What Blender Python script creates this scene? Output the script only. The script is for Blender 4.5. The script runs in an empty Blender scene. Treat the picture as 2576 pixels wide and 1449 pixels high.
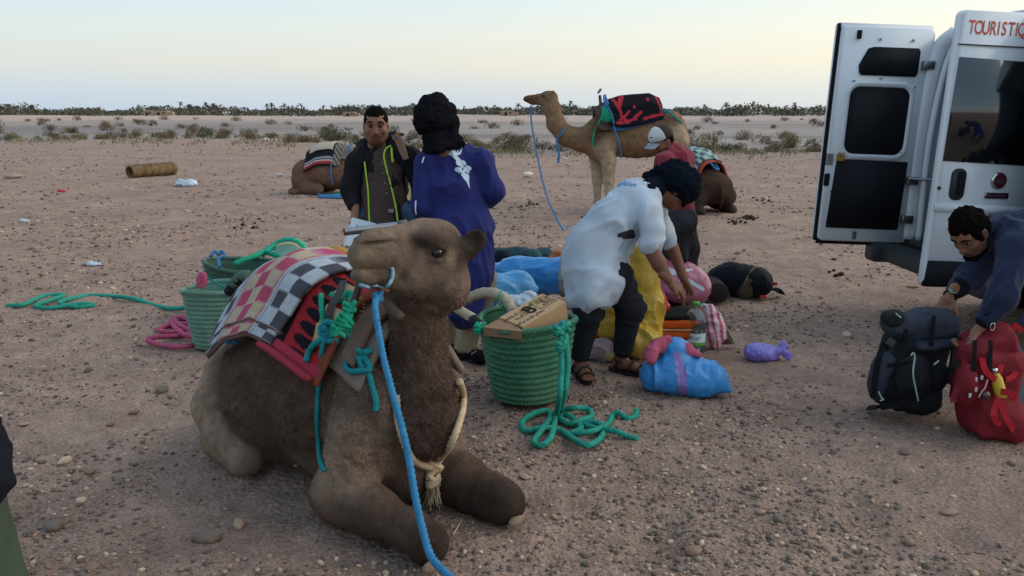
import bpy, bmesh, math, random
import numpy as np
from mathutils import Vector, Matrix

random.seed(7)
RNG = np.random.default_rng(11)
scene = bpy.context.scene
COLL = scene.collection

# ------------------------------------------------------------------ camera
PITCH = math.radians(12.14)
CAM_Z = 1.70
FPX = 3200 * 2576 / 4032          # focal length in the 2576-px-wide survey grid
SP, CP = math.sin(PITCH), math.cos(PITCH)
cam_data = bpy.data.cameras.new('camera')
cam_data.sensor_width = 36.0
cam_data.lens = 36.0 * 3200 / 4032
cam_data.clip_start = 0.05
cam_data.clip_end = 9000
cam = bpy.data.objects.new('camera', cam_data)
cam.location = (0, 0, CAM_Z)
cam.rotation_euler = (math.pi / 2 - PITCH, 0, 0)
COLL.objects.link(cam)
scene.camera = cam

# ------------------------------------------------------------------ sky and sun
SUN_EL, SUN_AZ = math.radians(26.0), math.radians(80.0)   # azimuth clockwise from +Y (towards +X)
world = bpy.data.worlds.new('World')
scene.world = world
world.use_nodes = True
wn, wl = world.node_tree.nodes, world.node_tree.links
wn.clear()
w_out = wn.new('ShaderNodeOutputWorld')
w_bg = wn.new('ShaderNodeBackground')
w_sky = wn.new('ShaderNodeTexSky')
w_sky.sky_type = 'NISHITA'
w_sky.sun_disc = False
w_sky.sun_elevation = SUN_EL
w_sky.sun_rotation = SUN_AZ
w_sky.altitude = 700
w_sky.air_density = 1.0
w_sky.dust_density = 1.2
w_sky.ozone_density = 1.6
# twilight veil: the low sun lights a dusty layer, pale and warm a few degrees up, mauve at the horizon
w_tc = wn.new('ShaderNodeTexCoord')
w_sep = wn.new('ShaderNodeSeparateXYZ')
w_ramp = wn.new('ShaderNodeValToRGB')
w_mix = wn.new('ShaderNodeMixRGB')
w_sc = wn.new('ShaderNodeMixRGB')
wl.new(w_tc.outputs['Generated'], w_sep.inputs[0])
wl.new(w_sep.outputs['Z'], w_ramp.inputs[0])
def s2l(c):
    return c / 12.92 if c <= 0.04045 else ((c + 0.055) / 1.055) ** 2.4
def C(h, a=1.0):
    h = h.lstrip('#')
    return tuple(s2l(int(h[i:i + 2], 16) / 255) for i in (0, 2, 4)) + (a,)
cr = w_ramp.color_ramp
cr.elements[0].position = 0.0
cr.elements[0].color = C('b6c2d1')
cr.elements[1].position = 1.0
cr.elements[1].color = C('a9c2da')
for pos, col in ((0.022, 'bfc7d0'), (0.055, 'd6d2c6'), (0.09, 'd9dad0'), (0.145, 'cdDDe0'), (0.30, 'bed3df')):
    e = cr.elements.new(pos)
    e.color = C(col)
# warmer and brighter towards where the sun went down
w_dot = wn.new('ShaderNodeVectorMath'); w_dot.operation = 'DOT_PRODUCT'
w_dot.inputs[1].default_value = (math.sin(SUN_AZ), math.cos(SUN_AZ), 0)
wl.new(w_tc.outputs['Generated'], w_dot.inputs[0])
w_mr = wn.new('ShaderNodeMapRange')
w_mr.inputs['From Min'].default_value = -.45
w_mr.inputs['From Max'].default_value = 1.0
wl.new(w_dot.outputs['Value'], w_mr.inputs['Value'])
w_az = wn.new('ShaderNodeValToRGB')
w_az.color_ramp.elements[0].color = (.86, .93, 1.0, 1)
w_az.color_ramp.elements[1].color = (1.32, 1.20, .98, 1)
e = w_az.color_ramp.elements.new(.38); e.color = (1.0, 1.0, 1.0, 1)
wl.new(w_mr.outputs[0], w_az.inputs[0])
w_tint = wn.new('ShaderNodeMixRGB'); w_tint.blend_type = 'MULTIPLY'; w_tint.inputs[0].default_value = 1.0
wl.new(w_ramp.outputs[0], w_tint.inputs[1]); wl.new(w_az.outputs[0], w_tint.inputs[2])
w_sc.blend_type = 'MULTIPLY'
w_sc.inputs[0].default_value = 1.0
SKY_STRENGTH = 0.10
w_sc.inputs[2].default_value = (0.82 / SKY_STRENGTH,) * 3 + (1,)
wl.new(w_tint.outputs[0], w_sc.inputs[1])
w_mix.inputs[0].default_value = 0.85
wl.new(w_sky.outputs[0], w_mix.inputs[1])
wl.new(w_sc.outputs[0], w_mix.inputs[2])
wl.new(w_mix.outputs[0], w_bg.inputs[0])
w_bg.inputs[1].default_value = SKY_STRENGTH
wl.new(w_bg.outputs[0], w_out.inputs[0])

sun_data = bpy.data.lights.new('sun', 'SUN')
sun_data.energy = 1.5
sun_data.angle = math.radians(75)
sun_data.color = (1.0, 0.90, 0.80)
sun = bpy.data.objects.new('sun', sun_data)
COLL.objects.link(sun)
_sd = Vector((math.sin(SUN_AZ) * math.cos(SUN_EL), math.cos(SUN_AZ) * math.cos(SUN_EL), math.sin(SUN_EL)))
sun.rotation_euler = _sd.to_track_quat('Z', 'Y').to_euler()
sun.location = _sd * 30

scene.view_settings.view_transform = 'Standard'
scene.view_settings.look = 'None'
scene.view_settings.exposure = 0.65
scene.view_settings.gamma = 1.0
scene.render.engine = 'CYCLES'
scene.cycles.max_bounces = 6
scene.cycles.transparent_max_bounces = 12
# ------------------------------------------------------------------ helpers: survey points
def ray(x, y):
    u = (x - 1288) / FPX
    v = (y - 724.5) / FPX
    return np.array((u, CP - v * SP, -SP - v * CP))
def W(x, y, d):                       # survey pixel at camera depth d -> point in the place
    return ray(x, y) * d + np.array((0, 0, CAM_Z))
def G(x, y, z=0.0):                   # survey pixel on the ground
    r = ray(x, y)
    return W(x, y, (z - CAM_Z) / r[2])
def A(*p):
    return np.array(p, dtype=float)
def nrm(v):
    v = np.asarray(v, float)
    return v / (np.linalg.norm(v) + 1e-12)
def frame(fwd, up=(0, 0, 1)):         # columns: forward, left, up
    f = nrm(fwd)
    l = nrm(np.cross(up, f))
    u = np.cross(f, l)
    return np.stack([f, l, u], 1)

# ------------------------------------------------------------------ noise
def _hash(ix, iy, iz, s):
    h = (ix.astype(np.uint32) * np.uint32(374761393) + iy.astype(np.uint32) * np.uint32(668265263)
         + iz.astype(np.uint32) * np.uint32(2246822519) + np.uint32(s * 3266489917 & 0xffffffff))
    h = (h ^ (h >> np.uint32(13))) * np.uint32(1274126177)
    h = h ^ (h >> np.uint32(16))
    return h.astype(np.float64) / 2147483647.5 - 1.0
def vnoise(p, s=0):
    p = np.asarray(p, float)
    i = np.floor(p).astype(np.int64)
    f = p - i
    f = f * f * f * (f * (f * 6 - 15) + 10)
    r = 0
    for dx in (0, 1):
        wx = f[:, 0] if dx else 1 - f[:, 0]
        for dy in (0, 1):
            wy = f[:, 1] if dy else 1 - f[:, 1]
            for dz in (0, 1):
                wz = f[:, 2] if dz else 1 - f[:, 2]
                r = r + wx * wy * wz * _hash(i[:, 0] + dx, i[:, 1] + dy, i[:, 2] + dz, s)
    return r
def fbm(p, octv=4, s=0, gain=0.5):
    p = np.asarray(p, float)
    r, a, t = 0, 1.0, 0
    for o in range(octv):
        r = r + a * vnoise(p * 2.0 ** o + o * 17.3, s + o)
        t += a
        a *= gain
    return r / t

# ------------------------------------------------------------------ objects
def _tag(o, label=None, cat=None, group=None, kind=None):
    if label: o['label'] = label
    if cat: o['category'] = cat
    if group: o['group'] = group
    if kind: o['kind'] = kind
    return o
def thing(name, label, cat, loc, group=None):
    o = bpy.data.objects.new(name, None)
    o.empty_display_size = 0.1
    o.location = tuple(loc)
    COLL.objects.link(o)
    return _tag(o, label, cat, group)
def root_loc(o):
    while o.parent: o = o.parent
    return np.array(o.location)
def mesh_data(name, V, F, col=None, smooth=True, fmat=None):
    me = bpy.data.meshes.new(name)
    V = np.asarray(V, np.float32)
    if isinstance(F, np.ndarray):
        n = F.shape[1]
        me.vertices.add(len(V))
        me.vertices.foreach_set('co', V.ravel())
        me.loops.add(F.size)
        me.loops.foreach_set('vertex_index', F.ravel().astype(np.int32))
        me.polygons.add(len(F))
        me.polygons.foreach_set('loop_start', np.arange(0, F.size, n, dtype=np.int32))
        me.update(calc_edges=True)
    else:
        me.from_pydata(V.tolist(), [], [list(map(int, f)) for f in F])
    if col is not None:
        col = np.asarray(col, np.float32)
        if col.shape[1] == 3:
            col = np.concatenate([col, np.ones((len(col), 1), np.float32)], 1)
        at = me.color_attributes.new('Col', 'FLOAT_COLOR', 'POINT')
        at.data.foreach_set('color', col.ravel())
    if smooth:
        me.polygons.foreach_set('use_smooth', np.ones(len(me.polygons), bool))
    if fmat is not None:
        me.polygons.foreach_set('material_index', np.asarray(fmat, np.int32))
    me.validate(clean_customdata=False)
    me.update()
    return me
def add(name, geo, mat, parent=None, col=None, smooth=True, loc=None, label=None, cat=None, group=None, kind=None):
    """Link one mesh object; coordinates of geo are in the place, stored relative to the thing's base."""
    V, F = np.asarray(geo[0], float), geo[1]
    if col is None and len(geo) > 2: col = geo[2]
    fmat = geo[3] if len(geo) > 3 else None
    if 'strap' in name or name in ('back_panel', 'red_tab', 'buckle'): smooth = False
    base = root_loc(parent) if parent is not None else (np.array(loc) if loc is not None else np.zeros(3))
    me = mesh_data(name, V - base, F, col, smooth, fmat)
    for m in (mat if isinstance(mat, (list, tuple)) else [mat]):
        me.materials.append(m)
    o = bpy.data.objects.new(name, me)
    if parent is not None: o.parent = parent
    else: o.location = tuple(base)
    COLL.objects.link(o)
    return _tag(o, label, cat, group, kind)
def join(*gs):
    Vs, Fs, Cs, n = [], [], [], 0
    hasc = any(len(g) > 2 and g[2] is not None for g in gs)
    for g in gs:
        V = np.asarray(g[0], float)
        Vs.append(V)
        Fs += [tuple(int(i) + n for i in f) for f in (g[1].tolist() if isinstance(g[1], np.ndarray) else g[1])]
        if hasc:
            Cs.append(np.asarray(g[2]) if len(g) > 2 and g[2] is not None else np.full((len(V), 3), .5))
        n += len(V)
    return (np.concatenate(Vs), Fs, np.concatenate(Cs)) if hasc else (np.concatenate(Vs), Fs)
def paint(g, c):
    return (g[0], g[1], np.tile(np.array(c[:3]), (len(g[0]), 1)))
def copy_tree(o, parent=None):
    c = o.copy()
    COLL.objects.link(c)
    c.parent = parent
    for ch in list(o.children): copy_tree(ch, c)
    return c

# ------------------------------------------------------------------ shapes
def box(c, h, R=None, bev=0.0, seg=1):
    bm = bmesh.new()
    bmesh.ops.create_cube(bm, size=2)
    for v in bm.verts: v.co = Vector((v.co.x * h[0], v.co.y * h[1], v.co.z * h[2]))
    if bev > 0: bmesh.ops.bevel(bm, geom=bm.edges[:], offset=bev, segments=seg, profile=.5, affect='EDGES')
    V = np.array([v.co[:] for v in bm.verts])
    bm.verts.index_update()
    F = [[v.index for v in f.verts] for f in bm.faces]
    bm.free()
    if R is not None: V = V @ np.asarray(R).T
    return V + np.asarray(c, float), F
def spline(pts, step, closed=False):
    P = [np.asarray(p, float) for p in pts]
    if len(P) == 2:
        n = max(2, int(np.linalg.norm(P[1] - P[0]) / step) + 1)
        return np.array([P[0] + (P[1] - P[0]) * t for t in np.linspace(0, 1, n)])
    Q = [2 * P[0] - P[1]] + P + [2 * P[-1] - P[-2]]
    out = []
    for i in range(1, len(Q) - 2):
        p0, p1, p2, p3 = Q[i - 1:i + 3]
        n = max(1, int(np.linalg.norm(p2 - p1) / step + .5))
        for k in range(n):
            t = k / n
            out.append(.5 * (2 * p1 + (p2 - p0) * t + (2 * p0 - 5 * p1 + 4 * p2 - p3) * t * t + (3 * p1 - p0 - 3 * p2 + p3) * t ** 3))
    out.append(P[-1])
    return np.array(out)
def _frames(S, up=None):
    T = np.gradient(S, axis=0)
    T /= np.linalg.norm(T, axis=1)[:, None] + 1e-12
    N = np.zeros_like(S)
    if up is not None:
        u = np.broadcast_to(np.asarray(up, float), S.shape)
        N = np.cross(u, T)
        N /= np.linalg.norm(N, axis=1)[:, None] + 1e-9
    else:
        a = A(0, 0, 1) if abs(T[0, 2]) < .9 else A(1, 0, 0)
        n = nrm(np.cross(a, T[0]))
        for i in range(len(S)):
            n = n - T[i] * (n @ T[i])
            n = nrm(n)
            N[i] = n
    return T, N, np.cross(T, N)
def tube(pts, r, n=8, step=None, strands=0, pitch=6.0, depth=.22, cap=True, wob=0.0):
    """Swept tube; with strands > 0 a laid rope whose strands twist round each other."""
    r0 = np.max(r)
    S = spline(pts, step or r0)
    m = len(S)
    T, N, B = _frames(S)
    R = np.interp(np.linspace(0, 1, m), np.linspace(0, 1, len(r)), r) if np.ndim(r) else np.full(m, float(r))
    L = np.concatenate([[0], np.cumsum(np.linalg.norm(np.diff(S, axis=0), axis=1))])
    th = np.linspace(0, 2 * np.pi, n, endpoint=False)
    tt = th[None, :] + np.zeros((m, 1))
    rr = np.repeat(R[:, None], n, 1)
    if strands:
        rr = rr * (1 - depth + depth * np.abs(np.cos(strands * .5 * (tt - L[:, None] / (r0 * pitch) * 2 * np.pi))) * 1.3)
    if wob:
        rr = rr * (1 + wob * vnoise(np.stack([np.repeat(L[:, None], n, 1).ravel() / r0 * .6, tt.ravel() * 1.5, np.zeros(m * n)], 1), 3).reshape(m, n))
    V = S[:, None, :] + rr[..., None] * (np.cos(tt)[..., None] * N[:, None, :] + np.sin(tt)[..., None] * B[:, None, :])
    V = V.reshape(-1, 3)
    i = np.arange(m - 1)[:, None] * n
    j = np.arange(n)[None, :]
    k = (j + 1) % n
    F = np.stack([i + j, i + k, i + n + k, i + n + j], -1).reshape(-1, 4).tolist()
    if cap:
        V = np.concatenate([V, S[:1], S[-1:]])
        c0, c1 = m * n, m * n + 1
        for q in range(n):
            F.append([c0, (q + 1) % n, q])
            F.append([c1, (m - 1) * n + q, (m - 1) * n + (q + 1) % n])
    return V, F
def strap(pts, w, t, up=(0, 0, 1), step=.03, wave=0.0):
    """Flat webbing swept along a path; width lies across the path and up."""
    S = spline(pts, step)
    T, N, B = _frames(S, up)
    wv = np.interp(np.linspace(0, 1, len(S)), np.linspace(0, 1, len(w)), w) if np.ndim(w) else np.full(len(S), float(w))
    a = N * (wv / 2)[:, None]
    b = B * t / 2
    if wave: S = S + B * (np.sin(np.arange(len(S)) * .9) * wave)[:, None]
    V = np.stack([S - a - b, S + a - b, S + a + b, S - a + b], 1).reshape(-1, 3)
    F = []
    m = len(S)
    for i in range(m - 1):
        for j in range(4):
            k = (j + 1) % 4
            F.append([i * 4 + j, i * 4 + k, i * 4 + 4 + k, i * 4 + 4 + j])
    F += [[3, 2, 1, 0], [m * 4 - 4, m * 4 - 3, m * 4 - 2, m * 4 - 1]]
    return V, F
def lathe(prof, n=32, c=(0, 0, 0), R=None, sx=1.0, sy=1.0, fn=None, cap=True):
    prof = np.asarray(prof, float)
    m = len(prof)
    th = np.linspace(0, 2 * np.pi, n, endpoint=False)
    V = np.stack([prof[:, :1] * np.cos(th) * sx, prof[:, :1] * np.sin(th) * sy, np.repeat(prof[:, 1:2], n, 1)], -1)
    if fn is not None: V = fn(V, th)
    V = V.reshape(-1, 3)
    F = []
    for i in range(m - 1):
        for j in range(n):
            k = (j + 1) % n
            F.append([i * n + j, i * n + k, i * n + n + k, i * n + n + j])
    if cap:
        F.append(list(range(n - 1, -1, -1)))
        F.append([(m - 1) * n + j for j in range(n)])
    if R is not None: V = V @ np.asarray(R).T
    return V + np.asarray(c, float), F
def sheet(P, thick=0.0):
    """P: (nu, nv, 3) grid of points -> surface, doubled to a thickness along its normals."""
    nu, nv = P.shape[:2]
    V = P.reshape(-1, 3)
    i = np.arange(nu - 1)[:, None] * nv
    j = np.arange(nv - 1)[None, :]
    F = np.stack([i + j, i + j + 1, i + nv + j + 1, i + nv + j], -1).reshape(-1, 4)
    if thick:
        du = np.gradient(P, axis=0)
        dv = np.gradient(P, axis=1)
        N = np.cross(du, dv)
        N /= np.linalg.norm(N, axis=2)[..., None] + 1e-12
        V2 = (P - N * thick).reshape(-1, 3)
        n = len(V)
        F2 = F[:, ::-1] + n
        rim = list(range(nv)) + [k * nv + nv - 1 for k in range(1, nu)] + [(nu - 1) * nv + k for k in range(nv - 2, -1, -1)] + [k * nv for k in range(nu - 2, 0, -1)]
        E = [[rim[q], rim[(q + 1) % len(rim)]] for q in range(len(rim))]
        F3 = np.array([[b, a, a + n, b + n] for a, b in E])
        V = np.concatenate([V, V2])
        F = np.concatenate([F, F2, F3])
    return V, F
def ico(sub=1, r=1.0):
    bm = bmesh.new()
    bmesh.ops.create_icosphere(bm, subdivisions=sub, radius=r)
    bm.verts.index_update()
    V = np.array([v.co[:] for v in bm.verts])
    F = np.array([[v.index for v in f.verts] for f in bm.faces])
    bm.free()
    return V, F
def normals(V, F):
    F = np.asarray(F)
    N = np.zeros_like(V)
    a, b, c = V[F[:, 0]], V[F[:, 1]], V[F[:, 2]]
    fn = np.cross(b - a, c - a)
    if F.shape[1] == 4: fn = fn + np.cross(c - a, V[F[:, 3]] - a)
    for k in range(F.shape[1]): np.add.at(N, F[:, k], fn)
    return N / (np.linalg.norm(N, axis=1)[:, None] + 1e-12)

# ------------------------------------------------------------------ implicit sculpting: smooth unions of tapered limbs
class Sculpt:
    def __init__(s, k=.03):
        s.P, s.k = [], k
    def _push(s, fn, lo, hi, col, k, op):
        s.P.append((fn, np.asarray(lo, float), np.asarray(hi, float), col, s.k if k is None else k, op))
        return s
    def cone(s, a, b, ra, rb=None, col=None, k=None, op='u'):
        a, b = np.asarray(a, float), np.asarray(b, float)
        rb = ra if rb is None else rb
        ab = b - a
        L2 = ab @ ab + 1e-12
        def fn(p):
            t = np.clip(((p - a) @ ab) / L2, 0, 1)
            return np.linalg.norm(p - a - t[:, None] * ab, axis=1) - (ra + (rb - ra) * t)
        R = max(ra, rb)
        return s._push(fn, np.minimum(a, b) - R, np.maximum(a, b) + R, col, k, op)
    def chain(s, pts, rs, col=None, k=None, op='u'):
        for i in range(len(pts) - 1): s.cone(pts[i], pts[i + 1], rs[i], rs[i + 1], col, k, op)
        return s
    def ell(s, c, r, col=None, R=None, k=None, op='u'):
        c, r = np.asarray(c, float), np.asarray(r, float)
        M = np.eye(3) if R is None else np.asarray(R)
        def fn(p):
            q = (p - c) @ M
            k0 = np.linalg.norm(q / r, axis=1)
            k1 = np.linalg.norm(q / (r * r), axis=1)
            return k0 * (k0 - 1) / (k1 + 1e-9)
        m = np.max(r) if R is not None else r
        return s._push(fn, c - m, c + m, col, k, op)
    def flat(s, a, b, wa, wb, side, col=None, k=None, op='u'):
        """tapered limb of elliptic section: wa, wb = (half width along side, half height)"""
        a, b = np.asarray(a, float), np.asarray(b, float)
        ab = b - a
        L = np.linalg.norm(ab)
        t_ = ab / L
        x_ = nrm(np.asarray(side, float) - t_ * (np.asarray(side, float) @ t_))
        y_ = np.cross(t_, x_)
        def fn(p):
            q = p - a
            z = q @ t_
            t = np.clip(z / L, 0, 1)
            w = wa[0] + (wb[0] - wa[0]) * t
            h = wa[1] + (wb[1] - wa[1]) * t
            m = np.minimum(w, h)
            dz = z - np.clip(z, 0, L)
            return (np.sqrt((q @ x_ / w) ** 2 + (q @ y_ / h) ** 2 + (dz / m) ** 2) - 1) * m
        R = max(*wa, *wb)
        return s._push(fn, np.minimum(a, b) - R, np.maximum(a, b) + R, col, k, op)
    def box(s, c, h, rd=.01, col=None, R=None, k=None, op='u'):
        c, h = np.asarray(c, float), np.asarray(h, float)
        M = np.eye(3) if R is None else np.asarray(R)
        def fn(p):
            q = np.abs((p - c) @ M) - (h - rd)
            return np.linalg.norm(np.maximum(q, 0), axis=1) + np.minimum(q.max(1), 0) - rd
        m = np.abs(M) @ h
        return s._push(fn, c - m, c + m, col, k, op)
    def mesh(s, vox, disp=None, cblend=.012, floor=None, smooth=0):
        lo = np.min([p[1] for p in s.P if p[5] == 'u'], 0) - 4 * vox - .02
        hi = np.max([p[2] for p in s.P if p[5] == 'u'], 0) + 4 * vox + .02
        n = np.ceil((hi - lo) / vox).astype(int) + 1
        f = np.full(n, 5.0, np.float32)
        ax = [lo[i] + vox * np.arange(n[i]) for i in range(3)]
        for fn, plo, phi, col, k, op in s.P:
            m = k + 3 * vox
            i0 = np.maximum(((plo - m - lo) / vox).astype(int), 0)
            i1 = np.minimum(((phi + m - lo) / vox).astype(int) + 2, n)
            if np.any(i1 <= i0): continue
            sl = tuple(slice(i0[i], i1[i]) for i in range(3))
            g = np.stack(np.meshgrid(*[ax[i][sl[i]] for i in range(3)], indexing='ij'), -1).reshape(-1, 3)
            d = fn(g).reshape([i1[i] - i0[i] for i in range(3)]).astype(np.float32)
            cur = f[sl]
            if op == 'u':
                h = np.maximum(k - np.abs(cur - d), 0) / k
                f[sl] = np.minimum(cur, d) - h * h * k * .25
            else:
                d = -d
                h = np.maximum(k - np.abs(cur - d), 0) / k
                f[sl] = np.maximum(cur, d) + h * h * k * .25
        if floor is not None:
            zz = (floor - ax[2])[None, None, :].astype(np.float32)
            f = np.maximum(f, zz)
        V, F = surface_nets(f, lo, vox)
        cols = None
        if any(p[3] is not None for p in s.P):
            wsum = np.full(len(V), 1e-9)
            cols = np.zeros((len(V), 3))
            for fn, plo, phi, col, k, op in s.P:
                if col is None: continue
                sel = np.all((V > plo - .1) & (V < phi + .1), axis=1)
                if not sel.any(): continue
                d = fn(V[sel])
                w = np.exp(-np.maximum(np.abs(d) if op != 'u' else d, 0) / cblend) * (3.0 if op != 'u' else 1.0)
                wsum[sel] += w
                cols[sel] += w[:, None] * np.array(col[:3])
            cols /= wsum[:, None]
        if disp is not None:
            N = normals(V, F)
            V = V + N * disp(V, N)[:, None]
            if smooth: V = relax(V, F, smooth)
        return V, F, cols
def relax(V, F, it=1, lam=.6):
    n = len(V); a = np.concatenate([F[:, k] for k in range(4)]); b = np.concatenate([F[:, (k + 1) % 4] for k in range(4)])
    cnt = np.bincount(a, minlength=n) + np.bincount(b, minlength=n)
    for _ in range(it):
        M = np.stack([np.bincount(a, V[b, q], n) + np.bincount(b, V[a, q], n) for q in range(3)], 1) / np.maximum(cnt, 1)[:, None]
        V = V + lam * (M - V)
    return V
_CORN = [(i, j, k) for i in (0, 1) for j in (0, 1) for k in (0, 1)]
def surface_nets(f, o, h):
    ins = f < 0
    nx, ny, nz = f.shape
    c = np.zeros((nx - 1, ny - 1, nz - 1), np.int8)
    for i, j, k in _CORN: c += ins[i:nx - 1 + i, j:ny - 1 + j, k:nz - 1 + k]
    act = (c > 0) & (c < 8)
    I = np.argwhere(act)
    idx = np.full(act.shape, -1, np.int64)
    idx[act] = np.arange(len(I))
    acc = np.zeros((len(I), 3))
    cnt = np.zeros(len(I))
    for a in _CORN:
        for x in range(3):
            if a[x]: continue
            b = list(a)
            b[x] = 1
            fa = f[I[:, 0] + a[0], I[:, 1] + a[1], I[:, 2] + a[2]]
            fb = f[I[:, 0] + b[0], I[:, 1] + b[1], I[:, 2] + b[2]]
            m = (fa < 0) != (fb < 0)
            t = np.where(m, fa / np.where(m, fa - fb, 1), 0)
            q = np.tile(np.array(a, float), (len(I), 1))
            q[:, x] += t
            acc[m] += q[m]
            cnt[m] += 1
    V = o + h * (I + acc / cnt[:, None])
    Q = []
    for x in range(3):
        s0 = [slice(1, -1)] * 3
        s1 = [slice(1, -1)] * 3
        s0[x] = slice(0, -1)
        s1[x] = slice(1, None)
        a, b = ins[tuple(s0)], ins[tuple(s1)]
        E = np.argwhere(a != b)
        flip = a[tuple(E.T)]
        E = E + 1
        E[:, x] -= 1
        y, z = (x + 1) % 3, (x + 2) % 3
        def cell(dy, dz):
            K = E.copy()
            K[:, y] += dy
            K[:, z] += dz
            return idx[K[:, 0], K[:, 1], K[:, 2]]
        q = np.stack([cell(-1, -1), cell(0, -1), cell(0, 0), cell(-1, 0)], 1)
        q[~flip] = q[~flip][:, ::-1]
        Q.append(q)
    F = np.concatenate(Q)
    return V, F[(F >= 0).all(1)]

# ------------------------------------------------------------------ materials
def material(name, color=None, rough=.8, vary=.15, vscale=8.0, bump=.2, bscale=60.0, bdist=.004, attr=False,
             metal=0.0, spec=.3, sheen=0.0, alpha=1.0, trans=0.0, subsurf=0.0, weave=0.0, coat=0.0, dust=None, dustamt=.0, aniso=None, ior=1.45, crease=0.0):
    m = bpy.data.materials.new(name)
    m.use_nodes = True
    nt = m.node_tree
    N, L = nt.nodes, nt.links
    b = N['Principled BSDF']
    tc = N.new('ShaderNodeTexCoord')
    mp = N.new('ShaderNodeMapping')
    L.new(tc.outputs['Object'], mp.inputs[0])
    if aniso: mp.inputs['Scale'].default_value = aniso
    if attr:
        src = N.new('ShaderNodeVertexColor')
        src.layer_name = 'Col'
        out = src.outputs['Color']
    else:
        src = N.new('ShaderNodeRGB')
        src.outputs[0].default_value = color
        out = src.outputs[0]
    if vary > 0:
        n1 = N.new('ShaderNodeTexNoise')
        n1.inputs['Scale'].default_value = vscale
        n1.inputs['Detail'].default_value = 6
        n1.inputs['Roughness'].default_value = .6
        L.new(tc.outputs['Object'], n1.inputs['Vector'])
        mr = N.new('ShaderNodeMapRange')
        mr.inputs['From Min'].default_value = .25
        mr.inputs['From Max'].default_value = .75
        mr.inputs['To Min'].default_value = 1 - vary
        mr.inputs['To Max'].default_value = 1 + vary
        L.new(n1.outputs['Fac'], mr.inputs['Value'])
        mx = N.new('ShaderNodeMixRGB')
        mx.blend_type = 'MULTIPLY'
        mx.inputs[0].default_value = 1
        L.new(out, mx.inputs[1])
        L.new(mr.outputs[0], mx.inputs[2])
        out = mx.outputs[0]
    if dust is not None:
        n2 = N.new('ShaderNodeTexNoise')
        n2.inputs['Scale'].default_value = 3.5
        n2.inputs['Detail'].default_value = 8
        L.new(tc.outputs['Object'], n2.inputs['Vector'])
        m2 = N.new('ShaderNodeMapRange')
        m2.inputs['From Min'].default_value = .42
        m2.inputs['From Max'].default_value = .72
        m2.inputs['To Max'].default_value = dustamt
        L.new(n2.outputs['Fac'], m2.inputs['Value'])
        mx = N.new('ShaderNodeMixRGB')
        L.new(m2.outputs[0], mx.inputs[0])
        L.new(out, mx.inputs[1])
        mx.inputs[2].default_value = dust
        out = mx.outputs[0]
    L.new(out, b.inputs['Base Color'])
    b.inputs['Roughness'].default_value = rough
    b.inputs['Metallic'].default_value = metal
    b.inputs['Specular IOR Level'].default_value = spec
    b.inputs['IOR'].default_value = ior
    if sheen:
        b.inputs['Sheen Weight'].default_value = sheen
        b.inputs['Sheen Roughness'].default_value = .5
    if subsurf:
        b.inputs['Subsurface Weight'].default_value = subsurf
        b.inputs['Subsurface Radius'].default_value = (.012, .005, .003)
        b.inputs['Subsurface Scale'].default_value = 1.0
    if trans: b.inputs['Transmission Weight'].default_value = trans
    if alpha < 1: b.inputs['Alpha'].default_value = alpha
    if coat: b.inputs['Coat Weight'].default_value = coat
    if bump > 0:
        n3 = N.new('ShaderNodeTexNoise')
        n3.inputs['Scale'].default_value = bscale
        n3.inputs['Detail'].default_value = 5
        n3.inputs['Roughness'].default_value = .65
        L.new(mp.outputs[0], n3.inputs['Vector'])
        bp = N.new('ShaderNodeBump')
        bp.inputs['Strength'].default_value = bump
        bp.inputs['Distance'].default_value = bdist
        hout = n3.outputs['Fac']
        if crease:                       # sharp creases: folded noise
            n4 = N.new('ShaderNodeTexNoise')
            n4.inputs['Scale'].default_value = crease
            n4.inputs['Detail'].default_value = 4
            L.new(mp.outputs[0], n4.inputs['Vector'])
            su = N.new('ShaderNodeMath'); su.operation = 'SUBTRACT'; su.inputs[1].default_value = .5
            ab = N.new('ShaderNodeMath'); ab.operation = 'ABSOLUTE'
            ml = N.new('ShaderNodeMath'); ml.operation = 'MULTIPLY_ADD'; ml.inputs[1].default_value = -3.0
            L.new(n4.outputs['Fac'], su.inputs[0]); L.new(su.outputs[0], ab.inputs[0]); L.new(ab.outputs[0], ml.inputs[0]); L.new(hout, ml.inputs[2])
            hout = ml.outputs[0]
        if weave:
            wv = N.new('ShaderNodeTexVoronoi')
            wv.inputs['Scale'].default_value = weave
            L.new(tc.outputs['Object'], wv.inputs['Vector'])
            ad = N.new('ShaderNodeMath')
            L.new(hout, ad.inputs[0])
            L.new(wv.outputs['Distance'], ad.inputs[1])
            hout = ad.outputs[0]
        L.new(hout, bp.inputs['Height'])
        L.new(bp.outputs[0], b.inputs['Normal'])
    return m
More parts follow.
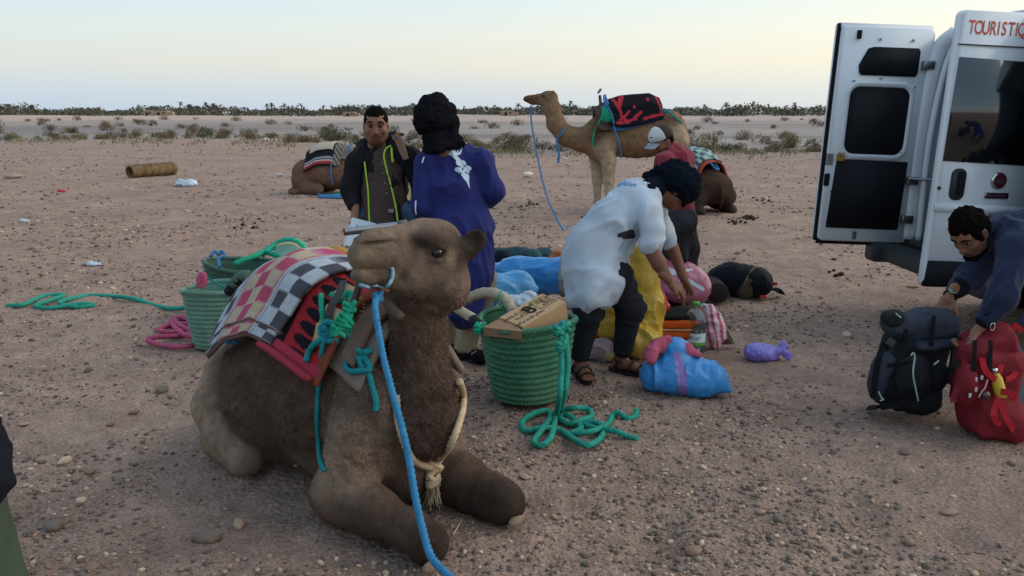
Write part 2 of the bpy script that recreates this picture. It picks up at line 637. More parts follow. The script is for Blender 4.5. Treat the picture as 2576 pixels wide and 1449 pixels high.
# ------------------------------------------------------------------ ground
def edge_dist(x, y):
    """distance at which the trodden sand gives way to the grey wadi with shrubs, by bearing"""
    u = x / np.maximum(y, 1e-3)
    t = np.clip((u + .30) / .28, 0, 1)
    t = t * t * (3 - 2 * t)
    return 54 - 20 * t
def terrain(x, y):
    r = np.hypot(x, y)
    p = np.stack([x, y, np.zeros_like(x)], 1)
    near = np.clip((r - .5) / 1.5, 0, 1)
    h = .013 * fbm(p * 1.3, 3, 5) + .015 * fbm(p * 6.0, 3, 9) * np.exp(-r / 60)
    h = h + .008 * fbm(p * 24.0, 2, 12) * np.exp(-r / 22)
    # scuffs and hoof marks
    sc = np.maximum(vnoise(p * 3.3 + 5, 21) - .25, 0)
    h = h - .045 * sc * np.exp(-r / 45)
    # hoof prints and heel marks
    hp_ = np.maximum(vnoise(p * np.array([7.5, 6.0, 1]) + 11, 24) - .45, 0)
    h = h - .045 * hp_ * np.exp(-r / 16)
    # old tyre track crossing at the left
    tr = (x * .30 + y * .954) - 3.62 + .05 * np.sin(x * 1.3)
    h = h - .007 * np.clip(1 - np.abs(tr) / .17, 0, 1) * (1 + np.cos(tr * 150)) * np.clip((-x - .9) / .8, 0, 1)
    # swells of the sand and the wadi beyond
    h = h + .10 * fbm(p * .12, 2, 31) * np.clip((r - 16) / 25, 0, 1)
    e = edge_dist(x, np.maximum(y, 1))
    far = np.clip((r - e * 1.05) / (e * .6), 0, 1)
    h = h - .35 * far
    d2 = np.clip((r - 150) / 200, 0, 1)
    h = h + d2 * (.6 + 1.1 * np.maximum(fbm(p * .009, 3, 44), -.25))
    h = h + np.clip((r - 60) / 80, 0, 1) * .5 * fbm(p * .04, 3, 50)
    return h * near
def ground_z(x, y):                   # height of the ground sheet under a point, read off its grid
    q = np.searchsorted(rad, math.hypot(x, y)) - 1
    q = min(max(q, 0), len(rad) - 2)
    t = (math.hypot(x, y) - rad[q]) / (rad[q + 1] - rad[q])
    a = math.degrees(math.atan2(x, y))
    if a < -46: a += 360
    m = int(np.searchsorted(ang, a)) - 1
    m = min(max(m, 0), len(ang) - 2)
    s = (a - ang[m]) / (ang[m + 1] - ang[m])
    return float((GZ[q, m] * (1 - s) + GZ[q, m + 1] * s) * (1 - t) + (GZ[q + 1, m] * (1 - s) + GZ[q + 1, m + 1] * s) * t)

rad = [0.25]
while rad[-1] < 6500: rad.append(rad[-1] * (1.0125 if rad[-1] < 60 else 1.03))
rad = np.array(rad)
ang = np.concatenate([np.arange(-46, 46, .30), np.arange(46, 314, 2.5)])
aa = np.radians(ang)
gx = (rad[:, None] * np.sin(aa)[None, :])
gy = (rad[:, None] * np.cos(aa)[None, :])
X, Y = gx.ravel(), gy.ravel()
Zt = terrain(X, Y)
GZ = Zt.reshape(len(rad), len(ang))
V = np.stack([X, Y, Zt], 1)
n = len(aa)
i = np.arange(len(rad) - 1)[:, None] * n
j = np.arange(n)[None, :]
k = (j + 1) % n
F = np.stack([i + j, i + n + j, i + n + k, i + k], -1).reshape(-1, 4)
# earth colours: trodden red sand, grey wadi gravel, pale far dunes
r = np.hypot(V[:, 0], V[:, 1])
pp = np.stack([V[:, 0], V[:, 1], np.zeros(len(V))], 1)
e = edge_dist(V[:, 0], np.maximum(V[:, 1], 1))
wz = np.clip((r - e * (1.0 + .18 * fbm(pp * .15, 3, 61))) / (e * .25), 0, 1)
dz = np.clip((r - 140 - 60 * fbm(pp * .02, 2, 62)) / 160, 0, 1)
sandn = .5 + .5 * fbm(pp * .7, 4, 63)
c_sand = np.array(C('a68b7c')[:3]) * (1 - .30 * sandn[:, None]) + np.array(C('82675c')[:3]) * (.30 * sandn[:, None])
band = np.clip(.5 + 1.3 * fbm(pp * np.array([.02, .08, 1]), 3, 64), 0, 1)
c_wadi = np.array(C('a2948c')[:3]) * band[:, None] + np.array(C('877b76')[:3]) * (1 - band[:, None])
dn = np.clip(.5 + 1.2 * fbm(pp * np.array([.006, .02, 1]), 3, 65), 0, 1)
c_dune = np.array(C('bca294')[:3]) * dn[:, None] + np.array(C('a59389')[:3]) * (1 - dn[:, None])
gcol = c_sand * (1 - wz[:, None]) + c_wadi * wz[:, None]
gcol = gcol * (1 - dz[:, None]) + c_dune * dz[:, None]
m_ground = bpy.data.materials.new('desert_ground')
m_ground.use_nodes = True
nt = m_ground.node_tree
N_, L_ = nt.nodes, nt.links
bs = N_['Principled BSDF']
bs.inputs['Roughness'].default_value = .95
bs.inputs['Specular IOR Level'].default_value = .15
vc = N_.new('ShaderNodeVertexColor'); vc.layer_name = 'Col'
geo = N_.new('ShaderNodeNewGeometry')
def _noise(scale, detail=6, rough=.6):
    q = N_.new('ShaderNodeTexNoise')
    q.inputs['Scale'].default_value = scale
    q.inputs['Detail'].default_value = detail
    q.inputs['Roughness'].default_value = rough
    L_.new(geo.outputs['Position'], q.inputs['Vector'])
    return q
def _range(sock, a, b, c, d):
    q = N_.new('ShaderNodeMapRange')
    for nm, v in zip(('From Min', 'From Max', 'To Min', 'To Max'), (a, b, c, d)): q.inputs[nm].default_value = v
    L_.new(sock, q.inputs['Value'])
    return q.outputs[0]
def _mul(a, b):
    q = N_.new('ShaderNodeMixRGB'); q.blend_type = 'MULTIPLY'; q.inputs[0].default_value = 1
    L_.new(a, q.inputs[1]); L_.new(b, q.inputs[2])
    return q.outputs[0]
nA, nB, nC = _noise(.55, 8), _noise(9, 8, .7), _noise(70, 5, .7)
out = _mul(vc.outputs['Color'], _range(nA.outputs['Fac'], .3, .7, .84, 1.14))
nD = _noise(2.6, 7, .65)
out = _mul(out, _range(nD.outputs['Fac'], .32, .68, .80, 1.18))
out = _mul(out, _range(nB.outputs['Fac'], .25, .75, .72, 1.26))
out = _mul(out, _range(nC.outputs['Fac'], .28, .72, .58, 1.38))
# single grit grains
vo = N_.new('ShaderNodeTexVoronoi'); vo.inputs['Scale'].default_value = 85
L_.new(geo.outputs['Position'], vo.inputs['Vector'])
gsep = N_.new('ShaderNodeSeparateColor'); L_.new(vo.outputs['Color'], gsep.inputs[0])
grit = _range(gsep.outputs[0], .0, 1, .55, 1.5)
mask = _range(vo.outputs['Distance'], .30, .42, 1, 0)
gm = N_.new('ShaderNodeMixRGB'); gm.blend_type = 'MULTIPLY'
L_.new(mask, gm.inputs[0]); L_.new(out, gm.inputs[1]); L_.new(grit, gm.inputs[2])
L_.new(gm.outputs[0], bs.inputs['Base Color'])
vo2 = N_.new('ShaderNodeTexVoronoi'); vo2.inputs['Scale'].default_value = 38
L_.new(geo.outputs['Position'], vo2.inputs['Vector'])
hsum = N_.new('ShaderNodeMath'); hsum.operation = 'ADD'
hm = N_.new('ShaderNodeMath'); hm.operation = 'MULTIPLY'; hm.inputs[1].default_value = -.55
L_.new(vo2.outputs['Distance'], hm.inputs[0])
L_.new(nB.outputs['Fac'], hsum.inputs[0]); L_.new(hm.outputs[0], hsum.inputs[1])
hs2 = N_.new('ShaderNodeMath'); hs2.operation = 'ADD'
hm2 = N_.new('ShaderNodeMath'); hm2.operation = 'MULTIPLY'; hm2.inputs[1].default_value = .5
L_.new(nC.outputs['Fac'], hm2.inputs[0]); L_.new(hsum.outputs[0], hs2.inputs[0]); L_.new(hm2.outputs[0], hs2.inputs[1])
bp = N_.new('ShaderNodeBump'); bp.inputs['Strength'].default_value = .9; bp.inputs['Distance'].default_value = .034
L_.new(hs2.outputs[0], bp.inputs['Height']); L_.new(bp.outputs[0], bs.inputs['Normal'])
add('ground', (V, F, gcol), m_ground, kind='structure')

# ------------------------------------------------------------------ gravel (too many to count) and single stones
m_stone = material('stone', attr=True, rough=.85, vary=.22, vscale=30, bump=.35, bscale=90, bdist=.003)
STONE_COLS = [C(c)[:3] for c in ('8f7a6b', '6e625b', '77695f', 'a58a72', '5e534d', '8a6d5c', '9c8776', '746058', 'bfa890', '665a52')]
def pebble_shape(seed, sub=1):
    V, F = ico(sub)
    rr = np.random.default_rng(seed)
    V = V * (1 + .28 * fbm(V * 1.1 + seed * 3.1, 2, seed))[:, None]
    V = V * np.array([1, rr.uniform(.6, .95), rr.uniform(.38, .72)])
    return V, F
def scatter_stones(name, N, sizes, rmin, rmax, sub, seed, sink=.35):
    rr = np.random.default_rng(seed)
    shapes = [pebble_shape(seed * 50 + q, sub) for q in range(12)]
    VV, FF, CC, off = [], [], [], 0
    rad_ = np.exp(rr.uniform(np.log(rmin), np.log(rmax), N))
    th = np.radians(rr.uniform(-38, 38, N))
    px, py = rad_ * np.sin(th), rad_ * np.cos(th)
    clump = fbm(np.stack([px * .9, py * .9, px * 0], 1), 3, 77)
    keep = clump > rr.uniform(-.42, .42, N)
    px, py, rad_ = px[keep], py[keep], rad_[keep]
    pz = terrain(px, py)
    for q in range(len(px)):
        S, Fq = shapes[q % 12]
        s = sizes[0] * (sizes[1] / sizes[0]) ** (rr.random() ** 1.9) * (1 + rad_[q] * .035)
        a, b = rr.uniform(0, 6.28), rr.normal(0, .3)
        ca, sa, cb, sb = math.cos(a), math.sin(a), math.cos(b), math.sin(b)
        Rm = np.array([[ca, -sa, 0], [sa, ca, 0], [0, 0, 1]]) @ np.array([[1, 0, 0], [0, cb, -sb], [0, sb, cb]])
        VV.append(S * s @ Rm.T + np.array([px[q], py[q], pz[q] + s * (.5 - sink)]))
        FF.append(Fq + off)
        off += len(S)
        col = np.array(STONE_COLS[rr.integers(len(STONE_COLS))]) * rr.uniform(.68, 1.18)
        CC.append(np.tile(col, (len(S), 1)))
    return add(name, (np.concatenate(VV), np.concatenate(FF), np.concatenate(CC)), m_stone, smooth=sub > 1,
               label=None, kind='stuff')
o = scatter_stones('gravel', 60000, (.0042, .016), 1.6, 15, 1, 3)
_tag(o, 'fine mixed gravel strewn over the trodden sand', 'gravel')
o = scatter_stones('pebbles', 5600, (.005, .020), 1.6, 40, 2, 5)
_tag(o, 'loose brown and grey pebbles strewn over the sand', 'pebbles')
o = scatter_stones('clods', 13000, (.009, .030), 9, 48, 1, 8)
_tag(o, 'small clods and stones roughening the trodden sand farther back', 'clods')
stone_meshes = []
for q in range(10):
    Vq, Fq = pebble_shape(900 + q, 3)
    Vq = Vq * (1 + .05 * fbm(Vq * 4, 2, q))[:, None]
    me = mesh_data('stone', Vq, Fq, np.tile(np.array(STONE_COLS[q]), (len(Vq), 1)))
    me.materials.append(m_stone)
    stone_meshes.append(me)
def stone(x, y, s, q, label, group=None, rot=None):
    o = bpy.data.objects.new('stone', stone_meshes[q % 10])
    o.location = (x, y, ground_z(x, y) + s * .22)
    o.scale = (s, s * .85, s * .8)
    o.rotation_euler = (0, 0, random.uniform(0, 6.28) if rot is None else rot)
    COLL.objects.link(o)
    return _tag(o, label, 'stone', group)
rr = np.random.default_rng(19)
keepout = [(-.5, 3.4, 1.0), (-1.1, 3.9, .8), (.1, 4.5, .45), (.8, 5.3, 1.3), (2.4, 4.5, .7), (-1.7, 5.6, .9)]
cnt = 0
while cnt < 170:
    rd = math.exp(rr.uniform(math.log(2.2), math.log(22)))
    t = math.radians(rr.uniform(-34, 34))
    x, y = rd * math.sin(t), rd * math.cos(t)
    if any(math.hypot(x - a, y - b) < c for a, b, c in keepout): continue
    stone(x, y, rr.uniform(.012, .030) * (1 + rd * .05), int(rr.integers(10)), 'small rounded stone lying loose on the open sand', 'small stones scattered over the sand')
    cnt += 1
for px, py, s, q, lb in ((600, 1322, .045, 3, 'orange-brown stone on the sand below the couched camel'),
                         (520, 1355, .060, 2, 'flat grey slab of stone near the bottom left of the sand'),
                         (2262, 652, .16, 5, 'large reddish brown stone on the ground under the van bumper'),
                         (2300, 722, .05, 6, 'pale stone between the black backpack and the van door'),
                         (1320, 1200, .030, 6, 'tan stone just behind the front camel\'s far knee'),
                         (408, 985, .05, 1, 'dark oval stone on the sand left of the camel\'s rump'),
                         (163, 1162, .04, 8, 'yellowish stone lying on the sand near the left edge'),
                         (32, 447, .22, 6, 'pale rock near the left edge, level with the hollow log'),
                         (1395, 1300, .022, 3, 'small brown stone to the right of the front camel\'s knee'),
                         (2385, 1290, .04, 0, 'flat tan stone at the bottom right of the sand'),
                         (1745, 1390, .035, 5, 'reddish stone on the bare sand at bottom right of centre'),
                         (135, 1330, .045, 1, 'dark rounded stone among gravel in the bottom left corner'),
                         (1660, 1020, .03, 1, 'dark stone in front of the blue sack'),
                         (2130, 840, .05, 8, 'pale stone on the sand left of the black backpack')):
    g = G(px, py)
    stone(g[0], g[1], s, q, lb)

# ------------------------------------------------------------------ desert shrubs
m_shrub = material('shrub_leaves', attr=True, rough=.9, vary=.35, vscale=3, bump=0)
def shrub_mesh(seed, n=520):
    rr = np.random.default_rng(seed)
    V, F, Cc = [], [], []
    base = np.array(C(['6d6047', '5d5a41', '776647', '4f5340', '6a5a48', '7d6f50'][seed % 6])[:3])
    lob = [(rr.uniform(-.45, .45), rr.uniform(-.45, .45), rr.uniform(.25, .45), rr.uniform(.28, .5)) for _ in range(5)]
    for q in range(n):
        cx, cy, rz_, rw = lob[rr.integers(5)]
        d = nrm(rr.normal(0, 1, 3)); d[2] = abs(d[2])
        rad_ = rr.uniform(.35, 1) ** .6
        p = np.array([cx + d[0] * rw * rad_, cy + d[1] * rw * rad_, .03 + d[2] * (rz_ + rw * .5) * rad_])
        s = rr.uniform(.018, .05)
        u = nrm(rr.normal(0, 1, 3)) * s
        w = nrm(d + rr.normal(0, .5, 3) + np.array([0, 0, .6])) * s * rr.uniform(1.2, 3)
        b = len(V)
        V += [p - u * .5, p + u * .5, p + u * .3 + w, p - u * .3 + w]
        F.append([b, b + 1, b + 2, b + 3])
        c = base * rr.uniform(.55, 1.35)
        Cc += [c] * 4
    for q in range(22):                                # bare twigs
        a = rr.uniform(0, 6.28); t = np.array([math.cos(a) * rr.uniform(.2, .7), math.sin(a) * rr.uniform(.2, .7), rr.uniform(.3, .75)])
        s_ = np.array([-math.sin(a), math.cos(a), 0]) * .012
        b = len(V)
        V += [-s_, s_, t + s_ * .3, t - s_ * .3]
        F.append([b, b + 1, b + 2, b + 3])
        Cc += [np.array(C('5a4a3c')[:3])] * 4
    me = mesh_data('shrub', np.array(V), np.array(F), np.array(Cc), smooth=False)
    me.materials.append(m_shrub)
    return me
SHRUBS = [shrub_mesh(q) for q in range(6)]
def shrub(x, y, s, q, label, group):
    o = bpy.data.objects.new('shrub', SHRUBS[q % 6])
    o.location = (x, y, ground_z(x, y) - .03)
    o.scale = (s, s, s * random.uniform(.75, 1.05))
    o.rotation_euler = (0, 0, random.uniform(0, 6.28))
    COLL.objects.link(o)
    return _tag(o, label, 'shrub', group)
rr = np.random.default_rng(23)
def ybd(x):
    t = min(1, max(0, (x - 550) / 600)); t = t * t * (3 - 2 * t)
    return 352 + 30 * t
for q in range(185):                                   # dense belt along the edge of the wadi
    x = rr.uniform(-60, 2640)
    y = ybd(x) - abs(rr.normal(0, 9)) - rr.uniform(0, 5)
    if y < 318: continue
    g = G(x, y)
    shrub(g[0], g[1], rr.uniform(.4, 1.1) * (1 if x < 700 else .8), int(rr.integers(6)), 'olive brown desert shrub in the belt along the edge of the sand', 'shrubs along the edge of the wadi')
for q in range(150):                                   # thinner scatter across the wadi
    x = rr.uniform(-60, 2640)
    y = rr.uniform(299.5, ybd(x) - 14)
    g = G(x, y)
    shrub(g[0], g[1], rr.uniform(.7, 1.5) * (1 + (330 - y) * .02 if y < 330 else 1), int(rr.integers(6)), 'lone desert shrub scattered on the grey wadi floor', 'shrubs scattered over the wadi')
# straw-coloured grass at the feet of the belt
V, F, Cc = [], [], []
for q in range(5200):
    x = rr.uniform(-80, 2660)
    y = ybd(x) + rr.normal(2, 6)
    if math.sin(x * .021) + math.sin(x * .057 + y * .1) < -.5: continue
    g = G(x, max(y, 322)); gz = ground_z(g[0], g[1])
    h = rr.uniform(.08, .26); a = rr.uniform(0, 6.28)
    s_ = np.array([math.cos(a), math.sin(a), 0]) * rr.uniform(.02, .05)
    t = np.array([rr.normal(0, .07), rr.normal(0, .07), h])
    b = len(V); g0 = np.array([g[0], g[1], gz - .01])
    V += [g0 - s_, g0 + s_, g0 + t]
    F.append([b, b + 1, b + 2])
    Cc += [np.array(C(['84775a', '786e52', '918263', '6a6650'][rr.integers(4)])[:3])] * 3
add('dry_grass', (np.array(V), np.array(F), np.array(Cc)), m_shrub, smooth=False, kind='stuff',
    label='straw coloured dry grass tufts along the edge of the sand', cat='grass')

# ------------------------------------------------------------------ palm grove on the horizon
m_palm = material('palm', attr=True, rough=.9, vary=.3, vscale=.3, bump=0)  # foliage colours are lightened, standing in for haze over the distance
def palm_parts(seed):
    rr = np.random.default_rng(seed)
    H = 5.2
    P = [A(0, 0, -.3), A(rr.normal(0, .15), rr.normal(0, .15), H * .5), A(rr.normal(0, .3), rr.normal(0, .3), H)]
    T = paint(tube(P, [.24, .17, .16], 6, .8), C('5b4d41'))
    V, F, Cc = [], [], []
    top = P[-1]
    for q in range(22):
        a = rr.uniform(0, 6.28); el = rr.uniform(-.5, 1.2); Lf = rr.uniform(1.5, 2.3)
        d = np.array([math.cos(a) * math.cos(el), math.sin(a) * math.cos(el), math.sin(el)])
        sd = nrm(np.cross(d, (0, 0, 1))) * .24
        pts = [top + d * Lf * t + np.array([0, 0, -1.0 * t * t * Lf * .45]) for t in (0, .4, .75, 1)]
        b = len(V)
        for t, p in zip((.4, 1, .8, .15), pts): V += [p - sd * t + np.array([0, 0, -.12 * t]), p + sd * t + np.array([0, 0, -.12 * t])]
        for t in range(3): F.append([b + t * 2, b + t * 2 + 1, b + t * 2 + 3, b + t * 2 + 2])
        c = np.array(C('565a4a')[:3]) * rr.uniform(.6, 1.2) if el > -.1 else np.array(C('62584a')[:3]) * rr.uniform(.6, 1.1)
        Cc += [c] * 8
    return T, (np.array(V), np.array(F), np.array(Cc))
PALMS = []
for q in range(6):
    T, Cn = palm_parts(300 + q)
    a = mesh_data('trunk', T[0], T[1], T[2]); a.materials.append(m_palm)
    b = mesh_data('crown', Cn[0], Cn[1], Cn[2], smooth=False); b.materials.append(m_palm)
    PALMS.append((a, b))
rr = np.random.default_rng(29)
for q in range(290):
    x = rr.uniform(-120, 2700)
    for _ in range(6):                                 # gather in uneven clumps
        if math.sin(x * .0131 + 1.7) + math.sin(x * .0373) + .8 * math.sin(x * .0917 + 2) > rr.uniform(-1.6, 1.6): break
        x = rr.uniform(-120, 2700)
    d = rr.uniform(430, 560) if q % 3 else rr.uniform(560, 680)
    p = W(x, 290, d)
    lb = 'date palm standing in the grove along the horizon'
    o = thing('palm_tree', lb, 'palm tree', (p[0], p[1], ground_z(p[0], p[1])), 'palms along the horizon')
    s = rr.uniform(.6, 1.0) + .45 * rr.random() ** 3 * (1.0 + .25 * math.sin(x * .004 + 1) * .6)
    o.scale = (s * 1.25, s * 1.25, s); o.rotation_euler = (0, 0, rr.uniform(0, 6.28))
    for nm, me in zip(('trunk', 'crown'), PALMS[q % 6]):
        c = bpy.data.objects.new(nm, me); c.parent = o; COLL.objects.link(c)
# the grove's undergrowth, read as one mass
V, F, Cc = [], [], []
for q in range(2600):
    x = rr.uniform(-200, 2780); d = rr.uniform(440, 640)
    p = W(x, 290, d); z0 = ground_z(p[0], p[1])
    hh = 2.8 + 4.6 * (.45 + .28 * math.sin(x * .0131 + 1.7) + .28 * math.sin(x * .0373) + .12 * math.sin(x * .11)) * rr.uniform(.5, 1)
    for t in range(13):
        c0 = np.array([p[0] + rr.normal(0, 1.8), p[1] + rr.normal(0, 1.8), z0 + rr.uniform(-.2, hh)])
        u = nrm(rr.normal(0, 1, 3)) * rr.uniform(.5, 1.3); w = nrm(rr.normal(0, 1, 3)) * rr.uniform(.7, 1.6)
        b = len(V); V += [c0 - u, c0 + u, c0 + w]; F.append([b, b + 1, b + 2])
        Cc += [np.array(C(['55574a', '5f5c4c', '4b4a42', '696253'][rr.integers(4)])[:3]) * rr.uniform(.7, 1.15)] * 3
add('palm_grove', (np.array(V), np.array(F), np.array(Cc)), m_palm, smooth=False, kind='stuff',
    label='dark scrub and low palms massed along the horizon', cat='grove')
# adobe houses before the grove
m_adobe = material('adobe', C('96806f'), rough=.95, vary=.2, vscale=.6, bump=.5, bscale=3, bdist=.1)
m_hole = material('dark_opening', C('2a221f'), vary=0, bump=0)  # near-black colour on solid boxes paints the shade inside the openings
def adobe(x, y, d, w, h, label):
    p = W(x, y, d); p[2] = ground_z(p[0], p[1])
    t = thing('adobe_house', label, 'house', p)
    bm_ = box(p + A(0, 0, h / 2 - .2), (w / 2, w * .3, h / 2 + .2), bev=.12)
    add('wall', bm_, m_adobe, t, smooth=False)
    add('wall', box(p + A(w * .62, -.5, h * .36 - .2), (w * .22, w * .2, h * .36 + .2), bev=.1), m_adobe, t, smooth=False)
    add('door', box(p + A(-w * .1, -w * .3, h * .33), (.5, .08, h * .33)), m_hole, t, smooth=False)
    add('window', box(p + A(w * .25, -w * .3, h * .6), (.3, .08, .3)), m_hole, t, smooth=False)
adobe(1276, 296, 330, 5.5, 2.1, 'low red adobe house on the plain behind the two standing men')
adobe(408, 296, 330, 6.0, 2.0, 'low mud-walled house on the plain beyond the hollow log')
adobe(375, 294, 360, 3.5, 2.6, 'small square mud hut left of the low mud-walled house')
adobe(880, 297, 330, 5.0, 1.8, 'pinkish mud house on the plain left of the jacketed man\'s head')
# ------------------------------------------------------------------ front camel, couched
CO = A(-.53, 3.36, 0)
cf = A(.7071, -.7071, 0); cl = A(.7071, .7071, 0)
def B(a, s, z):
    return CO + cf * a + cl * s + A(0, 0, z)
def Bm(pts): return [B(*p) for p in pts]
RB = np.stack([cf, cl, A(0, 0, 1)], 1)
F_DARK, F_MID, F_TAN, F_PALE, F_KNEE, F_FACE = (np.array(C(c)[:3]) for c in ('59473d', '6d5a4e', '9b846f', '897363', '382e29', '897364'))
m_fur = material('camel_hair', attr=True, rough=.92, vary=.30, vscale=26, bump=.9, bscale=95, bdist=.010, spec=.08)
m_fur_s = material('camel_hair_smooth', attr=True, rough=.9, vary=.25, vscale=14, bump=.5, bscale=60, bdist=.012, spec=.08)
m_eye = material('animal_eye', C('0d0907'), rough=.05, vary=0, bump=0, spec=.8)
m_hoofpad = material('foot_pad', C('7f6c5c'), rough=.9, vary=.25, vscale=40, bump=.7, bscale=90)

S_ = Sculpt(.06)
S_.ell(B(.0, -.02, .42), (.26, .23, .31), F_MID, RB)
S_.ell(B(-.45, 0, .44), (.58, .37, .36), F_DARK, RB)
S_.ell(B(-.35, 0, .62), (.40, .27, .24), F_DARK, RB)
S_.ell(B(-.52, 0, .76), (.28, .18, .19), F_DARK, RB)
S_.ell(B(-.88, 0, .38), (.38, .34, .28), F_DARK, RB)
S_.ell(B(-.74, -.12, .32), (.36, .27, .25), F_DARK, RB)
S_.ell(B(-.30, 0, .20), (.42, .26, .19), F_MID, RB)
for sg in (-1, 1):
    # hind leg, folded
    S_.chain(Bm([(-1.06, sg * .16, .37), (-1.03, sg * .26, .25), (-.90, sg * .32, .14), (-.74, sg * .33, .075)]), [.185, .165, .13, .09], F_PALE, .035)
    S_.chain(Bm([(-.74, sg * .33, .07), (-1.02, sg * .30, .06)]), [.07, .055], F_PALE, .03)
    # shoulder and fore leg, folded at the wrist
    w_ = 1.0 if sg < 0 else .80
    S_.ell(B(.05, sg * .18 * w_, .46), (.19, .12 if sg < 0 else .08, .26), F_MID * .85, RB)
    S_.chain(Bm([(.09, sg * .23 * w_, .42), (.03, sg * .28 * w_, .16)]), [.115, .115], F_PALE, .05)
    S_.chain(Bm([(.01, sg * .285 * w_, .135), (.22, sg * .26 * w_, .125), (.41, sg * .228, .108), (.46, sg * .225, .10)]), [.122, .094, .070, .075], F_DARK * .9, .05)
    S_.ell(B(.51 if sg < 0 else .49, sg * .222, .090), (.088, .082, .088), F_KNEE, RB, .022)
    S_.chain(Bm([(.48, sg * .20, .058), (.30, sg * .16, .055), (.06, sg * .14, .05)]), [.062, .05, .055], F_KNEE, .02)
# chest pad
S_.ell(B(.02, 0, .13), (.16, .12, .13), F_KNEE, RB, .05)
# neck: leaves the chest low and rises almost upright
S_.chain(Bm([(.05, 0, .47), (.15, 0, .43), (.225, 0, .45), (.235, 0, .62), (.205, 0, .80), (.20, 0, .96)]),
         [.20, .155, .122, .104, .100, .104], F_DARK, .07)
S_.cone(B(.265, .0, .42), B(.255, 0, .60), .10, .088, F_KNEE * 1.2, .06)
# head
HO = W(1080, 640, 3.17)
HR = frame(W(880, 648, 3.00) - HO)
def H(x, y, z): return HO + HR @ (A(x, y, z) * HS)
HS = A(1.04, 1.02, 1.08)
def HP(x, y, lat=0.0): return W(x, y, 3.17 - (1080 - x) * .00085) + HR[:, 1] * lat
hl_ = HR[:, 1]
S_.chain([B(.20, 0, .94), H(-.06, 0, -.11), H(-.05, 0, .0)], [.104, .100, .085], F_MID, .05)
S_.ell(HP(1104, 604), (.085, .086, .080), F_FACE * .8, HR, .04)
S_.ell(HP(1112, 645), (.070, .088, .095), F_FACE * .8, HR, .04)
S_.ell(HP(1066, 592), (.080, .068, .060), F_FACE * .85, HR, .04)
S_.chain([HP(1060, 592), HP(1000, 604), HP(948, 612)], [.058, .050, .046], F_FACE, .03)
S_.flat(HP(1060, 640), HP(965, 640), (.074, .098), (.056, .074), hl_, F_FACE, .04)
S_.ell(HP(1062, 684), (.115, .066, .098), F_FACE * .8, HR, .04)
S_.ell(HP(1104, 705), (.070, .068, .075), F_FACE * .75, HR, .04)
S_.flat(HP(1050, 712), HP(965, 698), (.056, .060), (.044, .034), hl_, F_FACE * .75, .03)
for sg in (-1, 1):
    S_.ell(H(.005, sg * .068, .055), (.055, .030, .030), F_DARK * .8, HR, .02)
    S_.ell(H(.03, sg * .066, .070), (.06, .022, .02), F_KNEE * 1.1, HR, .03)
    S_.ell(H(.005, sg * .096, .016), (.030, .022, .022), F_KNEE * .8, HR, .010, 's')
    S_.chain([H(.042, sg * .078, .022), H(.008, sg * .092, .042), H(-.032, sg * .082, .022)], [.009, .011, .009], F_KNEE * .9, .010)
    S_.chain([H(.036, sg * .080, .000), H(.006, sg * .088, -.008), H(-.026, sg * .083, .002)], [.007, .008, .007], F_FACE, .010)
# blunt nose and deep upper lip
S_.ell(HP(936, 620), (.068, .054, .064), F_TAN, HR, .03)
S_.ell(HP(914, 642), (.056, .056, .052), F_TAN * .95, HR, .03)
S_.flat(HP(905, 652), HP(982, 646), (.052, .036), (.060, .044), hl_, F_TAN * .9, .025)
for sg in (-1, 1):
    S_.chain([HP(902, 607, sg * .026), HP(935, 600, sg * .044), HP(972, 597, sg * .053)], [.011, .014, .011], F_TAN, .010)
    S_.chain([HP(900, 613, sg * .034), HP(935, 609, sg * .052), HP(975, 606, sg * .060)], [.008, .011, .009], F_KNEE * .4, .007, 's')  # carved nostril crease also coloured near-black, its shade put into the colour
    S_.chain([HP(903, 621, sg * .036), HP(938, 618, sg * .050), HP(970, 612, sg * .055)], [.009, .011, .010], F_TAN, .010)
S_.cone(HP(893, 625), HP(880, 655), .0045, .004, F_KNEE, .008, 's')
# lower lip: set against the upper with a hard crease
S_.flat(HP(902, 694), HP(976, 692), (.046, .027), (.054, .030), hl_, F_TAN * .85, .005)
S_.ell(HP(925, 703), (.050, .044, .022), F_TAN * .8, HR, .012)
for sg in (-1, 1): S_.chain([HP(872, 674, sg * .014), HP(900, 675, sg * .050), HP(945, 675, sg * .062), HP(988, 671, sg * .068)], [.006, .009, .009, .007], F_KNEE * .35, .006, 's')  # mouth groove darkened in colour too, painting the shade of the crease
for sg in (-1, 1):
    eb = H(-.100, sg * .070, .005)
    ed = HR @ nrm(A(-.48, sg * .40, .72 if sg > 0 else .2))
    es = nrm(np.cross(ed, HR @ A(.8, sg * .6, 0)))
    en = np.cross(ed, es)
    RE = np.stack([ed, es, en], 1)
    S_.ell(eb + ed * .060, (.068, .046, .022), F_DARK * .7, RE, .02)
    S_.ell(eb + ed * .068 + HR @ nrm(A(.85, sg * .5, .1)) * .022, (.052, .030, .016), F_KNEE * .6, RE, .008, 's')
    S_.cone(eb - ed * .02, eb + ed * .03, .036, .028, F_DARK * .75, .03)
def fur_disp(V, N):
    q = (V - CO)
    a, s, z = q @ cf, q @ cl, q[:, 2]
    head = np.clip((z - 1.0) / .08, 0, 1)
    legs = np.clip((.34 - z) / .14, 0, 1)
    wool = np.clip(1 - head - legs, 0, 1)
    n1 = fbm(V * np.array([34, 34, 26]), 3, 71)
    n2 = fbm(V * 95, 2, 72)
    n3 = fbm(V * 9, 2, 73)
    return wool * (.010 * n1 + .004 * n2) + .0012 * n2 + .0022 * n3 * (1 - head)
V, F, Cc = S_.mesh(.0076, fur_disp, cblend=.022)
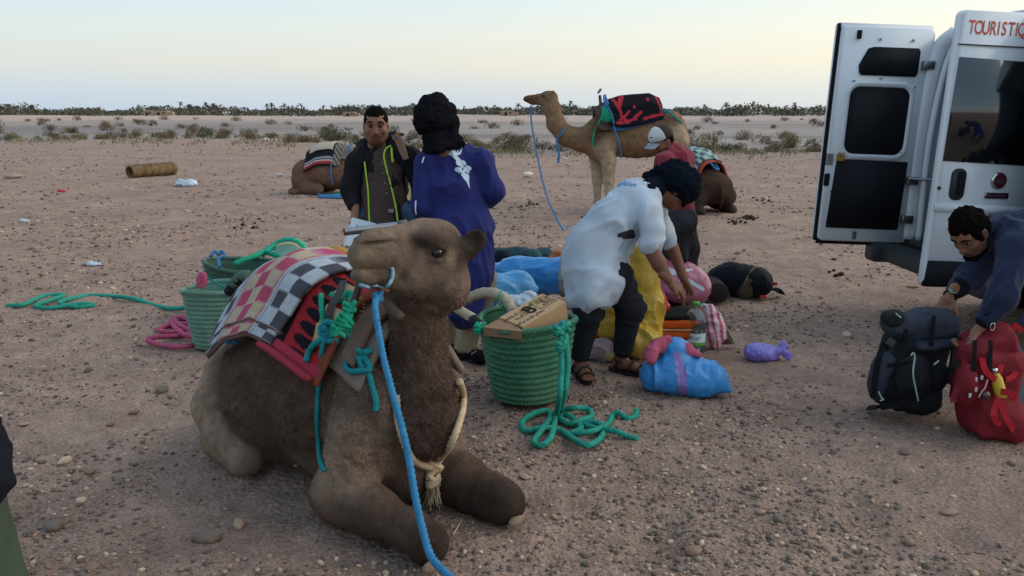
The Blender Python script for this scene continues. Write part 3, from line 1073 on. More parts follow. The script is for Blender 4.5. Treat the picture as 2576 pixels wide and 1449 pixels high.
# coat patches: dark wool saddle-cloth band, sun-bleached rump edge, tan knees and cheeks
q = V - CO
a_, s_, z_ = q @ cf, q @ cl, q[:, 2]
nz = fbm(V * 6, 3, 81)
t = np.clip((-.99 - a_ + .04 * nz - (z_ - .3) * .30) / .08, 0, 1)[:, None]
Cc = Cc * (1 - t) + F_TAN * t
t = (np.clip(1 - np.abs(z_ - .30) / .14, 0, 1) * np.clip((a_ + .05) / .1, 0, 1) * np.clip((-.10 - s_) / .1, 0, 1) * np.clip(1 - (a_ - .2) / .12, 0, 1))[:, None]
Cc = Cc * (1 - t * .8) + F_PALE * 1.15 * t * .8
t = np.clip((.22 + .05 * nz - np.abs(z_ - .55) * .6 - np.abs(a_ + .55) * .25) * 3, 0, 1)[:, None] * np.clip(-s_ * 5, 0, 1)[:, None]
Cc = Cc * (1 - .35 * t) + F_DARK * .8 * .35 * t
hq = ((V - HO) @ HR) / HS
def patch(c0, r, col, amt):
    global Cc
    t = np.clip(1.4 - 1.4 * np.linalg.norm((hq - A(*c0)) / A(*r), axis=1), 0, 1)[:, None] * amt
    Cc = Cc * (1 - t) + col * t
patch((.045, .06, .062), (.085, .07, .045), F_KNEE * .8, .95)
patch((.005, .088, .02), (.045, .04, .032), F_KNEE * .6, .7)
patch((-.045, .08, -.005), (.03, .05, .05), F_TAN * 1.1, .7)
patch((.28, .0, -.01), (.10, .09, .075), F_TAN * 1.05, .6)
patch((.13, .07, -.062), (.035, .04, .03), F_KNEE * .6, .7)
patch((-.01, .05, -.13), (.13, .09, .07), F_KNEE, .55)
Cc = Cc * (1 + .30 * fbm(V * 16, 3, 83))[:, None]
camel1 = thing('camel', 'large brown camel couched on the sand in front, head turned left', 'camel', B(-.4, 0, 0))
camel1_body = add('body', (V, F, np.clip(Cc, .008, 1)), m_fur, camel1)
for sg, nm in ((1, 'eye'), (-1, 'eye')):
    v, f_ = ico(3)
    add('eye', (v * .0245 + H(.006, sg * .0765, .018), f_), m_eye, camel1)
for sg in (-1, 1):
    v, f_ = ico(3)
    p = B(.588 if sg < 0 else .568, sg * .235 - .03, .040)
    add('knee_pad', ((v * A(.020, .042, .024)) @ RB.T + p, f_), m_hoofpad, camel1)
from mathutils.bvhtree import BVHTree
_bvh = [BVHTree.FromPolygons([Vector(v) for v in V], [list(map(int, f)) for f in F])]
def on(x, y, off=.012):
    """where the line of sight through a survey pixel meets the sculpted animal, lifted off its hide"""
    d = Vector(ray(x, y)); best = None
    for b in _bvh:
        h = b.ray_cast(Vector((0, 0, CAM_Z)), d.normalized())
        if h[0] is not None and (best is None or h[3] < best[3]): best = h
    if best is None: return W(x, y, 3.3)
    n = best[1] if best[1].dot(d) < 0 else -best[1]
    return np.array(best[0] + n * off)
# woolly locks: short strands combed along the coat
def locks(V, F, cols, N, length, width, seed, zone, flow=A(0, 0, -1), curl=.5):
    rr = np.random.default_rng(seed)
    Nn = normals(V, F)
    w = zone(V)
    ids = rr.choice(len(V), size=N, p=w / w.sum())
    p, n_, c = V[ids], Nn[ids], cols[ids]
    fl = flow + rr.normal(0, curl, (N, 3)) + np.stack([vnoise(p * 26, 7), vnoise(p * 26, 8), vnoise(p * 26, 9)], 1) * 1.6
    fl = fl - n_ * np.sum(fl * n_, 1)[:, None]
    fl /= np.linalg.norm(fl, axis=1)[:, None] + 1e-9
    L = length * rr.uniform(.5, 1.3, N)[:, None]
    sd = np.cross(fl, n_) * width * rr.uniform(.6, 1.4, N)[:, None]
    jit = rr.normal(0, .004, (N, 3))
    p = p + jit - n_ * .002
    b = p + fl * L * .55 + n_ * L * .26
    t = p + fl * L + n_ * L * .10
    VV = np.stack([p - sd, p + sd, b + sd * .7, b - sd * .7, t], 1).reshape(-1, 3)
    o = np.arange(N)[:, None] * 5
    FF = np.concatenate([o + np.array([[0, 1, 2]]), o + np.array([[0, 2, 3]]), o + np.array([[3, 2, 4]])])
    CC = np.repeat(c * rr.uniform(.85, 1.45, N)[:, None], 5, 0)
    return VV, FF, CC
def zone1(V):
    q = V - CO
    a, z, s = q @ cf, q[:, 2], q @ cl
    w = np.clip((z - .22) / .2, .02, 1) * np.where(z > 1.0, .0, 1) * np.where(a < -1.0, .1, 1) * np.where(a > .12, 1.6, .6)
    w = w * np.where((s > .15) & (a < .1), .15, 1) * np.where((z > .78) & (a < 0), 0, 1)
    return w + 1e-4
g = locks(V, F, Cc, 60000, .014, .0015, 5, zone1, curl=.75)
o = add('fur', g, m_fur_s, camel1, smooth=False, kind='stuff')
# ------------------------------------------------------------------ blankets, saddle and ropes on the front camel
m_wool = material('blanket_wool', attr=True, rough=.95, vary=.16, vscale=40, bump=.8, bscale=240, bdist=.004, spec=.1)
m_felt = material('saddle_felt', C('7b6d64'), rough=.95, vary=.25, vscale=12, bump=.9, bscale=120, bdist=.005)
m_wood = material('raw_wood', C('a98d6c'), rough=.75, vary=.25, vscale=9, bump=.3, bscale=30, aniso=(1, 12, 12))
m_steel = material('worn_steel', C('8e8f92'), rough=.35, vary=.15, vscale=20, bump=.1, metal=.9)
m_iron = material('dark_iron', C('4a4644'), rough=.5, vary=.25, vscale=20, bump=.2, metal=.7)
m_rope_t = material('rope_teal', C('1f8288'), rough=.85, vary=.25, vscale=40, bump=.7, bscale=300, bdist=.003)
m_rope_b = material('rope_blue', C('35789e'), rough=.85, vary=.25, vscale=40, bump=.7, bscale=300, bdist=.003)
m_rope_g = material('rope_green', C('1c9676'), rough=.85, vary=.25, vscale=40, bump=.7, bscale=300, bdist=.003)
m_rope_w = material('rope_tan', C('bda588'), rough=.9, vary=.25, vscale=30, bump=.8, bscale=200, bdist=.004)
m_rope_p = material('rope_pink', C('b0506e'), rough=.85, vary=.2, vscale=40, bump=.7, bscale=300, bdist=.003)
m_rope_d = material('rope_denim', C('3b6f9c'), rough=.85, vary=.2, vscale=40, bump=.7, bscale=300, bdist=.003)
def back_top(a):
    return np.interp(a, [-1.25, -1.05, -.85, -.6, -.4, -.2, 0, .2], [.66, .80, .93, 1.01, 1.00, .965, .92, .86])
def drape(a, t, lift, flare=0.0):
    """point on the loaded back: t = arc length from the ridge, + to the camel's right"""
    w = .20
    sg = np.sign(t); t = np.abs(t)
    ang_ = np.clip(t / w, 0, 1.22)
    s = w * np.sin(np.minimum(ang_, 1.22)) + np.maximum(t - 1.22 * w, 0) * .50
    z = back_top(a) + lift - w * .82 * (1 - np.cos(np.minimum(ang_, 1.22))) - np.maximum(t - 1.22 * w, 0) * .80
    return B_arr(a, -sg * (s + lift * .6 + flare), z)
def B_arr(a, s, z):
    return CO + np.asarray(a)[..., None] * cf + np.asarray(s)[..., None] * cl + np.asarray(z)[..., None] * A(0, 0, 1)
cG, cW, cP, cK, cBr = (np.array(C(c)[:3]) for c in ('4d4c53', 'adb1b7', 'ae4c66', 'b3a088', '5e4a44'))
def checks(U, Vv):
    """U 0..1 along the drape, Vv 0..1 across (rear to front)"""
    col = np.zeros(U.shape + (3,)); col[:] = cW
    nu = 11.0
    iu = np.floor(U * nu).astype(int)
    edges = [0, .10, .20, .235, .265, .29, .42, .55, .68, .71, .735, .77, .885, 1.01]
    iv = np.digitize(Vv, edges) - 1
    def setm(m, c): col[m] = c
    for b in (0, 1, 11, 12): setm((iv == b) & ((iu + b) % 2 == 0), cG)
    for b in (2, 4, 8, 10): setm((iv == b), cG * 1.1)
    fine = (np.floor(Vv * 150).astype(int) % 2 == 0)
    setm(((iv == 2) | (iv == 10)) & fine, cW)
    setm((iv == 4) | (iv == 8), cP * .9)
    setm(((iv == 4) | (iv == 8)) & fine, cK)
    for b in (5, 6, 7): 
        setm((iv == b), cK); setm((iv == b) & ((iu + b) % 2 == 0), cP)
    # woven blending at the cell borders
    fu = np.abs((U * nu) % 1 - .5)
    mix = (fu > .46)
    col[mix] = col[mix] * .6 + cW * .4
    return col
def blanket(name, a_rear, a_front, t0, t1, lift, skew, colfn, nu=150, nv=110, thick=.014, wav=.012, seed=0, folds=0.0):
    u = np.linspace(0, 1, nu)[:, None] + np.zeros((1, nv))
    v = np.linspace(0, 1, nv)[None, :] + np.zeros((nu, 1))
    t = t0 + (t1 - t0) * u
    a = a_rear + (a_front - a_rear) * v - skew * t
    P = drape(a, t, lift)
    dis = wav * fbm(np.stack([a * 5, t * 4, a * 0 + seed], -1).reshape(-1, 3), 3, seed).reshape(u.shape)
    dis = dis + folds * np.sin(v * 34 + 3 * u) * np.clip((u - .5) * 2, 0, 1) ** 1.5 * .01
    P = P + cl * (-np.sign(t) * dis)[..., None] * .7 + A(0, 0, 1) * (dis * .7)[..., None]
    g = sheet(P[:, ::-1], thick)
    col = colfn(u, v)[:, ::-1].reshape(-1, 3)
    return g[0], g[1], np.concatenate([col, col])
def dots(U, Vv):
    col = np.zeros(U.shape + (3,)); col[:] = np.array(C('1f1b20')[:3])
    red = np.array(C('9a2a2f')[:3])
    col[(Vv > .55) & (Vv < .93)] = red
    k = ((U * 15) % 1 - .5) ** 2 / .16 + ((Vv - .74) / .13) ** 2
    col[(k < 1)] = np.array(C('1f1b20')[:3])
    col[Vv > .93] = np.array(C('7d4433')[:3])
    col[U > .955] = np.array(C('a83a4c')[:3])
    return col
br = blanket('b', -.66, -.02, -.48, .50, .022, .02, dots, wav=.010, seed=4)
bl2 = add('blanket', br, m_wool, loc=B(-.4, 0, .8), label='black blanket with red dotted border, under the checked blanket on the front camel', cat='blanket')
for q in range(4):
    t = .46 + .02 * q
    path = [drape(np.array(a), np.array(t + .05 - .01 * q), .02 + .014 * q) for a in np.linspace(-.44, -.06, 6)]
    add('folded_edge', paint(tube(path, .013, 8, .02), C('9c3848' if q % 2 else 'a2483a')), m_wool, bl2)
path = [drape(np.array(-.018 - .02 * t), np.array(t), .03) for t in np.linspace(-.1, .53, 12)]
add('binding', paint(tube(path, .013, 8, .02), C('7d4433')), m_wool, bl2)
bg = blanket('c', -.94, -.24, -.52, .44, .050, .24, checks, wav=.016, seed=2)
bl1 = add('blanket', bg, m_wool, loc=B(-.6, 0, .9), label='pink, cream and grey checked wool blanket draped over the front camel\'s back', cat='blanket')
bgu = blanket('c', -.92, -.26, .05, .50, .034, .24, checks, nu=90, wav=.014, seed=3)
add('lower_fold', bgu, m_wool, bl1)
for tt, lf, a0, a1 in ((.44, .046, -.94, -.24), (.50, .03, -.92, -.26)):
    path = [drape(np.array(a - .24 * tt), np.array(tt), lf) for a in np.linspace(a0, a1, 14)]
    add('binding', paint(tube(path, .011, 8, .02), C('6e5650')), m_wool, bl1)
# saddle
def bvh_(g): return BVHTree.FromPolygons([Vector(v) for v in g[0]], [list(map(int, f)) for f in g[1]])
sad = thing('saddle', 'wooden pack saddle with felt pad and steel handlebar on the front camel', 'saddle', B(-.05, 0, .8))
def sad_sheet(a0, a1, t0, t1, lift, thick, wav=.01, seed=6, n=40):
    u = np.linspace(0, 1, n)[:, None] + np.zeros((1, n)); v = np.linspace(0, 1, n)[None, :] + np.zeros((n, 1))
    t = t0 + (t1 - t0) * u; a = a0 + (a1 - a0) * v
    P = drape(a, t, lift)
    P = P + (wav * fbm(P.reshape(-1, 3) * 9, 2, seed)).reshape(n, n, 1) * -cl
    return sheet(P[:, ::-1], thick)
pad_g = sad_sheet(-.14, .15, -.45, .40, -.035, .03)
add('felt_pad', pad_g, m_felt, sad)
_bvh += [bvh_(g_) for g_ in (br, bg, pad_g)]
add('felt_pad', sad_sheet(.02, .10, .02, .34, -.005, .03, seed=9), material('felt_brown', C('6d5a4e'), rough=.95, vary=.2, bump=.9, bscale=120), sad)
def plank_at(x, y, hl, hw, rot, off=.012):
    p = on(x, y, off); px, py = on(x + 14, y, off), on(x, y + 14, off)
    fx = nrm(px - p); n_ = nrm(np.cross(py - p, fx)); n_ = n_ if n_ @ ray(x, y) < 0 else -n_
    fx = nrm(fx - n_ * (fx @ n_)); fy = np.cross(n_, fx); c_, s_ = math.cos(rot), math.sin(rot)
    g_ = box(p, (hl, hw, .011), np.stack([fx * c_ + fy * s_, fy * c_ - fx * s_, n_], 1), .003)
    _bvh.append(bvh_(g_)); add('plank', g_, m_wood, sad, smooth=False)
for pl in ((842, 800, .058, .042, -.35), (884, 828, .040, .028, -.5), (812, 842, .030, .05, .1), (872, 742, .045, .04, -.5)): plank_at(*pl)
post0 = W(868, 815, 3.28); post1 = W(900, 730, 3.30); bar_y = W(940, 575, 3.40)
add('post', tube([post0, post1, W(905, 700, 3.32)], .016, 10), m_iron, sad)
add('post', tube([W(905, 705, 3.32), bar_y + A(0, 0, -.0)], .013, 10), m_steel, sad)
hb0, hb1 = W(866, 583, 3.32), W(1006, 567, 3.42)
hb = add('handlebar', tube([hb0, hb0 * .5 + hb1 * .5, hb1], .0165, 14, cap=False), m_steel, sad)
dd = nrm(hb1 - hb0)
add('tube_end', tube([hb0 + dd * .004, hb0 + dd * .012], .0145, 14), material('tube_end', C('8a6450'), rough=.8, vary=.1, bump=0), hb)
add('handlebar_grip', tube([hb1 - dd * .012, hb1 + dd * .03], [.020, .022], 12), material('grip_grey', C('66605d'), rough=.9), sad)
add('strap', strap([on(868, 715, .02), on(858, 745, .02), on(840, 780, .02), on(820, 830, .02)], .03, .004, (0, -1, .4)), m_iron, sad)
# yellow stitching on the felt
for q in range(11):
    p = on(906 + 6 * math.sin(q * .5), 752 + q * 11, .006)
    add('stitch', tube([p + A(-.012, 0, .002), p + A(.012, -.004, -.003)], .0025, 5), material('straw', C('b7a45a'), rough=.9, vary=0, bump=0) if q == 0 else bpy.data.materials['straw'], sad)
def rope(name, pts, r, mat, label, cat='rope', group=None, n=10, pitch=5.0, fuzz=0, parent=None, step=None):
    g = tube(pts, r, n + 2, step or max(np.max(r) * .55, .004), strands=3, pitch=pitch, depth=.30)
    if fuzz:
        rr = np.random.default_rng(len(pts) * 7 + fuzz)
        S = spline(pts, .004)
        ids = rr.integers(1, len(S) - 1, fuzz)
        d = rr.normal(0, 1, (fuzz, 3)); d /= np.linalg.norm(d, axis=1)[:, None]
        p = S[ids] + d * np.max(r) * .8
        t = S[ids + 1] - S[ids - 1]; t /= np.linalg.norm(t, axis=1)[:, None] + 1e-9
        e = p + (d * .8 + t * rr.normal(0, 1, (fuzz, 1))) * np.max(r) * rr.uniform(.5, 1.3, (fuzz, 1))
        sd = np.cross(d, t) * .0008
        VV = np.stack([p - sd, p + sd, e], 1).reshape(-1, 3)
        g = join(g, (VV, [[3 * q, 3 * q + 1, 3 * q + 2] for q in range(fuzz)]))
    if parent is not None: return add(name, g, mat, parent)
    return add(name, g, mat, loc=pts[0], label=label, cat=cat, group=group)
def knot(p, r, rr_, mat, parent, seed=0, name='knot'):
    rg = np.random.default_rng(seed)
    pts = []
    for q in range(14):
        a = q * 2.1
        pts.append(np.asarray(p) + A(math.cos(a), math.sin(a) * .8, math.sin(a * 1.3 + seed)) * r * rg.uniform(.6, 1))
    return rope(name, pts, rr_, mat, None, parent=parent, n=8)
# girth rope down the flank
gr = rope('rope', [on(818, 830), on(815, 880), on(808, 960), on(802, 1040), on(804, 1110), on(812, 1160), on(820, 1182)], .0105, m_rope_t,
          'teal girth rope running down the front camel\'s flank', fuzz=300)
kn = rope('rope', [on(775, 912), on(783, 885), on(803, 862), on(830, 850), on(848, 838), on(846, 820), on(828, 812), on(812, 830), on(824, 858), on(848, 855)], .013, m_rope_t,
          'teal rope knotted in a bundle beside the saddle of the front camel', fuzz=300)
knot(on(832, 838), .030, .011, m_rope_t, kn, 3)
gk = rope('rope', [on(812, 745), on(816, 790), on(828, 830), on(850, 815), on(868, 790), on(885, 770), on(882, 740), on(858, 752), on(838, 740)], .012, m_rope_g,
          'bright green rope tangled over the saddle planks', fuzz=400)
for q, (x, y) in enumerate(((862, 812), (848, 830), (878, 775), (870, 800))): knot(W(x, y, 2.99), .026, .009, m_rope_g, gk, q)
g2 = rope('rope', [on(878, 775), on(880, 810), on(895, 845), on(912, 885)], .012, m_rope_g, 'pair of green cords from the saddle to the teal loop', fuzz=200)
rope('cord', [on(868, 800), on(885, 850), on(905, 888)], .010, m_rope_g, None, parent=g2)
lp = rope('rope', [on(962, 878), on(935, 885), on(908, 890), on(888, 900), on(876, 918), on(882, 935), on(905, 936), on(925, 925), on(918, 900), on(910, 915), on(925, 945), on(938, 975), on(946, 1005), on(944, 1030)], .0125, m_rope_t,
          'teal rope loop with a loose end hanging on the front camel\'s shoulder', fuzz=400)
knot(on(915, 893), .026, .011, m_rope_t, lp, 9)
bt = rope('rope', [W(575, 838, 3.9), W(578, 850, 3.88), W(570, 860, 3.87), W(590, 852, 3.87), W(585, 840, 3.88)], .014, m_rope_d, 'short blue rope tied at the root of the front camel\'s tail')
knot(W(578, 848, 3.87), .03, .012, m_rope_d, bt, 5)
add('cord', tube([W(960, 740, 3.16), W(985, 775, 3.14), W(1010, 800, 3.12)], .02, 8), material('leather_strap', C('5a4c44'), rough=.7), sad)
# halter and blue lead rope
hal = thing('halter', 'pale blue rope halter tied round the front camel\'s lower jaw', 'halter', H(.2, 0, -.15))
m_pale = material('rope_pale', C('7fa3b3'), rough=.85, vary=.2, bump=.6, bscale=300)
rope('loop', [on(984, 672, .002), on(987, 684, .008), on(984, 700, .008), on(974, 716, .008), on(958, 728, .010), on(945, 726, .012), on(925, 716, .01), on(905, 712, .006)], .0075, m_pale, None, parent=hal)
lk = on(945, 716, .014) + A(0, 0, -.035)
knot(lk, .018, .010, m_rope_b, hal, 4)
LR = [lk, W(944, 770, 2.88), W(952, 830, 2.80), W(965, 900, 2.72), W(988, 990, 2.62), W(1010, 1070, 2.55), W(1028, 1150, 2.50), W(1045, 1250, 2.44), W(1063, 1330, 2.38), W(1085, 1400, 2.30), W(1130, 1450, 2.20), W(1190, 1500, 2.1), G(1290, 1590)]
rope('lead_rope', LR, .0115, m_rope_b, 'blue lead rope hanging from the front camel\'s mouth to the ground', fuzz=500)
# tan rope necklace
nk = [on(1005, 990), on(1004, 1040, .016), on(1015, 1100, .016), on(1045, 1150, .016), on(1075, 1172, .018), on(1105, 1160, .018), on(1130, 1110, .018), on(1150, 1050, .016), on(1158, 1000, .014), on(1156, 960, .012)]
ne = rope('neck_rope', nk, .0155, m_rope_w, 'frayed tan rope collar knotted under the front camel\'s neck', fuzz=300)
NKP = on(1098, 1170, .03)
knot(NKP, .042, .015, m_rope_w, ne, 6)
knot(NKP + A(.0, -.02, -.06), .034, .014, m_rope_w, ne, 7)
rg = np.random.default_rng(3)
VV, FF = [], []
for q in range(70):
    p = NKP + A(0, -.02, -.08) + rg.normal(0, .014, 3); e = p + A(rg.normal(0, .018), rg.normal(0, .018), -rg.uniform(.05, .10)); sd = A(.0018, .0015, 0)
    b = len(VV); VV += [p - sd, p + sd, e + sd * .6, e - sd * .6]; FF.append([b, b + 1, b + 2, b + 3])
add('tassel', (np.array(VV), FF), m_rope_w, ne, smooth=False)
# ------------------------------------------------------------------ the other camels
def decal(fn, x0, x1, y0, y1, step, bvhs, off=.004):
    """sewn-on or printed patch: cells of a survey-plane shape laid on the surface they sit on"""
    nx, ny = int((x1 - x0) / step) + 1, int((y1 - y0) / step) + 1
    idx, V, F = {}, [], []
    def vid(i, j):
        if (i, j) in idx: return idx[(i, j)]
        d = Vector(ray(x0 + i * step, y0 + j * step)).normalized(); best = None
        for b in bvhs:
            h = b.ray_cast(Vector((0, 0, CAM_Z)), d)
            if h[0] is not None and (best is None or h[3] < best[3]): best = h
        if best is None: idx[(i, j)] = None; return None
        V.append(best[0] - d * off)
        idx[(i, j)] = len(V) - 1
        return idx[(i, j)]
    for i in range(nx):
        for j in range(ny):
            if fn(x0 + (i + .5) * step, y0 + (j + .5) * step):
                q = [vid(i, j), vid(i, j + 1), vid(i + 1, j + 1), vid(i + 1, j)]
                if None not in q: F.append(q)
    return np.array([v[:] for v in V]), F
def bvh_of(g):
    return BVHTree.FromPolygons([Vector(v) for v in g[0]], [list(map(int, f)) for f in (g[1].tolist() if isinstance(g[1], np.ndarray) else g[1])])
D2 = 14.0
def K(x, y, off=0.0): return W(x, y, D2) + A(0, off, 0)      # the standing camel is seen square on
c_t, c_l, c_w, c_f = (np.array(C(c)[:3]) for c in ('7d634b', 'a38d76', '55402f', '69513f'))
S_ = Sculpt(.10)
RX = np.eye(3)
S_.ell(K(1597, 338), (.78, .36, .40), c_t, RX)
S_.ell(K(1512, 350), (.34, .29, .40), c_t * .9, RX)
S_.ell(K(1682, 338), (.30, .33, .40), c_t * .85, RX)
S_.ell(K(1592, 292), (.40, .18, .20), c_w, RX)
S_.chain([K(1505, 350), K(1462, 352), K(1425, 343), K(1398, 312), K(1388, 275), K(1386, 248)], [.27, .20, .165, .15, .135, .115], c_t, .08)
S_.ell(K(1382, 243), (.13, .09, .095), c_f, RX, .05)
S_.flat(K(1372, 246), K(1332, 249), (.075, .098), (.055, .062), (0, 1, 0), c_f, .05)
S_.flat(K(1375, 258), K(1338, 259), (.06, .06), (.04, .035), (0, 1, 0), c_t, .05)
S_.ell(K(1325, 249), (.065, .055, .055), c_f, RX, .03)
S_.cone(K(1313, 256, -.05), K(1340, 258, -.06), .012, .01, c_w * .4, .01, 's')
for sg in (-1, 1): S_.ell(K(1391, 236, sg * .08), (.025, .02, .06), c_w * .8, RX, .02)
for sg, dx in ((-1, 12), (1, -12)):
    o_ = sg * .17
    S_.chain([K(1513 + dx * .3, 375, o_), K(1516 + dx, 402, o_), K(1518 + dx, 455, o_), K(1517 + dx, 512, o_), K(1516 + dx, 530, o_)], [.20, .125, .085, .062, .075], c_l, .05)
    S_.ell(K(1511 + dx, 534, o_), (.13, .10, .05), c_l * .8, RX, .04)
    S_.chain([K(1690, 355, o_), K(1688 - dx, 398, o_), K(1706 - dx, 450, o_), K(1700 - dx, 515, o_)], [.26, .17, .085, .06], c_l * .9, .05)
    S_.ell(K(1693 - dx, 534, o_), (.13, .10, .05), c_l * .8, RX, .04)
S_.chain([K(1716, 318), K(1724, 335), K(1727, 380)], [.05, .035, .03], c_w * .5, .03)
def disp2(V, N): return .012 * fbm(V * 14, 3, 91) + .02 * np.clip(fbm(V * 2, 2, 92), -1, 1)
V, F, Cc = S_.mesh(.018, disp2, .06)
wz_ = np.clip(1 - np.linalg.norm((V - K(1497, 335, -.3)) / A(.20, .5, .36), axis=1), 0, 1)[:, None]
Cc = Cc * (1 - wz_ * .8) + c_w * .75 * wz_ * .8
wz_ = np.clip((V[:, 2] - 1.72) / .2, 0, 1)[:, None] * np.clip((V[:, 0] - 1.2) / .3, 0, 1)[:, None]
Cc = Cc * (1 - .5 * wz_) + c_w * .5 * wz_
Cc = Cc * (1 + .25 * fbm(V * 7, 3, 93))[:, None]
camel2 = thing('camel', 'standing tan camel facing left under a black and red blanket', 'camel', K(1600, 538))
add('body', (V, F, np.clip(Cc, .01, 1)), m_fur_s, camel2)
v, f_ = ico(2)
add('eye', (v * .022 + K(1366, 240, -.098), f_), m_eye, camel2)
b2 = bvh_of((V, F))
# its blankets
def blank2(x0, x1, top, bot, off, colfn, n=60, th=.02, seed=1, rag=0.0):
    u = np.linspace(0, 1, n)[:, None] + np.zeros((1, n)); v = np.linspace(0, 1, n)[None, :] + np.zeros((n, 1))
    P = np.zeros((n, n, 3))
    for i in range(n):
        for j in range(n):
            vv = v[i, j]; x = x0 + (x1 - x0) * vv
            yt = np.interp(vv, np.linspace(0, 1, len(top)), top); yb = np.interp(vv, np.linspace(0, 1, len(bot)), bot)
            t = u[i, j]
            y = yt + (yb - yt) * max(0, (t - .38) / .62)
            dep = .34 * math.cos(min(t / .55, 1) * math.pi * .5) if t < .55 else 0.0
            lat = np.interp(t, [0, .38, .6, 1], [.30, 0, -.26, -.40])
            if t < .38: y = yt + (1 - t / .38) ** 2 * 30
            P[i, j] = K(x, y, lat - off)
    P = P + A(0, -.02, 0) * fbm(P.reshape(-1, 3) * 4, 2, seed).reshape(n, n, 1)
    g = sheet(P, th)
    c = colfn(u, v).reshape(-1, 3)
    return g[0], g[1], np.concatenate([c, c])
def navy2(U, Vv): return np.zeros(U.shape + (3,)) + np.array(C('3f6187')[:3])
def motif2(U, Vv):
    col = np.zeros(U.shape + (3,)) + np.array(C('17151b')[:3]); red = np.array(C('a52f3a')[:3])
    x, y = Vv * 2.0, (U - .38) / .62
    m = np.zeros(U.shape, bool)
    for (ax, ay, bx, by, w) in ((.2, .05, .45, .55, .05), (.55, .0, .4, .3, .09), (.4, .8, .75, .55, .045), (.45, .65, .7, .9, .045), (.3, .9, 1.0, .8, .04), (.95, .75, 1.2, .62, .05), (1.3, .85, 1.9, .8, .05), (1.85, .0, 1.95, .8, .04)):
        d = np.array([bx - ax, by - ay]); L2 = d @ d
        t = np.clip(((x - ax) * d[0] + (y - ay) * d[1]) / L2, 0, 1)
        m |= np.hypot(x - ax - t * d[0], y - ay - t * d[1]) < w
    m |= np.hypot(x - .95, y - .42) < .05
    m |= np.hypot(x - 1.5, y - .22) < .06
    col[m] = red
    return col
bb = add('blanket', blank2(1515, 1640, [258, 240, 236, 250], [324, 328, 316, 305], .01, navy2), m_wool, loc=K(1580, 300), label='blue under-blanket showing below the black and red one', cat='blanket')
add('blanket', blank2(1526, 1658, [250, 242, 238, 236, 234, 246], [312, 318, 313, 306, 298], .05, motif2, seed=3), m_wool, loc=K(1590, 280), label='black blanket with red motif over the standing camel\'s hump', cat='blanket')
s2 = thing('saddle', 'dark padded pack saddle with T-handle on the standing camel', 'saddle', K(1500, 300))
add('pad', blank2(1494, 1530, [268, 262, 262], [318, 326, 324], .02, lambda U, v: np.zeros(U.shape + (3,)) + np.array(C('4f4039')[:3]), n=24, seed=5, th=.05), m_wool, s2)
add('post', tube([K(1513, 280), K(1509, 240)], .028, 8), m_iron, s2)
add('handlebar', tube([K(1507, 226, -.25), K(1509, 232, .25)], .022, 8), m_steel, s2)
r2 = rope('rope', [K(1522, 240, -.1), K(1516, 250, -.3), K(1524, 262, -.35), K(1518, 240, -.2), K(1514, 255, -.38), K(1530, 285, -.42), K(1540, 330, -.42), K(1552, 365, -.36), K(1558, 395, -.2)], .015, m_rope_d, 'blue girth rope coiled on the saddle of the standing camel', n=8)
rope('rope', [K(1512, 285, -.38), K(1503, 302, -.40), K(1492, 325, -.36), K(1487, 350, -.30), K(1490, 372, -.22)], .015, m_rope_g, 'green rope down the standing camel\'s shoulder', n=8)
rg = np.random.default_rng(8); VV, FF = [], []
for q in range(160):
    p = K(1514 + rg.normal(0, 3), 275 + rg.normal(0, 3), -.40); e = K(1520 + rg.normal(0, 7), 298 + rg.uniform(-8, 12), -.44 - rg.uniform(0, .06)); sd = A(.008, 0, .004)
    b = len(VV); VV += [p - sd, p + sd, e]; FF.append([b, b + 1, b + 2])
add('tassel', (np.array(VV), FF), m_rope_g, loc=K(1514, 280, -.4), smooth=False, label='bright green frayed rope tassel on the standing camel\'s saddle', cat='tassel')
rope('rope', [K(1658, 280, -.36), K(1668, 285, -.37), K(1655, 276, -.37), K(1664, 276, -.38), K(1685, 292, -.36), K(1705, 308, -.28), K(1718, 318, -.12)], .016, m_rope_t, 'teal crupper rope from the blanket to the standing camel\'s tail', n=8)
rope('rope', [K(1424, 306, .10), K(1421, 318, -.12), K(1412, 335, -.20), K(1400, 350, -.16), K(1400, 365, -.19), K(1404, 385, -.2), K(1403, 408, -.2)], .019, m_rope_d, 'blue rope collar with a hanging end on the standing camel', n=8)
rope('lead_rope', [K(1334, 266, -.06), K(1336, 300, -.1), K(1343, 350, -.2), K(1352, 400, -.4), K(1362, 450, -.7), K(1378, 500, -1.2), K(1400, 538, -2.0), G(1432, 568)], .014, m_rope_d, 'thin blue lead rope from the standing camel\'s mouth to the sand', n=6)

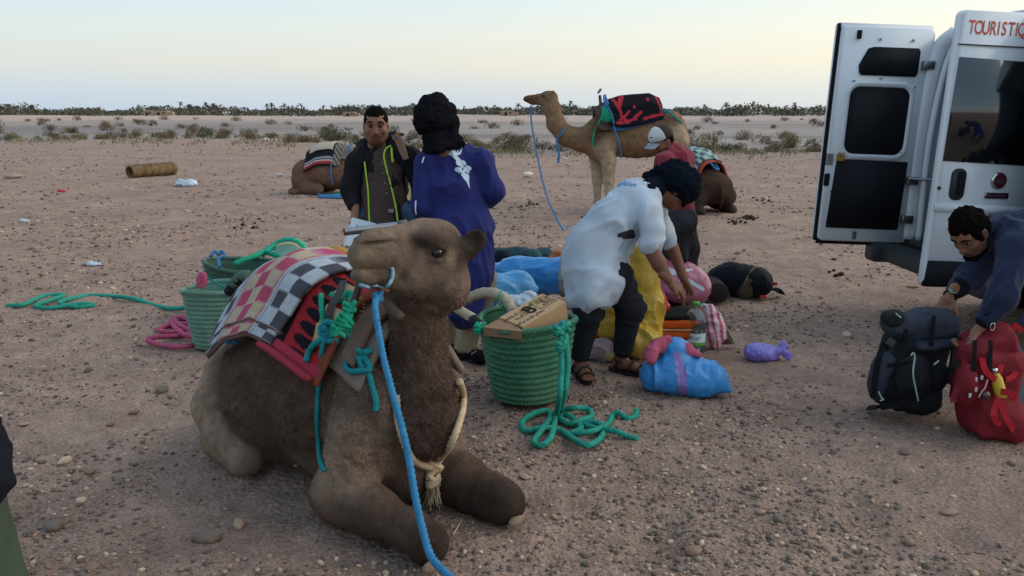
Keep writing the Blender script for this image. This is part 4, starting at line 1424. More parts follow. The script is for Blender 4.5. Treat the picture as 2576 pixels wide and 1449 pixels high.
def couched(O, heading, sc, cols, vox=.028, seed=0):
    f = nrm(A(math.cos(heading), math.sin(heading), 0)); l = np.cross((0, 0, 1), f)
    R = np.stack([f, l, A(0, 0, 1)], 1)
    def b(a, s, z): return np.asarray(O) + R @ (A(a, s, z) * sc)
    S = Sculpt(.07 * sc)
    def el(p, r, c): S.ell(b(*p), np.array(r) * sc, c, R)
    d, m, p_ = cols
    el((.04, 0, .42), (.30, .27, .33), d); el((-.45, 0, .44), (.58, .37, .36), d); el((-.35, 0, .62), (.40, .26, .24), d)
    el((-.5, 0, .76), (.28, .17, .18), d); el((-.9, 0, .40), (.38, .33, .30), m)
    for sg in (-1, 1):
        S.chain([b(*q) for q in [(-1.04, sg * .17, .42), (-1.04, sg * .27, .25), (-.92, sg * .33, .13), (-.62, sg * .36, .12)]], [.19 * sc, .16 * sc, .12 * sc, .10 * sc], m, .06)
        S.chain([b(*q) for q in [(-.62, sg * .36, .09), (-1.0, sg * .33, .07), (-1.22, sg * .30, .06)]], [.08 * sc, .06 * sc, .07 * sc], p_, .04)
        S.chain([b(.12, sg * .25, .42), b(.04, sg * .29, .15), b(.5, sg * .23, .1)], [.13 * sc, .13 * sc, .10 * sc], m, .05)
        S.chain([b(.5, sg * .23, .07), b(.1, sg * .2, .06)], [.07 * sc, .06 * sc], m, .03)
    S.chain([b(*q) for q in [(.05, 0, .47), (.25, 0, .44), (.36, 0, .52), (.40, 0, .75), (.38, 0, 1.0), (.37, 0, 1.2)]], [x * sc for x in (.24, .18, .15, .12, .11, .11)], d, .06)
    S.chain([b(.36, 0, 1.22), b(.5, 0, 1.20), b(.68, 0, 1.13)], [.115 * sc, .095 * sc, .065 * sc], m, .05)
    S.chain([b(-1.24, 0, .45), b(-1.30, 0, .30), b(-1.29, 0, .12)], [.05 * sc, .035 * sc, .03 * sc], d * .6, .03)
    V, F, c = S.mesh(vox, lambda V, N: .012 * fbm(V * 12, 3, seed), .05)
    c = c * (1 + .25 * fbm(V * 6, 3, seed + 4))[:, None]
    return (V, F, np.clip(c, .01, 1)), b, R
d3 = [np.array(C(c)[:3]) for c in ('7a5a4a', '6a4d40', '7c6354')]
O3 = G(895, 487); g3, b3, R3 = couched(O3, math.radians(-8), 1.08, d3, seed=3)
camel3 = thing('camel', 'brown camel couched in the distance behind the jacketed man', 'camel', O3)
add('body', g3, m_fur_s, camel3)
d4 = [np.array(C(c)[:3]) for c in ('3c2e27', '41322a', '4a3b32')]
O4 = A(3.05, 15.2, 0); g4, b4, R4 = couched(O4, math.radians(112), 1.08, d4, seed=8)
camel4 = thing('camel', 'dark camel couched with its rump to us, behind the man in maroon', 'camel', O4)
add('body', g4, m_fur_s, camel4)
def drape_on(b, a0, a1, t0, t1, lift, colfn, n=44, th=.02, seed=0, top=(.80, .95, .98, .90)):
    u = np.linspace(0, 1, n)[:, None] + np.zeros((1, n)); v = np.linspace(0, 1, n)[None, :] + np.zeros((n, 1))
    t = t0 + (t1 - t0) * u; a = a0 + (a1 - a0) * v
    tp = np.interp(a, [-1.0, -.7, -.4, 0], top)
    w = .22; at = np.abs(t); an = np.minimum(at / w, 1.25)
    s = w * np.sin(an) + np.maximum(at - 1.25 * w, 0) * .45; z = tp - .8 * w * (1 - np.cos(an)) - np.maximum(at - 1.25 * w, 0) * .85
    P = np.zeros((n, n, 3))
    for i in range(n):
        for j in range(n): P[i, j] = b(a[i, j], np.sign(t[i, j]) * (s[i, j] + lift), z[i, j] + lift)
    P = P + A(0, 0, .02) * fbm(P.reshape(-1, 3) * 3.5, 2, seed).reshape(n, n, 1)
    g = sheet(P, -th)
    c = colfn(u, v).reshape(-1, 3)
    return g[0], g[1], np.concatenate([c, c])
def solid(h): return lambda U, v: np.zeros(U.shape + (3,)) + np.array(C(h)[:3])
def stripes3(U, v):
    c = np.zeros(U.shape + (3,)) + np.array(C('23252c')[:3])
    k = np.abs(U - .5) * 2
    c[(k > .80) & (k < .84)] = np.array(C('b9b3ad')[:3]); c[(k > .86) & (k < .95)] = np.array(C('a53239')[:3]); c[(k > .72) & (k < .745)] = np.array(C('a9a9ab')[:3])
    return c
def zebra(U, v):
    c = np.zeros(U.shape + (3,)) + np.array(C('8c8173')[:3]); c[np.sin(U * 60 + v * 9) > .1] = np.array(C('4a4542')[:3]); return c
add('blanket', drape_on(b3, -.92, -.30, -.62, .62, .02, stripes3), m_wool, loc=b3(-.6, 0, .9), label='black striped blanket with red border on the distant couched camel', cat='blanket')
add('blanket', drape_on(b3, -.82, -.34, -.30, .34, .05, solid('b7a797')), m_wool, loc=b3(-.6, 0, .95), label='beige folded cloth on top of the distant couched camel\'s load', cat='blanket')
add('blanket', drape_on(b3, -.32, -.18, -.60, .60, .03, zebra), m_wool, loc=b3(-.25, 0, .9), label='grey and dark striped cloth behind the distant camel\'s saddle', cat='blanket')
def tee(b, name, label, a=-.05, col=m_steel):
    t = thing('saddle', label, 'saddle', b(a, 0, .8))
    add('pad', drape_on(b, a - .12, a + .12, -.42, .42, .02, solid('7b6f66')), m_wool, t)
    add('post', tube([b(a, .06, .85), b(a, .02, 1.26)], .02, 8), col, t)
    add('post', tube([b(a - .14, .0, .9), b(a, 0, 1.22)], .012, 8), col, t)
    add('handlebar', tube([b(a, -.20, 1.27), b(a, .20, 1.27)], .017, 8), m_iron, t)
    return t
tee(b3, 's', 'steel T-handled saddle on the distant couched camel', -.08)
rope('rope', [b3(-.05, -.2, .95), b3(.05, -.28, .8), b3(.1, -.3, .6)], .02, m_rope_d, 'blue rope from the saddle of the distant couched camel', n=6)
rope('rope', [b3(-.35, -.36, .62), b3(-.34, -.42, .4), b3(-.33, -.38, .2)], .018, m_rope_d, 'blue girth rope on the distant couched camel\'s flank', n=6)
rg = np.random.default_rng(4)
gp = [G(800 + 82 * ((q * .37) % 1), 489 + 9 * ((q * .61) % 1), .02) for q in range(22)]
rope('rope', gp, .025, m_rope_d, 'tangled blue rope on the sand before the distant couched camel', n=6)
rope('rope', [G(840, 492, .03), G(860, 488, .04), G(885, 492, .03), G(868, 498, .03)], .025, m_rope_g, 'short green rope beside the tangled blue one', n=6)
def teal_check(U, v):
    c = np.zeros(U.shape + (3,)) + np.array(C('9fb0ac')[:3]); k = (np.floor(U * 14) + np.floor(v * 7)).astype(int) % 2 == 0
    c[k] = np.array(C('3f5f63')[:3]); return c
def red_edge(U, v):
    c = np.zeros(U.shape + (3,)) + np.array(C('2c2026')[:3]); c[v < .16] = np.array(C('a05045')[:3]); c[(v > .25) & (v < .4)] = np.array(C('7c2833')[:3]); return c
add('blanket', drape_on(b4, -1.06, -.34, -.60, .60, .02, red_edge), m_wool, loc=b4(-.6, 0, .9), label='dark blanket with red border under the teal checked one', cat='blanket')
add('blanket', drape_on(b4, -.98, -.30, -.46, .46, .05, teal_check), m_wool, loc=b4(-.6, 0, .95), label='teal and white checked blanket on the dark couched camel', cat='blanket')
tee(b4, 's', 'steel T-handled saddle on the dark couched camel', -.12)
rope('rope', [b4(-1.0, -.05, .80), b4(-1.1, -.06, .70), b4(-1.12, .02, .72), b4(-1.02, .06, .82)], .02, m_rope_d, 'blue rope loop on the dark couched camel\'s rump', n=6)
rp = rope('rope', [b4(-.85, .36, .62), b4(-.98, .32, .60), b4(-1.12, .20, .52), b4(-1.24, .06, .44)], .022, m_rope_w, 'pale crupper rope round the dark couched camel\'s tail', n=6)
knot(b4(-.86, .36, .62), .05, .02, m_rope_d, rp, 2)
# ------------------------------------------------------------------ people
m_skin = material('skin', attr=True, rough=.55, vary=.10, vscale=40, bump=.15, bscale=180, bdist=.002, spec=.35, subsurf=.08)
m_hair = material('black_hair', C('100d0b'), rough=.9, vary=.3, vscale=60, bump=.9, bscale=140, bdist=.008, spec=.04, aniso=(1, 1, .25))
def cloth_mat(name, col, **k):
    d = dict(rough=.9, vary=.12, vscale=9, bump=.55, bscale=160, bdist=.006, crease=9.0, spec=.10, sheen=.0); d.update(k)
    return material(name, C(col), **d)
def wrinkle(amp, fr=9, seed=0, stretch=(1, 1, 1), fall=None):
    """soft folds; with fall = a direction, long folds running that way"""
    st = np.array(stretch, float); M = None
    if fall is not None:
        f_ = nrm(fall); a_1 = nrm(np.cross(f_, (.3, .9, .2))); M = np.stack([f_ * .22, a_1, np.cross(f_, a_1)], 1)
    def fn(V, N):
        Q = (V @ M if M is not None else V * st) + .06 * np.stack([vnoise(V * 4, seed + 7), vnoise(V * 4, seed + 8), vnoise(V * 4, seed + 9)], 1)
        a = vnoise(Q * fr, seed); b = vnoise(Q * fr * 2.2 + 7, seed + 1); c = vnoise(V * fr * .4 + 3, seed + 2)
        m = np.clip(.5 + 1.2 * c, 0, 1)
        rid = (1 - np.abs(a)) ** 3 - .3 + .45 * m * ((1 - np.abs(b)) ** 3 - .3)
        return amp * 1.3 * rid * (.5 + .7 * m) + amp * .4 * c
    return fn
def head_sculpt(S, O, fwd, up, skin, beard=None, sc=1.0, mouth=0.0):
    R = frame(fwd, up)
    def h(x, y, z): return O + R @ (A(x, y, z) * sc)
    sk = np.array(skin); bd = sk if beard is None else sk * .35 + np.array(beard) * .65
    lip = sk * A(.95, .62, .58)
    S.ell(h(-.012, 0, .035), np.array((.100, .078, .090)) * sc, sk, R, .02)
    S.ell(h(.022, 0, -.030), np.array((.072, .062, .085)) * sc, sk, R, .03)
    S.ell(h(.040, 0, -.088), np.array((.048, .046, .036)) * sc, bd, R, .03)
    for s in (-1, 1):
        S.ell(h(.050, s * .042, -.022), np.array((.034, .024, .022)) * sc, sk, R, .02)
        S.cone(h(.020, s * .052, -.060), h(.052, s * .028, -.098), .024 * sc, .020 * sc, bd, .02)
        S.cone(h(.082, s * .012, .034), h(.070, s * .050, .034), .011 * sc, .009 * sc, sk * .8, .012)
        S.ell(h(.092, s * .033, .010), np.array((.020, .018, .0085)) * sc, sk * .45, R, .010, 's')
        S.ell(h(-.010, s * .079, -.006), np.array((.020, .010, .032)) * sc, sk * .95, R, .008)
        S.ell(h(-.004, s * .089, -.002), np.array((.010, .007, .016)) * sc, sk * .6, R, .006, 's')
    S.cone(h(.088, 0, .020), h(.110, 0, -.028), .0095 * sc, .0135 * sc, sk * 1.03, .014)
    for s in (-1, 1): S.ell(h(.098, s * .013, -.034), np.array((.012, .009, .009)) * sc, sk * .95, R, .008)
    S.cone(h(.088, -.019, -.061), h(.088, .019, -.061), .0080 * sc, .0080 * sc, lip, .008)
    S.cone(h(.086, -.016, -.074 - mouth), h(.086, .016, -.074 - mouth), .0085 * sc, .0085 * sc, lip, .008)
    S.cone(h(.098, -.020, -.0675 - mouth * .5), h(.098, .020, -.0675 - mouth * .5), .0035 * sc + mouth * .3, .0035 * sc + mouth * .3, sk * .2, .004, 's')
    if beard is not None:
        S.cone(h(.088, -.026, -.050), h(.088, .026, -.050), .007 * sc, .007 * sc, bd, .008)
        for s in (-1, 1): S.cone(h(.012, s * .068, -.030), h(.022, s * .058, -.070), .012 * sc, .014 * sc, bd, .015)
    return h, R
def eyes(h, R, sc=1.0):
    gs = []
    for s in (-1, 1):
        v, f = ico(2)
        c = h(.0745, s * .032, .010)
        col = np.tile(np.array(C('756c64')[:3]), (len(v), 1))
        w = (v @ R)[:, 0]
        col[w > .55] = np.array(C('1c120d')[:3])
        gs.append((v * .0125 * sc + c, f.tolist(), col))
    return gs
def hand_geo(wrist, direc, palm_n, skin, side=1, curl=.5, sc=1.0, thumb=.5, spread=.12):
    """palm plus four bent fingers of different length and a thumb from the side of the palm"""
    S = Sculpt(.008)
    f = nrm(direc); n = nrm(np.asarray(palm_n) - f * (np.asarray(palm_n) @ f)); l = np.cross(n, f) * side   # l points to the thumb side
    sk = np.array(skin)
    w = np.asarray(wrist, float)
    S.cone(w - f * .05 * sc, w + f * .02 * sc, .026 * sc, .026 * sc, sk, .012)
    S.box(w + f * .055 * sc, np.array((.042, .038, .014)) * sc, .012 * sc, sk, np.stack([f, l, n], 1), .015)
    S.cone(w + f * .035 * sc + l * .025 * sc + n * .008 * sc, w + f * .06 * sc + l * .034 * sc + n * .006 * sc, .018 * sc, .015 * sc, sk, .015)
    for q, (off, L) in enumerate(((.028, .072), (.0095, .080), (-.009, .074), (-.027, .058))):
        p = w + f * .092 * sc + l * off * sc
        a = 0.0; d0 = nrm(f + l * off * spread * 20 * .12)
        for sg, (fr, r0, r1) in enumerate(((.45, .0098, .0090), (.30, .0090, .0084), (.25, .0084, .0072))):
            a += curl * (.75, 1.0, .7)[sg] * (1 + .08 * q)
            d = d0 * math.cos(a) + n * math.sin(a)
            e = p + d * L * fr * sc
            S.cone(p, e, r0 * sc, r1 * sc, sk, .004)
            p = e
    p = w + f * .045 * sc + l * .036 * sc
    d = nrm(f * .65 + l * .75 + n * .25 * thumb)
    e = p + d * .036 * sc; S.cone(p, e, .0125 * sc, .011 * sc, sk, .008)
    d = nrm(f * .9 + l * (.35 - thumb * .5) + n * .6 * thumb)
    S.cone(e, e + d * .030 * sc, .0105 * sc, .0085 * sc, sk, .006)
    return S.mesh(.0048 * sc if sc < 1.2 else .006)
def flesh(prims, vox=.022):
    """the body under the clothes: torso and limbs as one surface"""
    S = Sculpt(.03)
    for p in prims: S.cone(p[0], p[1], p[2] * .8, p[3] * .8, p[4])
    return S.mesh(vox)
def hair_cap(O, fwd, up, sc=1.0, top=.016, front=.055, low=-.045, seed=0, amp=.006, side=.0):
    R = frame(fwd, up)
    def h(x, y, z): return O + R @ (A(x, y, z) * sc)
    S = Sculpt(.012)
    S.ell(h(-.016, 0, .037), np.array((.102, .081 + side, .092 + top)) * sc, None, R)
    S.ell(h(-.055, 0, -.01), np.array((.062, .070 + side, .07)) * sc, None, R)
    S.ell(h(.085, 0, -.035), np.array((.075, .090, .098)) * sc, None, R, .01, 's')
    S.ell(h(.12, 0, .02), np.array((.05, .055, .06)) * sc, None, R, .01, 's')
    S.box(h(.0, 0, low - .12), np.array((.2, .2, .12)) * sc, .01, None, R, .01, 's')
    for s in (-1, 1): S.ell(h(.0, s * .085, -.01), np.array((.030, .022, .034)) * sc, None, R, .006, 's')
    return S.mesh(.0055, lambda V, N: amp * fbm(V * 55, 3, seed) + amp * .8 * fbm(V * 22, 2, seed + 3))[:2]
def limb(S, pts, rs, col=None, k=.04):
    S.chain(pts, rs, col, k)
SK1, SK2, SK3 = (np.array(C(c)[:3]) for c in ('8a5f4a', '6f4836', '7d5340'))
BEARD = np.array(C('191412')[:3])
def shoe(S, ankle, toe_dir, col=None, L=.27, sc=1.0):
    d = nrm(A(toe_dir[0], toe_dir[1], 0)); a = A(ankle[0], ankle[1], 0)
    S.cone(a + A(0, 0, .09) * sc, a + A(0, 0, .045) * sc, .045 * sc, .045 * sc, col, .03)
    S.cone(a - d * .05 * sc + A(0, 0, .04), a + d * .12 * sc + A(0, 0, .04), .042 * sc, .045 * sc, col, .03)
    S.cone(a + d * .12 * sc + A(0, 0, .04), a + d * (L - .10) * sc + A(0, 0, .036), .046 * sc, .034 * sc, col, .03)
def sole(ankle, toe_dir, mat, parent, L=.27, w=.095, t=.022, name='sole'):
    d = nrm(A(toe_dir[0], toe_dir[1], 0)); a = A(ankle[0], ankle[1], 0); l = np.cross((0, 0, 1), d)
    pr = []
    for q in range(20):
        th = 2 * math.pi * q / 20
        x, y = math.cos(th), math.sin(th)
        ww = w * .5 * (1.0 if x > 0 else .8)
        pr.append(a + d * (.03 + x * L * .5) + l * y * ww)
    V = [p + A(0, 0, .002) for p in pr] + [p + A(0, 0, t) for p in pr]
    F = [list(range(19, -1, -1)), list(range(20, 40))] + [[q, (q + 1) % 20, 20 + (q + 1) % 20, 20 + q] for q in range(20)]
    return add(name, (np.array(V), F), mat, parent, smooth=False)
def wrap_cloth(S, C0, R, rx, ry, rows, r, seed=0, wob=.03, tilt=.5):
    """turban: long cloth wound round the head at changing slants, with loose folds"""
    rg = np.random.default_rng(seed)
    for z, k in rows:
        for rep in range(2):
            ph, sl, w2 = rg.uniform(0, 6.28), rg.uniform(.1, tilt), rg.uniform(0, 6.28)
            pts = []
            for q in range(19):
                a = 2 * math.pi * q / 18
                zz_ = z + .07 * sl * math.sin(a + ph)
                kk = math.sqrt(max(.05, 1 - (zz_ / .15) ** 2)) * k * (1 + wob * math.sin(3 * a + w2))
                pts.append(C0 + R @ A(math.cos(a) * rx * kk, math.sin(a) * ry * kk, zz_))
            for q in range(18): S.cone(pts[q], pts[q + 1], r * rg.uniform(.8, 1.2), r * rg.uniform(.8, 1.2), None, .022)

def cuffpt(w, e, s=.06): return np.asarray(w) - nrm(np.asarray(w) - np.asarray(e)) * s
def put_person(label, base, skin_parts):
    t = thing('person', label, 'person', base)
    add('body', join(*skin_parts), m_skin, t)
    return t
# ---------------------------------------------------------------- man in the dark jacket with lime zips
dA = 5.75
def a_(x, y, o=0.0): return W(x, y, dA + o)
pA = a_(965, 560); base = A(pA[0], pA[1] + .1, 0)
hA = a_(946, 318, -.03)
S = Sculpt(.02); hh, hR = head_sculpt(S, hA, A(.12, -1, -.10), A(0, 0, 1), SK1, BEARD, 1.06, .006)
S.cone(hA + A(.0, .02, -.08), hA + A(.01, .05, -.2), .055, .062, SK1, .03)
head_g = S.mesh(.0058, None, .010)
handR = hand_geo(a_(893, 538, -.05), A(-.05, -.25, -1), A(1, -.3, 0), SK1, -1, .75, 1.08)
handL = hand_geo(a_(1050, 545, .15), A(-.1, -.3, -1), A(-1, 0, 0), SK1, 1, .6, 1.05)
sh = [a_(900, 405), a_(1034, 398)]
hp = [A(base[0] - .1, base[1], .92), A(base[0] + .1, base[1], .92)]
kn = [A(base[0] - .13, base[1] - .02, .5), A(base[0] + .13, base[1] - .02, .5)]
an = [A(base[0] - .15, base[1] + .02, .08), A(base[0] + .15, base[1] + .02, .08)]
el = [a_(882, 478, .02), a_(1056, 472, .06)]; wr = [a_(893, 535, -.05), a_(1050, 542, .15)]
fl = flesh([(a_(950, 375, .05), hp[0] * .5 + hp[1] * .5, .11, .12, SK1)] + [x for q in (0, 1) for x in ((sh[q], el[q], .05, .042, SK1), (el[q], wr[q], .042, .028, SK1), (hp[q], kn[q], .075, .055, SK1), (kn[q], an[q], .05, .035, SK1))])
pa = put_person('man in a dark jacket with lime green zips, facing the camera', base, [head_g, handR, handL, fl] + eyes(hh, hR, 1.06))
add('hair', hair_cap(hA, A(.12, -1, -.10), A(0, 0, 1), 1.06, top=.004, low=-.02, amp=.003, seed=3), m_hair, pa)
# eyebrows
for s in (-1, 1): add('eyebrow', tube([hh(.092, s * .014, .036), hh(.090, s * .032, .042), hh(.078, s * .052, .036)], [.004, .0045, .003], 6), m_hair, pa)
m_jk = cloth_mat('jacket_softshell', '212025', rough=.85)
m_sh = cloth_mat('brown_shirt', '4b3e3b')
m_lime = material('lime_zip', C('a8cf3f'), rough=.6, vary=.05, bump=.2)
m_jean = cloth_mat('blue_jeans', '3f5f7a', vary=.25)
S = Sculpt(.03)
ch = a_(965, 430); sd = A(1, 0, 0)
S.flat(a_(962, 400, .02), a_(965, 490, .02), (.14, .09), (.15, .10), sd); S.flat(a_(965, 490, .02), a_(966, 575, .02), (.15, .10), (.16, .11), sd)
jk = Sculpt(.035)
jk.flat(a_(963, 408, .05), a_(966, 480, .05), (.150, .112), (.150, .122), sd, None, .03); jk.flat(a_(966, 480, .05), a_(970, 575, .05), (.150, .122), (.180, .135), sd)
for q in (0, 1):
    jk.chain([sh[q], el[q], cuffpt(wr[q], el[q], .06)], [.070, .060, .052], None, .014)
    jk.cone(sh[q], a_(955, 392, .06), .07, .075, None, .04)
jk.chain([a_(913, 383, -.02), a_(918, 372, .06), a_(950, 362, .12), a_(985, 352, .08), a_(998, 380, -.03)], [.045, .055, .055, .055, .045], None, .03)
jk.flat(a_(948, 372, -.20), a_(962, 600, -.20), (.075, .17), (.115, .18), sd, None, .008, 's')
jk.ell(a_(950, 340, -.12), (.078, .12, .11), None, None, .01, 's')
shg = S.mesh(.013, wrinkle(.005, 9, 3), floor=None)
add('shirt', shg[:2], m_sh, pa)
jg = jk.mesh(.010, wrinkle(.013, 15, 5, fall=(.2, 0, -1)), smooth=1)
ja = add('jacket', jg[:2], m_jk, pa)
jb = [bvh_of(jg)]; sb = [bvh_of(shg)]
def onto(bv, x, y, off=.006):
    d = Vector(ray(x, y)).normalized(); best = None
    for b in bv:
        h = b.ray_cast(Vector((0, 0, CAM_Z)), d)
        if h[0] is not None and (best is None or h[3] < best[3]): best = h
    return np.array(best[0] - d * off) if best is not None else None
def stuck(bv, pts, off=.006, fallback=None):
    out = [onto(bv, x, y, off) for x, y in pts]
    return [p for p in out if p is not None]
# zips follow the jacket's open edges
def edge_path(bv, pts, d0):
    out = []
    for x, y in pts:
        p = onto(bv, x, y, .006); out.append(W(x, y, min(np.dot(p - A(0, 0, CAM_Z), A(0, CP, -SP)), d0) if p is not None else d0))
    return out
add('zip', tube(edge_path(jb, [(984, 367), (972, 373), (966, 390), (970, 415), (979, 450), (989, 490), (997, 530), (1002, 575)], dA - .07), .0062, 8), m_lime, ja)
add('zip', tube(edge_path(jb, [(917, 407), (921, 440), (926, 480), (928, 530), (931, 575)], dA - .07), .0055, 8), m_lime, ja)
add('zip', tube(edge_path(jb, [(985, 372), (986, 390), (988, 408)], dA - .09), .0075, 8), m_lime, ja)
add('zip', tube(edge_path(jb, [(1028, 468), (1032, 485), (1033, 500)], dA - .05), .005, 8), m_lime, ja)
for y in (411, 436, 461, 486): 
    p = onto(sb, 962 + (y - 411) * .13, y, .004)
    if p is not None: v, f = ico(2); add('button', (v * A(.006, .004, .006) + p, f), material('button', C('8d8580'), rough=.4, vary=0, bump=0) if y == 411 else bpy.data.materials['button'], pa)
p = onto(sb, 984, 531, .012)
if p is not None: add('belt', box(p, (.020, .007, .013), bev=.003), m_steel, pa, smooth=False)
S = Sculpt(.04)
for q in (0, 1): S.chain([hp[q] + A(0, 0, .06), kn[q], an[q] + A(0, 0, -.02)], [.115, .085, .07])
S.flat(hp[0] + A(.02, 0, .08), hp[1] + A(-.02, 0, .08), (.12, .12), (.12, .12), (0, 1, 0))
add('jeans', S.mesh(.015, wrinkle(.006, 10, 8))[:2], m_jean, pa)
S = Sculpt(.02)
for q in (0, 1): shoe(S, an[q], (0, -1))
add('shoe', S.mesh(.012)[:2], cloth_mat('dark_shoe', '2a2422'), pa)
# backpack strap over his left shoulder
sl = thing('daypack', 'dark daypack with orange and blue patterned strap on the jacketed man\'s shoulder', 'backpack', a_(1010, 380, .1))
m_or = material('strap_orange', C('b06f35'), rough=.9, vary=.2, vscale=60, bump=.6, bscale=200)
m_bl2 = material('strap_blue', C('4f6c8a'), rough=.9, vary=.1, bump=.5)
sp_ = edge_path(jb, [(993, 340), (1003, 350), (1012, 372), (1022, 400)], dA - .05)
for q in range(len(sp_)): sp_[q] = sp_[q] + A(0, -.02, 0)
add('strap', strap(sp_, [.05, .055, .05, .04], .012, (0, -1, .3)), m_or, sl)
add('strap_edging', tube([p + A(.008, -.012, 0) for p in sp_], .006, 6), m_bl2, sl)
add('strap_edging', tube([p + A(-.016, -.010, 0) for p in sp_], .004, 6), m_bl2, sl)
add('buckle', box(a_(1004, 338, -.02), (.035, .012, .01), bev=.003), m_iron, sl)
S = Sculpt(.03); S.box(a_(975, 425, .30), (.15, .08, .21), .06); add('sack', S.mesh(.014, wrinkle(.006, 9, 2))[:2], cloth_mat('pack_black', '202024'), sl)
# carton of bottled water he holds
m_card_w = material('white_carton', C('c6d3de'), rough=.6, vary=.06, vscale=10, bump=.15, bscale=30)
wb = thing('carton', 'white printed carton held in the jacketed man\'s right hand', 'carton', a_(905, 600, -.1))
Rw = frame(A(.35, -1, .25), A(.25, .2, 1)) 
cw = a_(905, 592, -.08)
add('box', box(cw, (.07, .085, .10), Rw, .004), m_card_w, wb, smooth=False)
m_print = material('print_blue_green', C('4c7f9a'), rough=.6, vary=0, bump=0)
for q in range(7): add('print', box(cw + Rw @ A(.0715, -.06 + .02 * q, .05 * math.sin(q * 2.2)), (.0008, .007, .010 + .006 * (q % 2)), Rw), m_print, wb, smooth=False)

# ---------------------------------------------------------------- man in blue tunic and black turban, seen from behind
dB = 5.5
def b_(x, y, o=0.0): return W(x, y, dB + o)
bs_ = G(1172, 912); base = A(bs_[0] - .02, bs_[1] + .15, 0)
hB = b_(1096, 318, .04)
S = Sculpt(.02); hh, hR = head_sculpt(S, hB, A(-.75, .65, -.1), A(0, 0, 1), SK2, BEARD, 1.0)
S.cone(hB + A(0, 0, -.08), b_(1120, 385), .055, .065, SK2, .03)
hg = S.mesh(.006, None, .010)
sh = [b_(1072, 410, .02), b_(1208, 412, .02)]; el = [b_(1058, 520, -.02), b_(1243, 478, .02)]; wr = [b_(1068, 565, .22), b_(1205, 525, .28)]
hd = [hand_geo(wr[0], A(.5, .8, -.1), A(0, 0, -1), SK2, -1, .6), hand_geo(wr[1], A(-.5, .8, -.1), A(0, 0, -1), SK2, 1, .6)]
hip = b_(1150, 575); kn = [A(base[0] - .10, base[1] + .06, .48), A(base[0] + .14, base[1] - .08, .48)]; an = [A(base[0] - .13, base[1] + .10, .08), A(bs_[0] - .01, bs_[1] + .05, .08)]
fl = flesh([(b_(1120, 390, .06), hip, .11, .12, SK2)] + [x for q in (0, 1) for x in ((sh[q], el[q], .045, .04, SK2), (el[q], wr[q], .04, .028, SK2), (hip, kn[q], .08, .055, SK2), (kn[q], an[q], .05, .035, SK2))])
pb = put_person('man in a long blue tunic and black turban, seen from behind', base, [hg, fl] + hd + eyes(hh, hR))
m_tun = cloth_mat('blue_tunic', '282c62', rough=.8, vary=.10, sheen=.05)
m_turb = cloth_mat('black_turban', '17171c', rough=.97, spec=.03)
S = Sculpt(.035)
S.flat(b_(1134, 408, .06), b_(1142, 480, .05), (.185, .12), (.195, .14), sd, None, .05); S.flat(b_(1142, 480, .05), b_(1158, 580, .05), (.195, .14), (.205, .155), sd, None, .05)
S.flat(b_(1158, 580, .05), b_(1172, 690, .05), (.215, .165), (.185, .16), sd, None, .06); S.flat(b_(1172, 690, .05), b_(1172, 780, .05), (.175, .15), (.13, .14), sd)
for q in (0, 1):
    S.chain([sh[q], el[q], wr[q]], [.080, .068, .055], None, .03); S.cone(b_(1130, 398, .08), sh[q], .085, .082, None, .04)
tg = S.mesh(.011, wrinkle(.018, 12, 12, fall=(.15, 0, -1)), smooth=1)
tu = add('tunic', tg[:2], m_tun, pb); tbv = [bvh_of(tg)]
def capsule(ax, ay, bx, by, ra, rb):
    dx, dy = bx - ax, by - ay; L2 = dx * dx + dy * dy + 1e-9
    def fn(x, y):
        t = min(1, max(0, ((x - ax) * dx + (y - ay) * dy) / L2))
        return math.hypot(x - ax - t * dx, y - ay - t * dy) < ra + (rb - ra) * t
    return fn
def disc(cx, cy, r): return lambda x, y: math.hypot(x - cx, y - cy) < r
def zz(x, y): return (1560 + x * .3588) / 1.5652, (380 + y * .3588) / 1.5652
def zc(ax, ay, bx, by, ra, rb): 
    p, q = zz(ax, ay), zz(bx, by); return capsule(*p, *q, ra * .229, rb * .229)
mot = [zc(505, 570, 560, 620, 9, 13), zc(560, 620, 640, 645, 13, 14), zc(720, 570, 700, 620, 9, 12), zc(700, 620, 640, 645, 12, 14), zc(540, 570, 580, 612, 7, 9), zc(685, 560, 672, 610, 7, 9), zc(620, 575, 625, 620, 30, 36), zc(630, 640, 665, 690, 26, 12),
       zc(665, 665, 690, 700, 14, 20), zc(690, 720, 690, 722, 36, 36), zc(735, 725, 745, 740, 24, 24), zc(670, 800, 740, 800, 26, 20), zc(750, 800, 800, 790, 26, 26), zc(700, 760, 790, 830, 16, 14), zc(780, 770, 690, 830, 14, 14),
       zc(735, 850, 770, 880, 26, 32), zc(770, 890, 785, 930, 32, 14), zc(785, 930, 808, 1010, 14, 2)]
hol = [zc(728, 785, 728, 805, 7, 9), zc(694, 765, 704, 780, 6, 5), zc(752, 765, 745, 775, 6, 5), zc(705, 835, 712, 842, 6, 5), zc(768, 830, 762, 838, 6, 6)]
dg = decal(lambda x, y: any(f(x, y) for f in mot) and not any(f(x, y) for f in hol), 1108, 1190, 362, 478, .9, tbv, .004)
add('embroidery', dg, material('white_embroidery', C('b9c8d6'), rough=.7, vary=.05, bump=.4, bscale=300), tu)
for q, (x, y) in enumerate(((1238, 500), (1238, 506), (1237, 512))):
    c = wr[1] * .75 + el[1] * .25 + A(.03, -.02, .015 - q * .018); add('cuff_stripe', tube([c + A(-.058, -.02, -.01), c + A(0, -.062, 0), c + A(.058, -.01, .01)], .004, 6), m_card_w, tu)
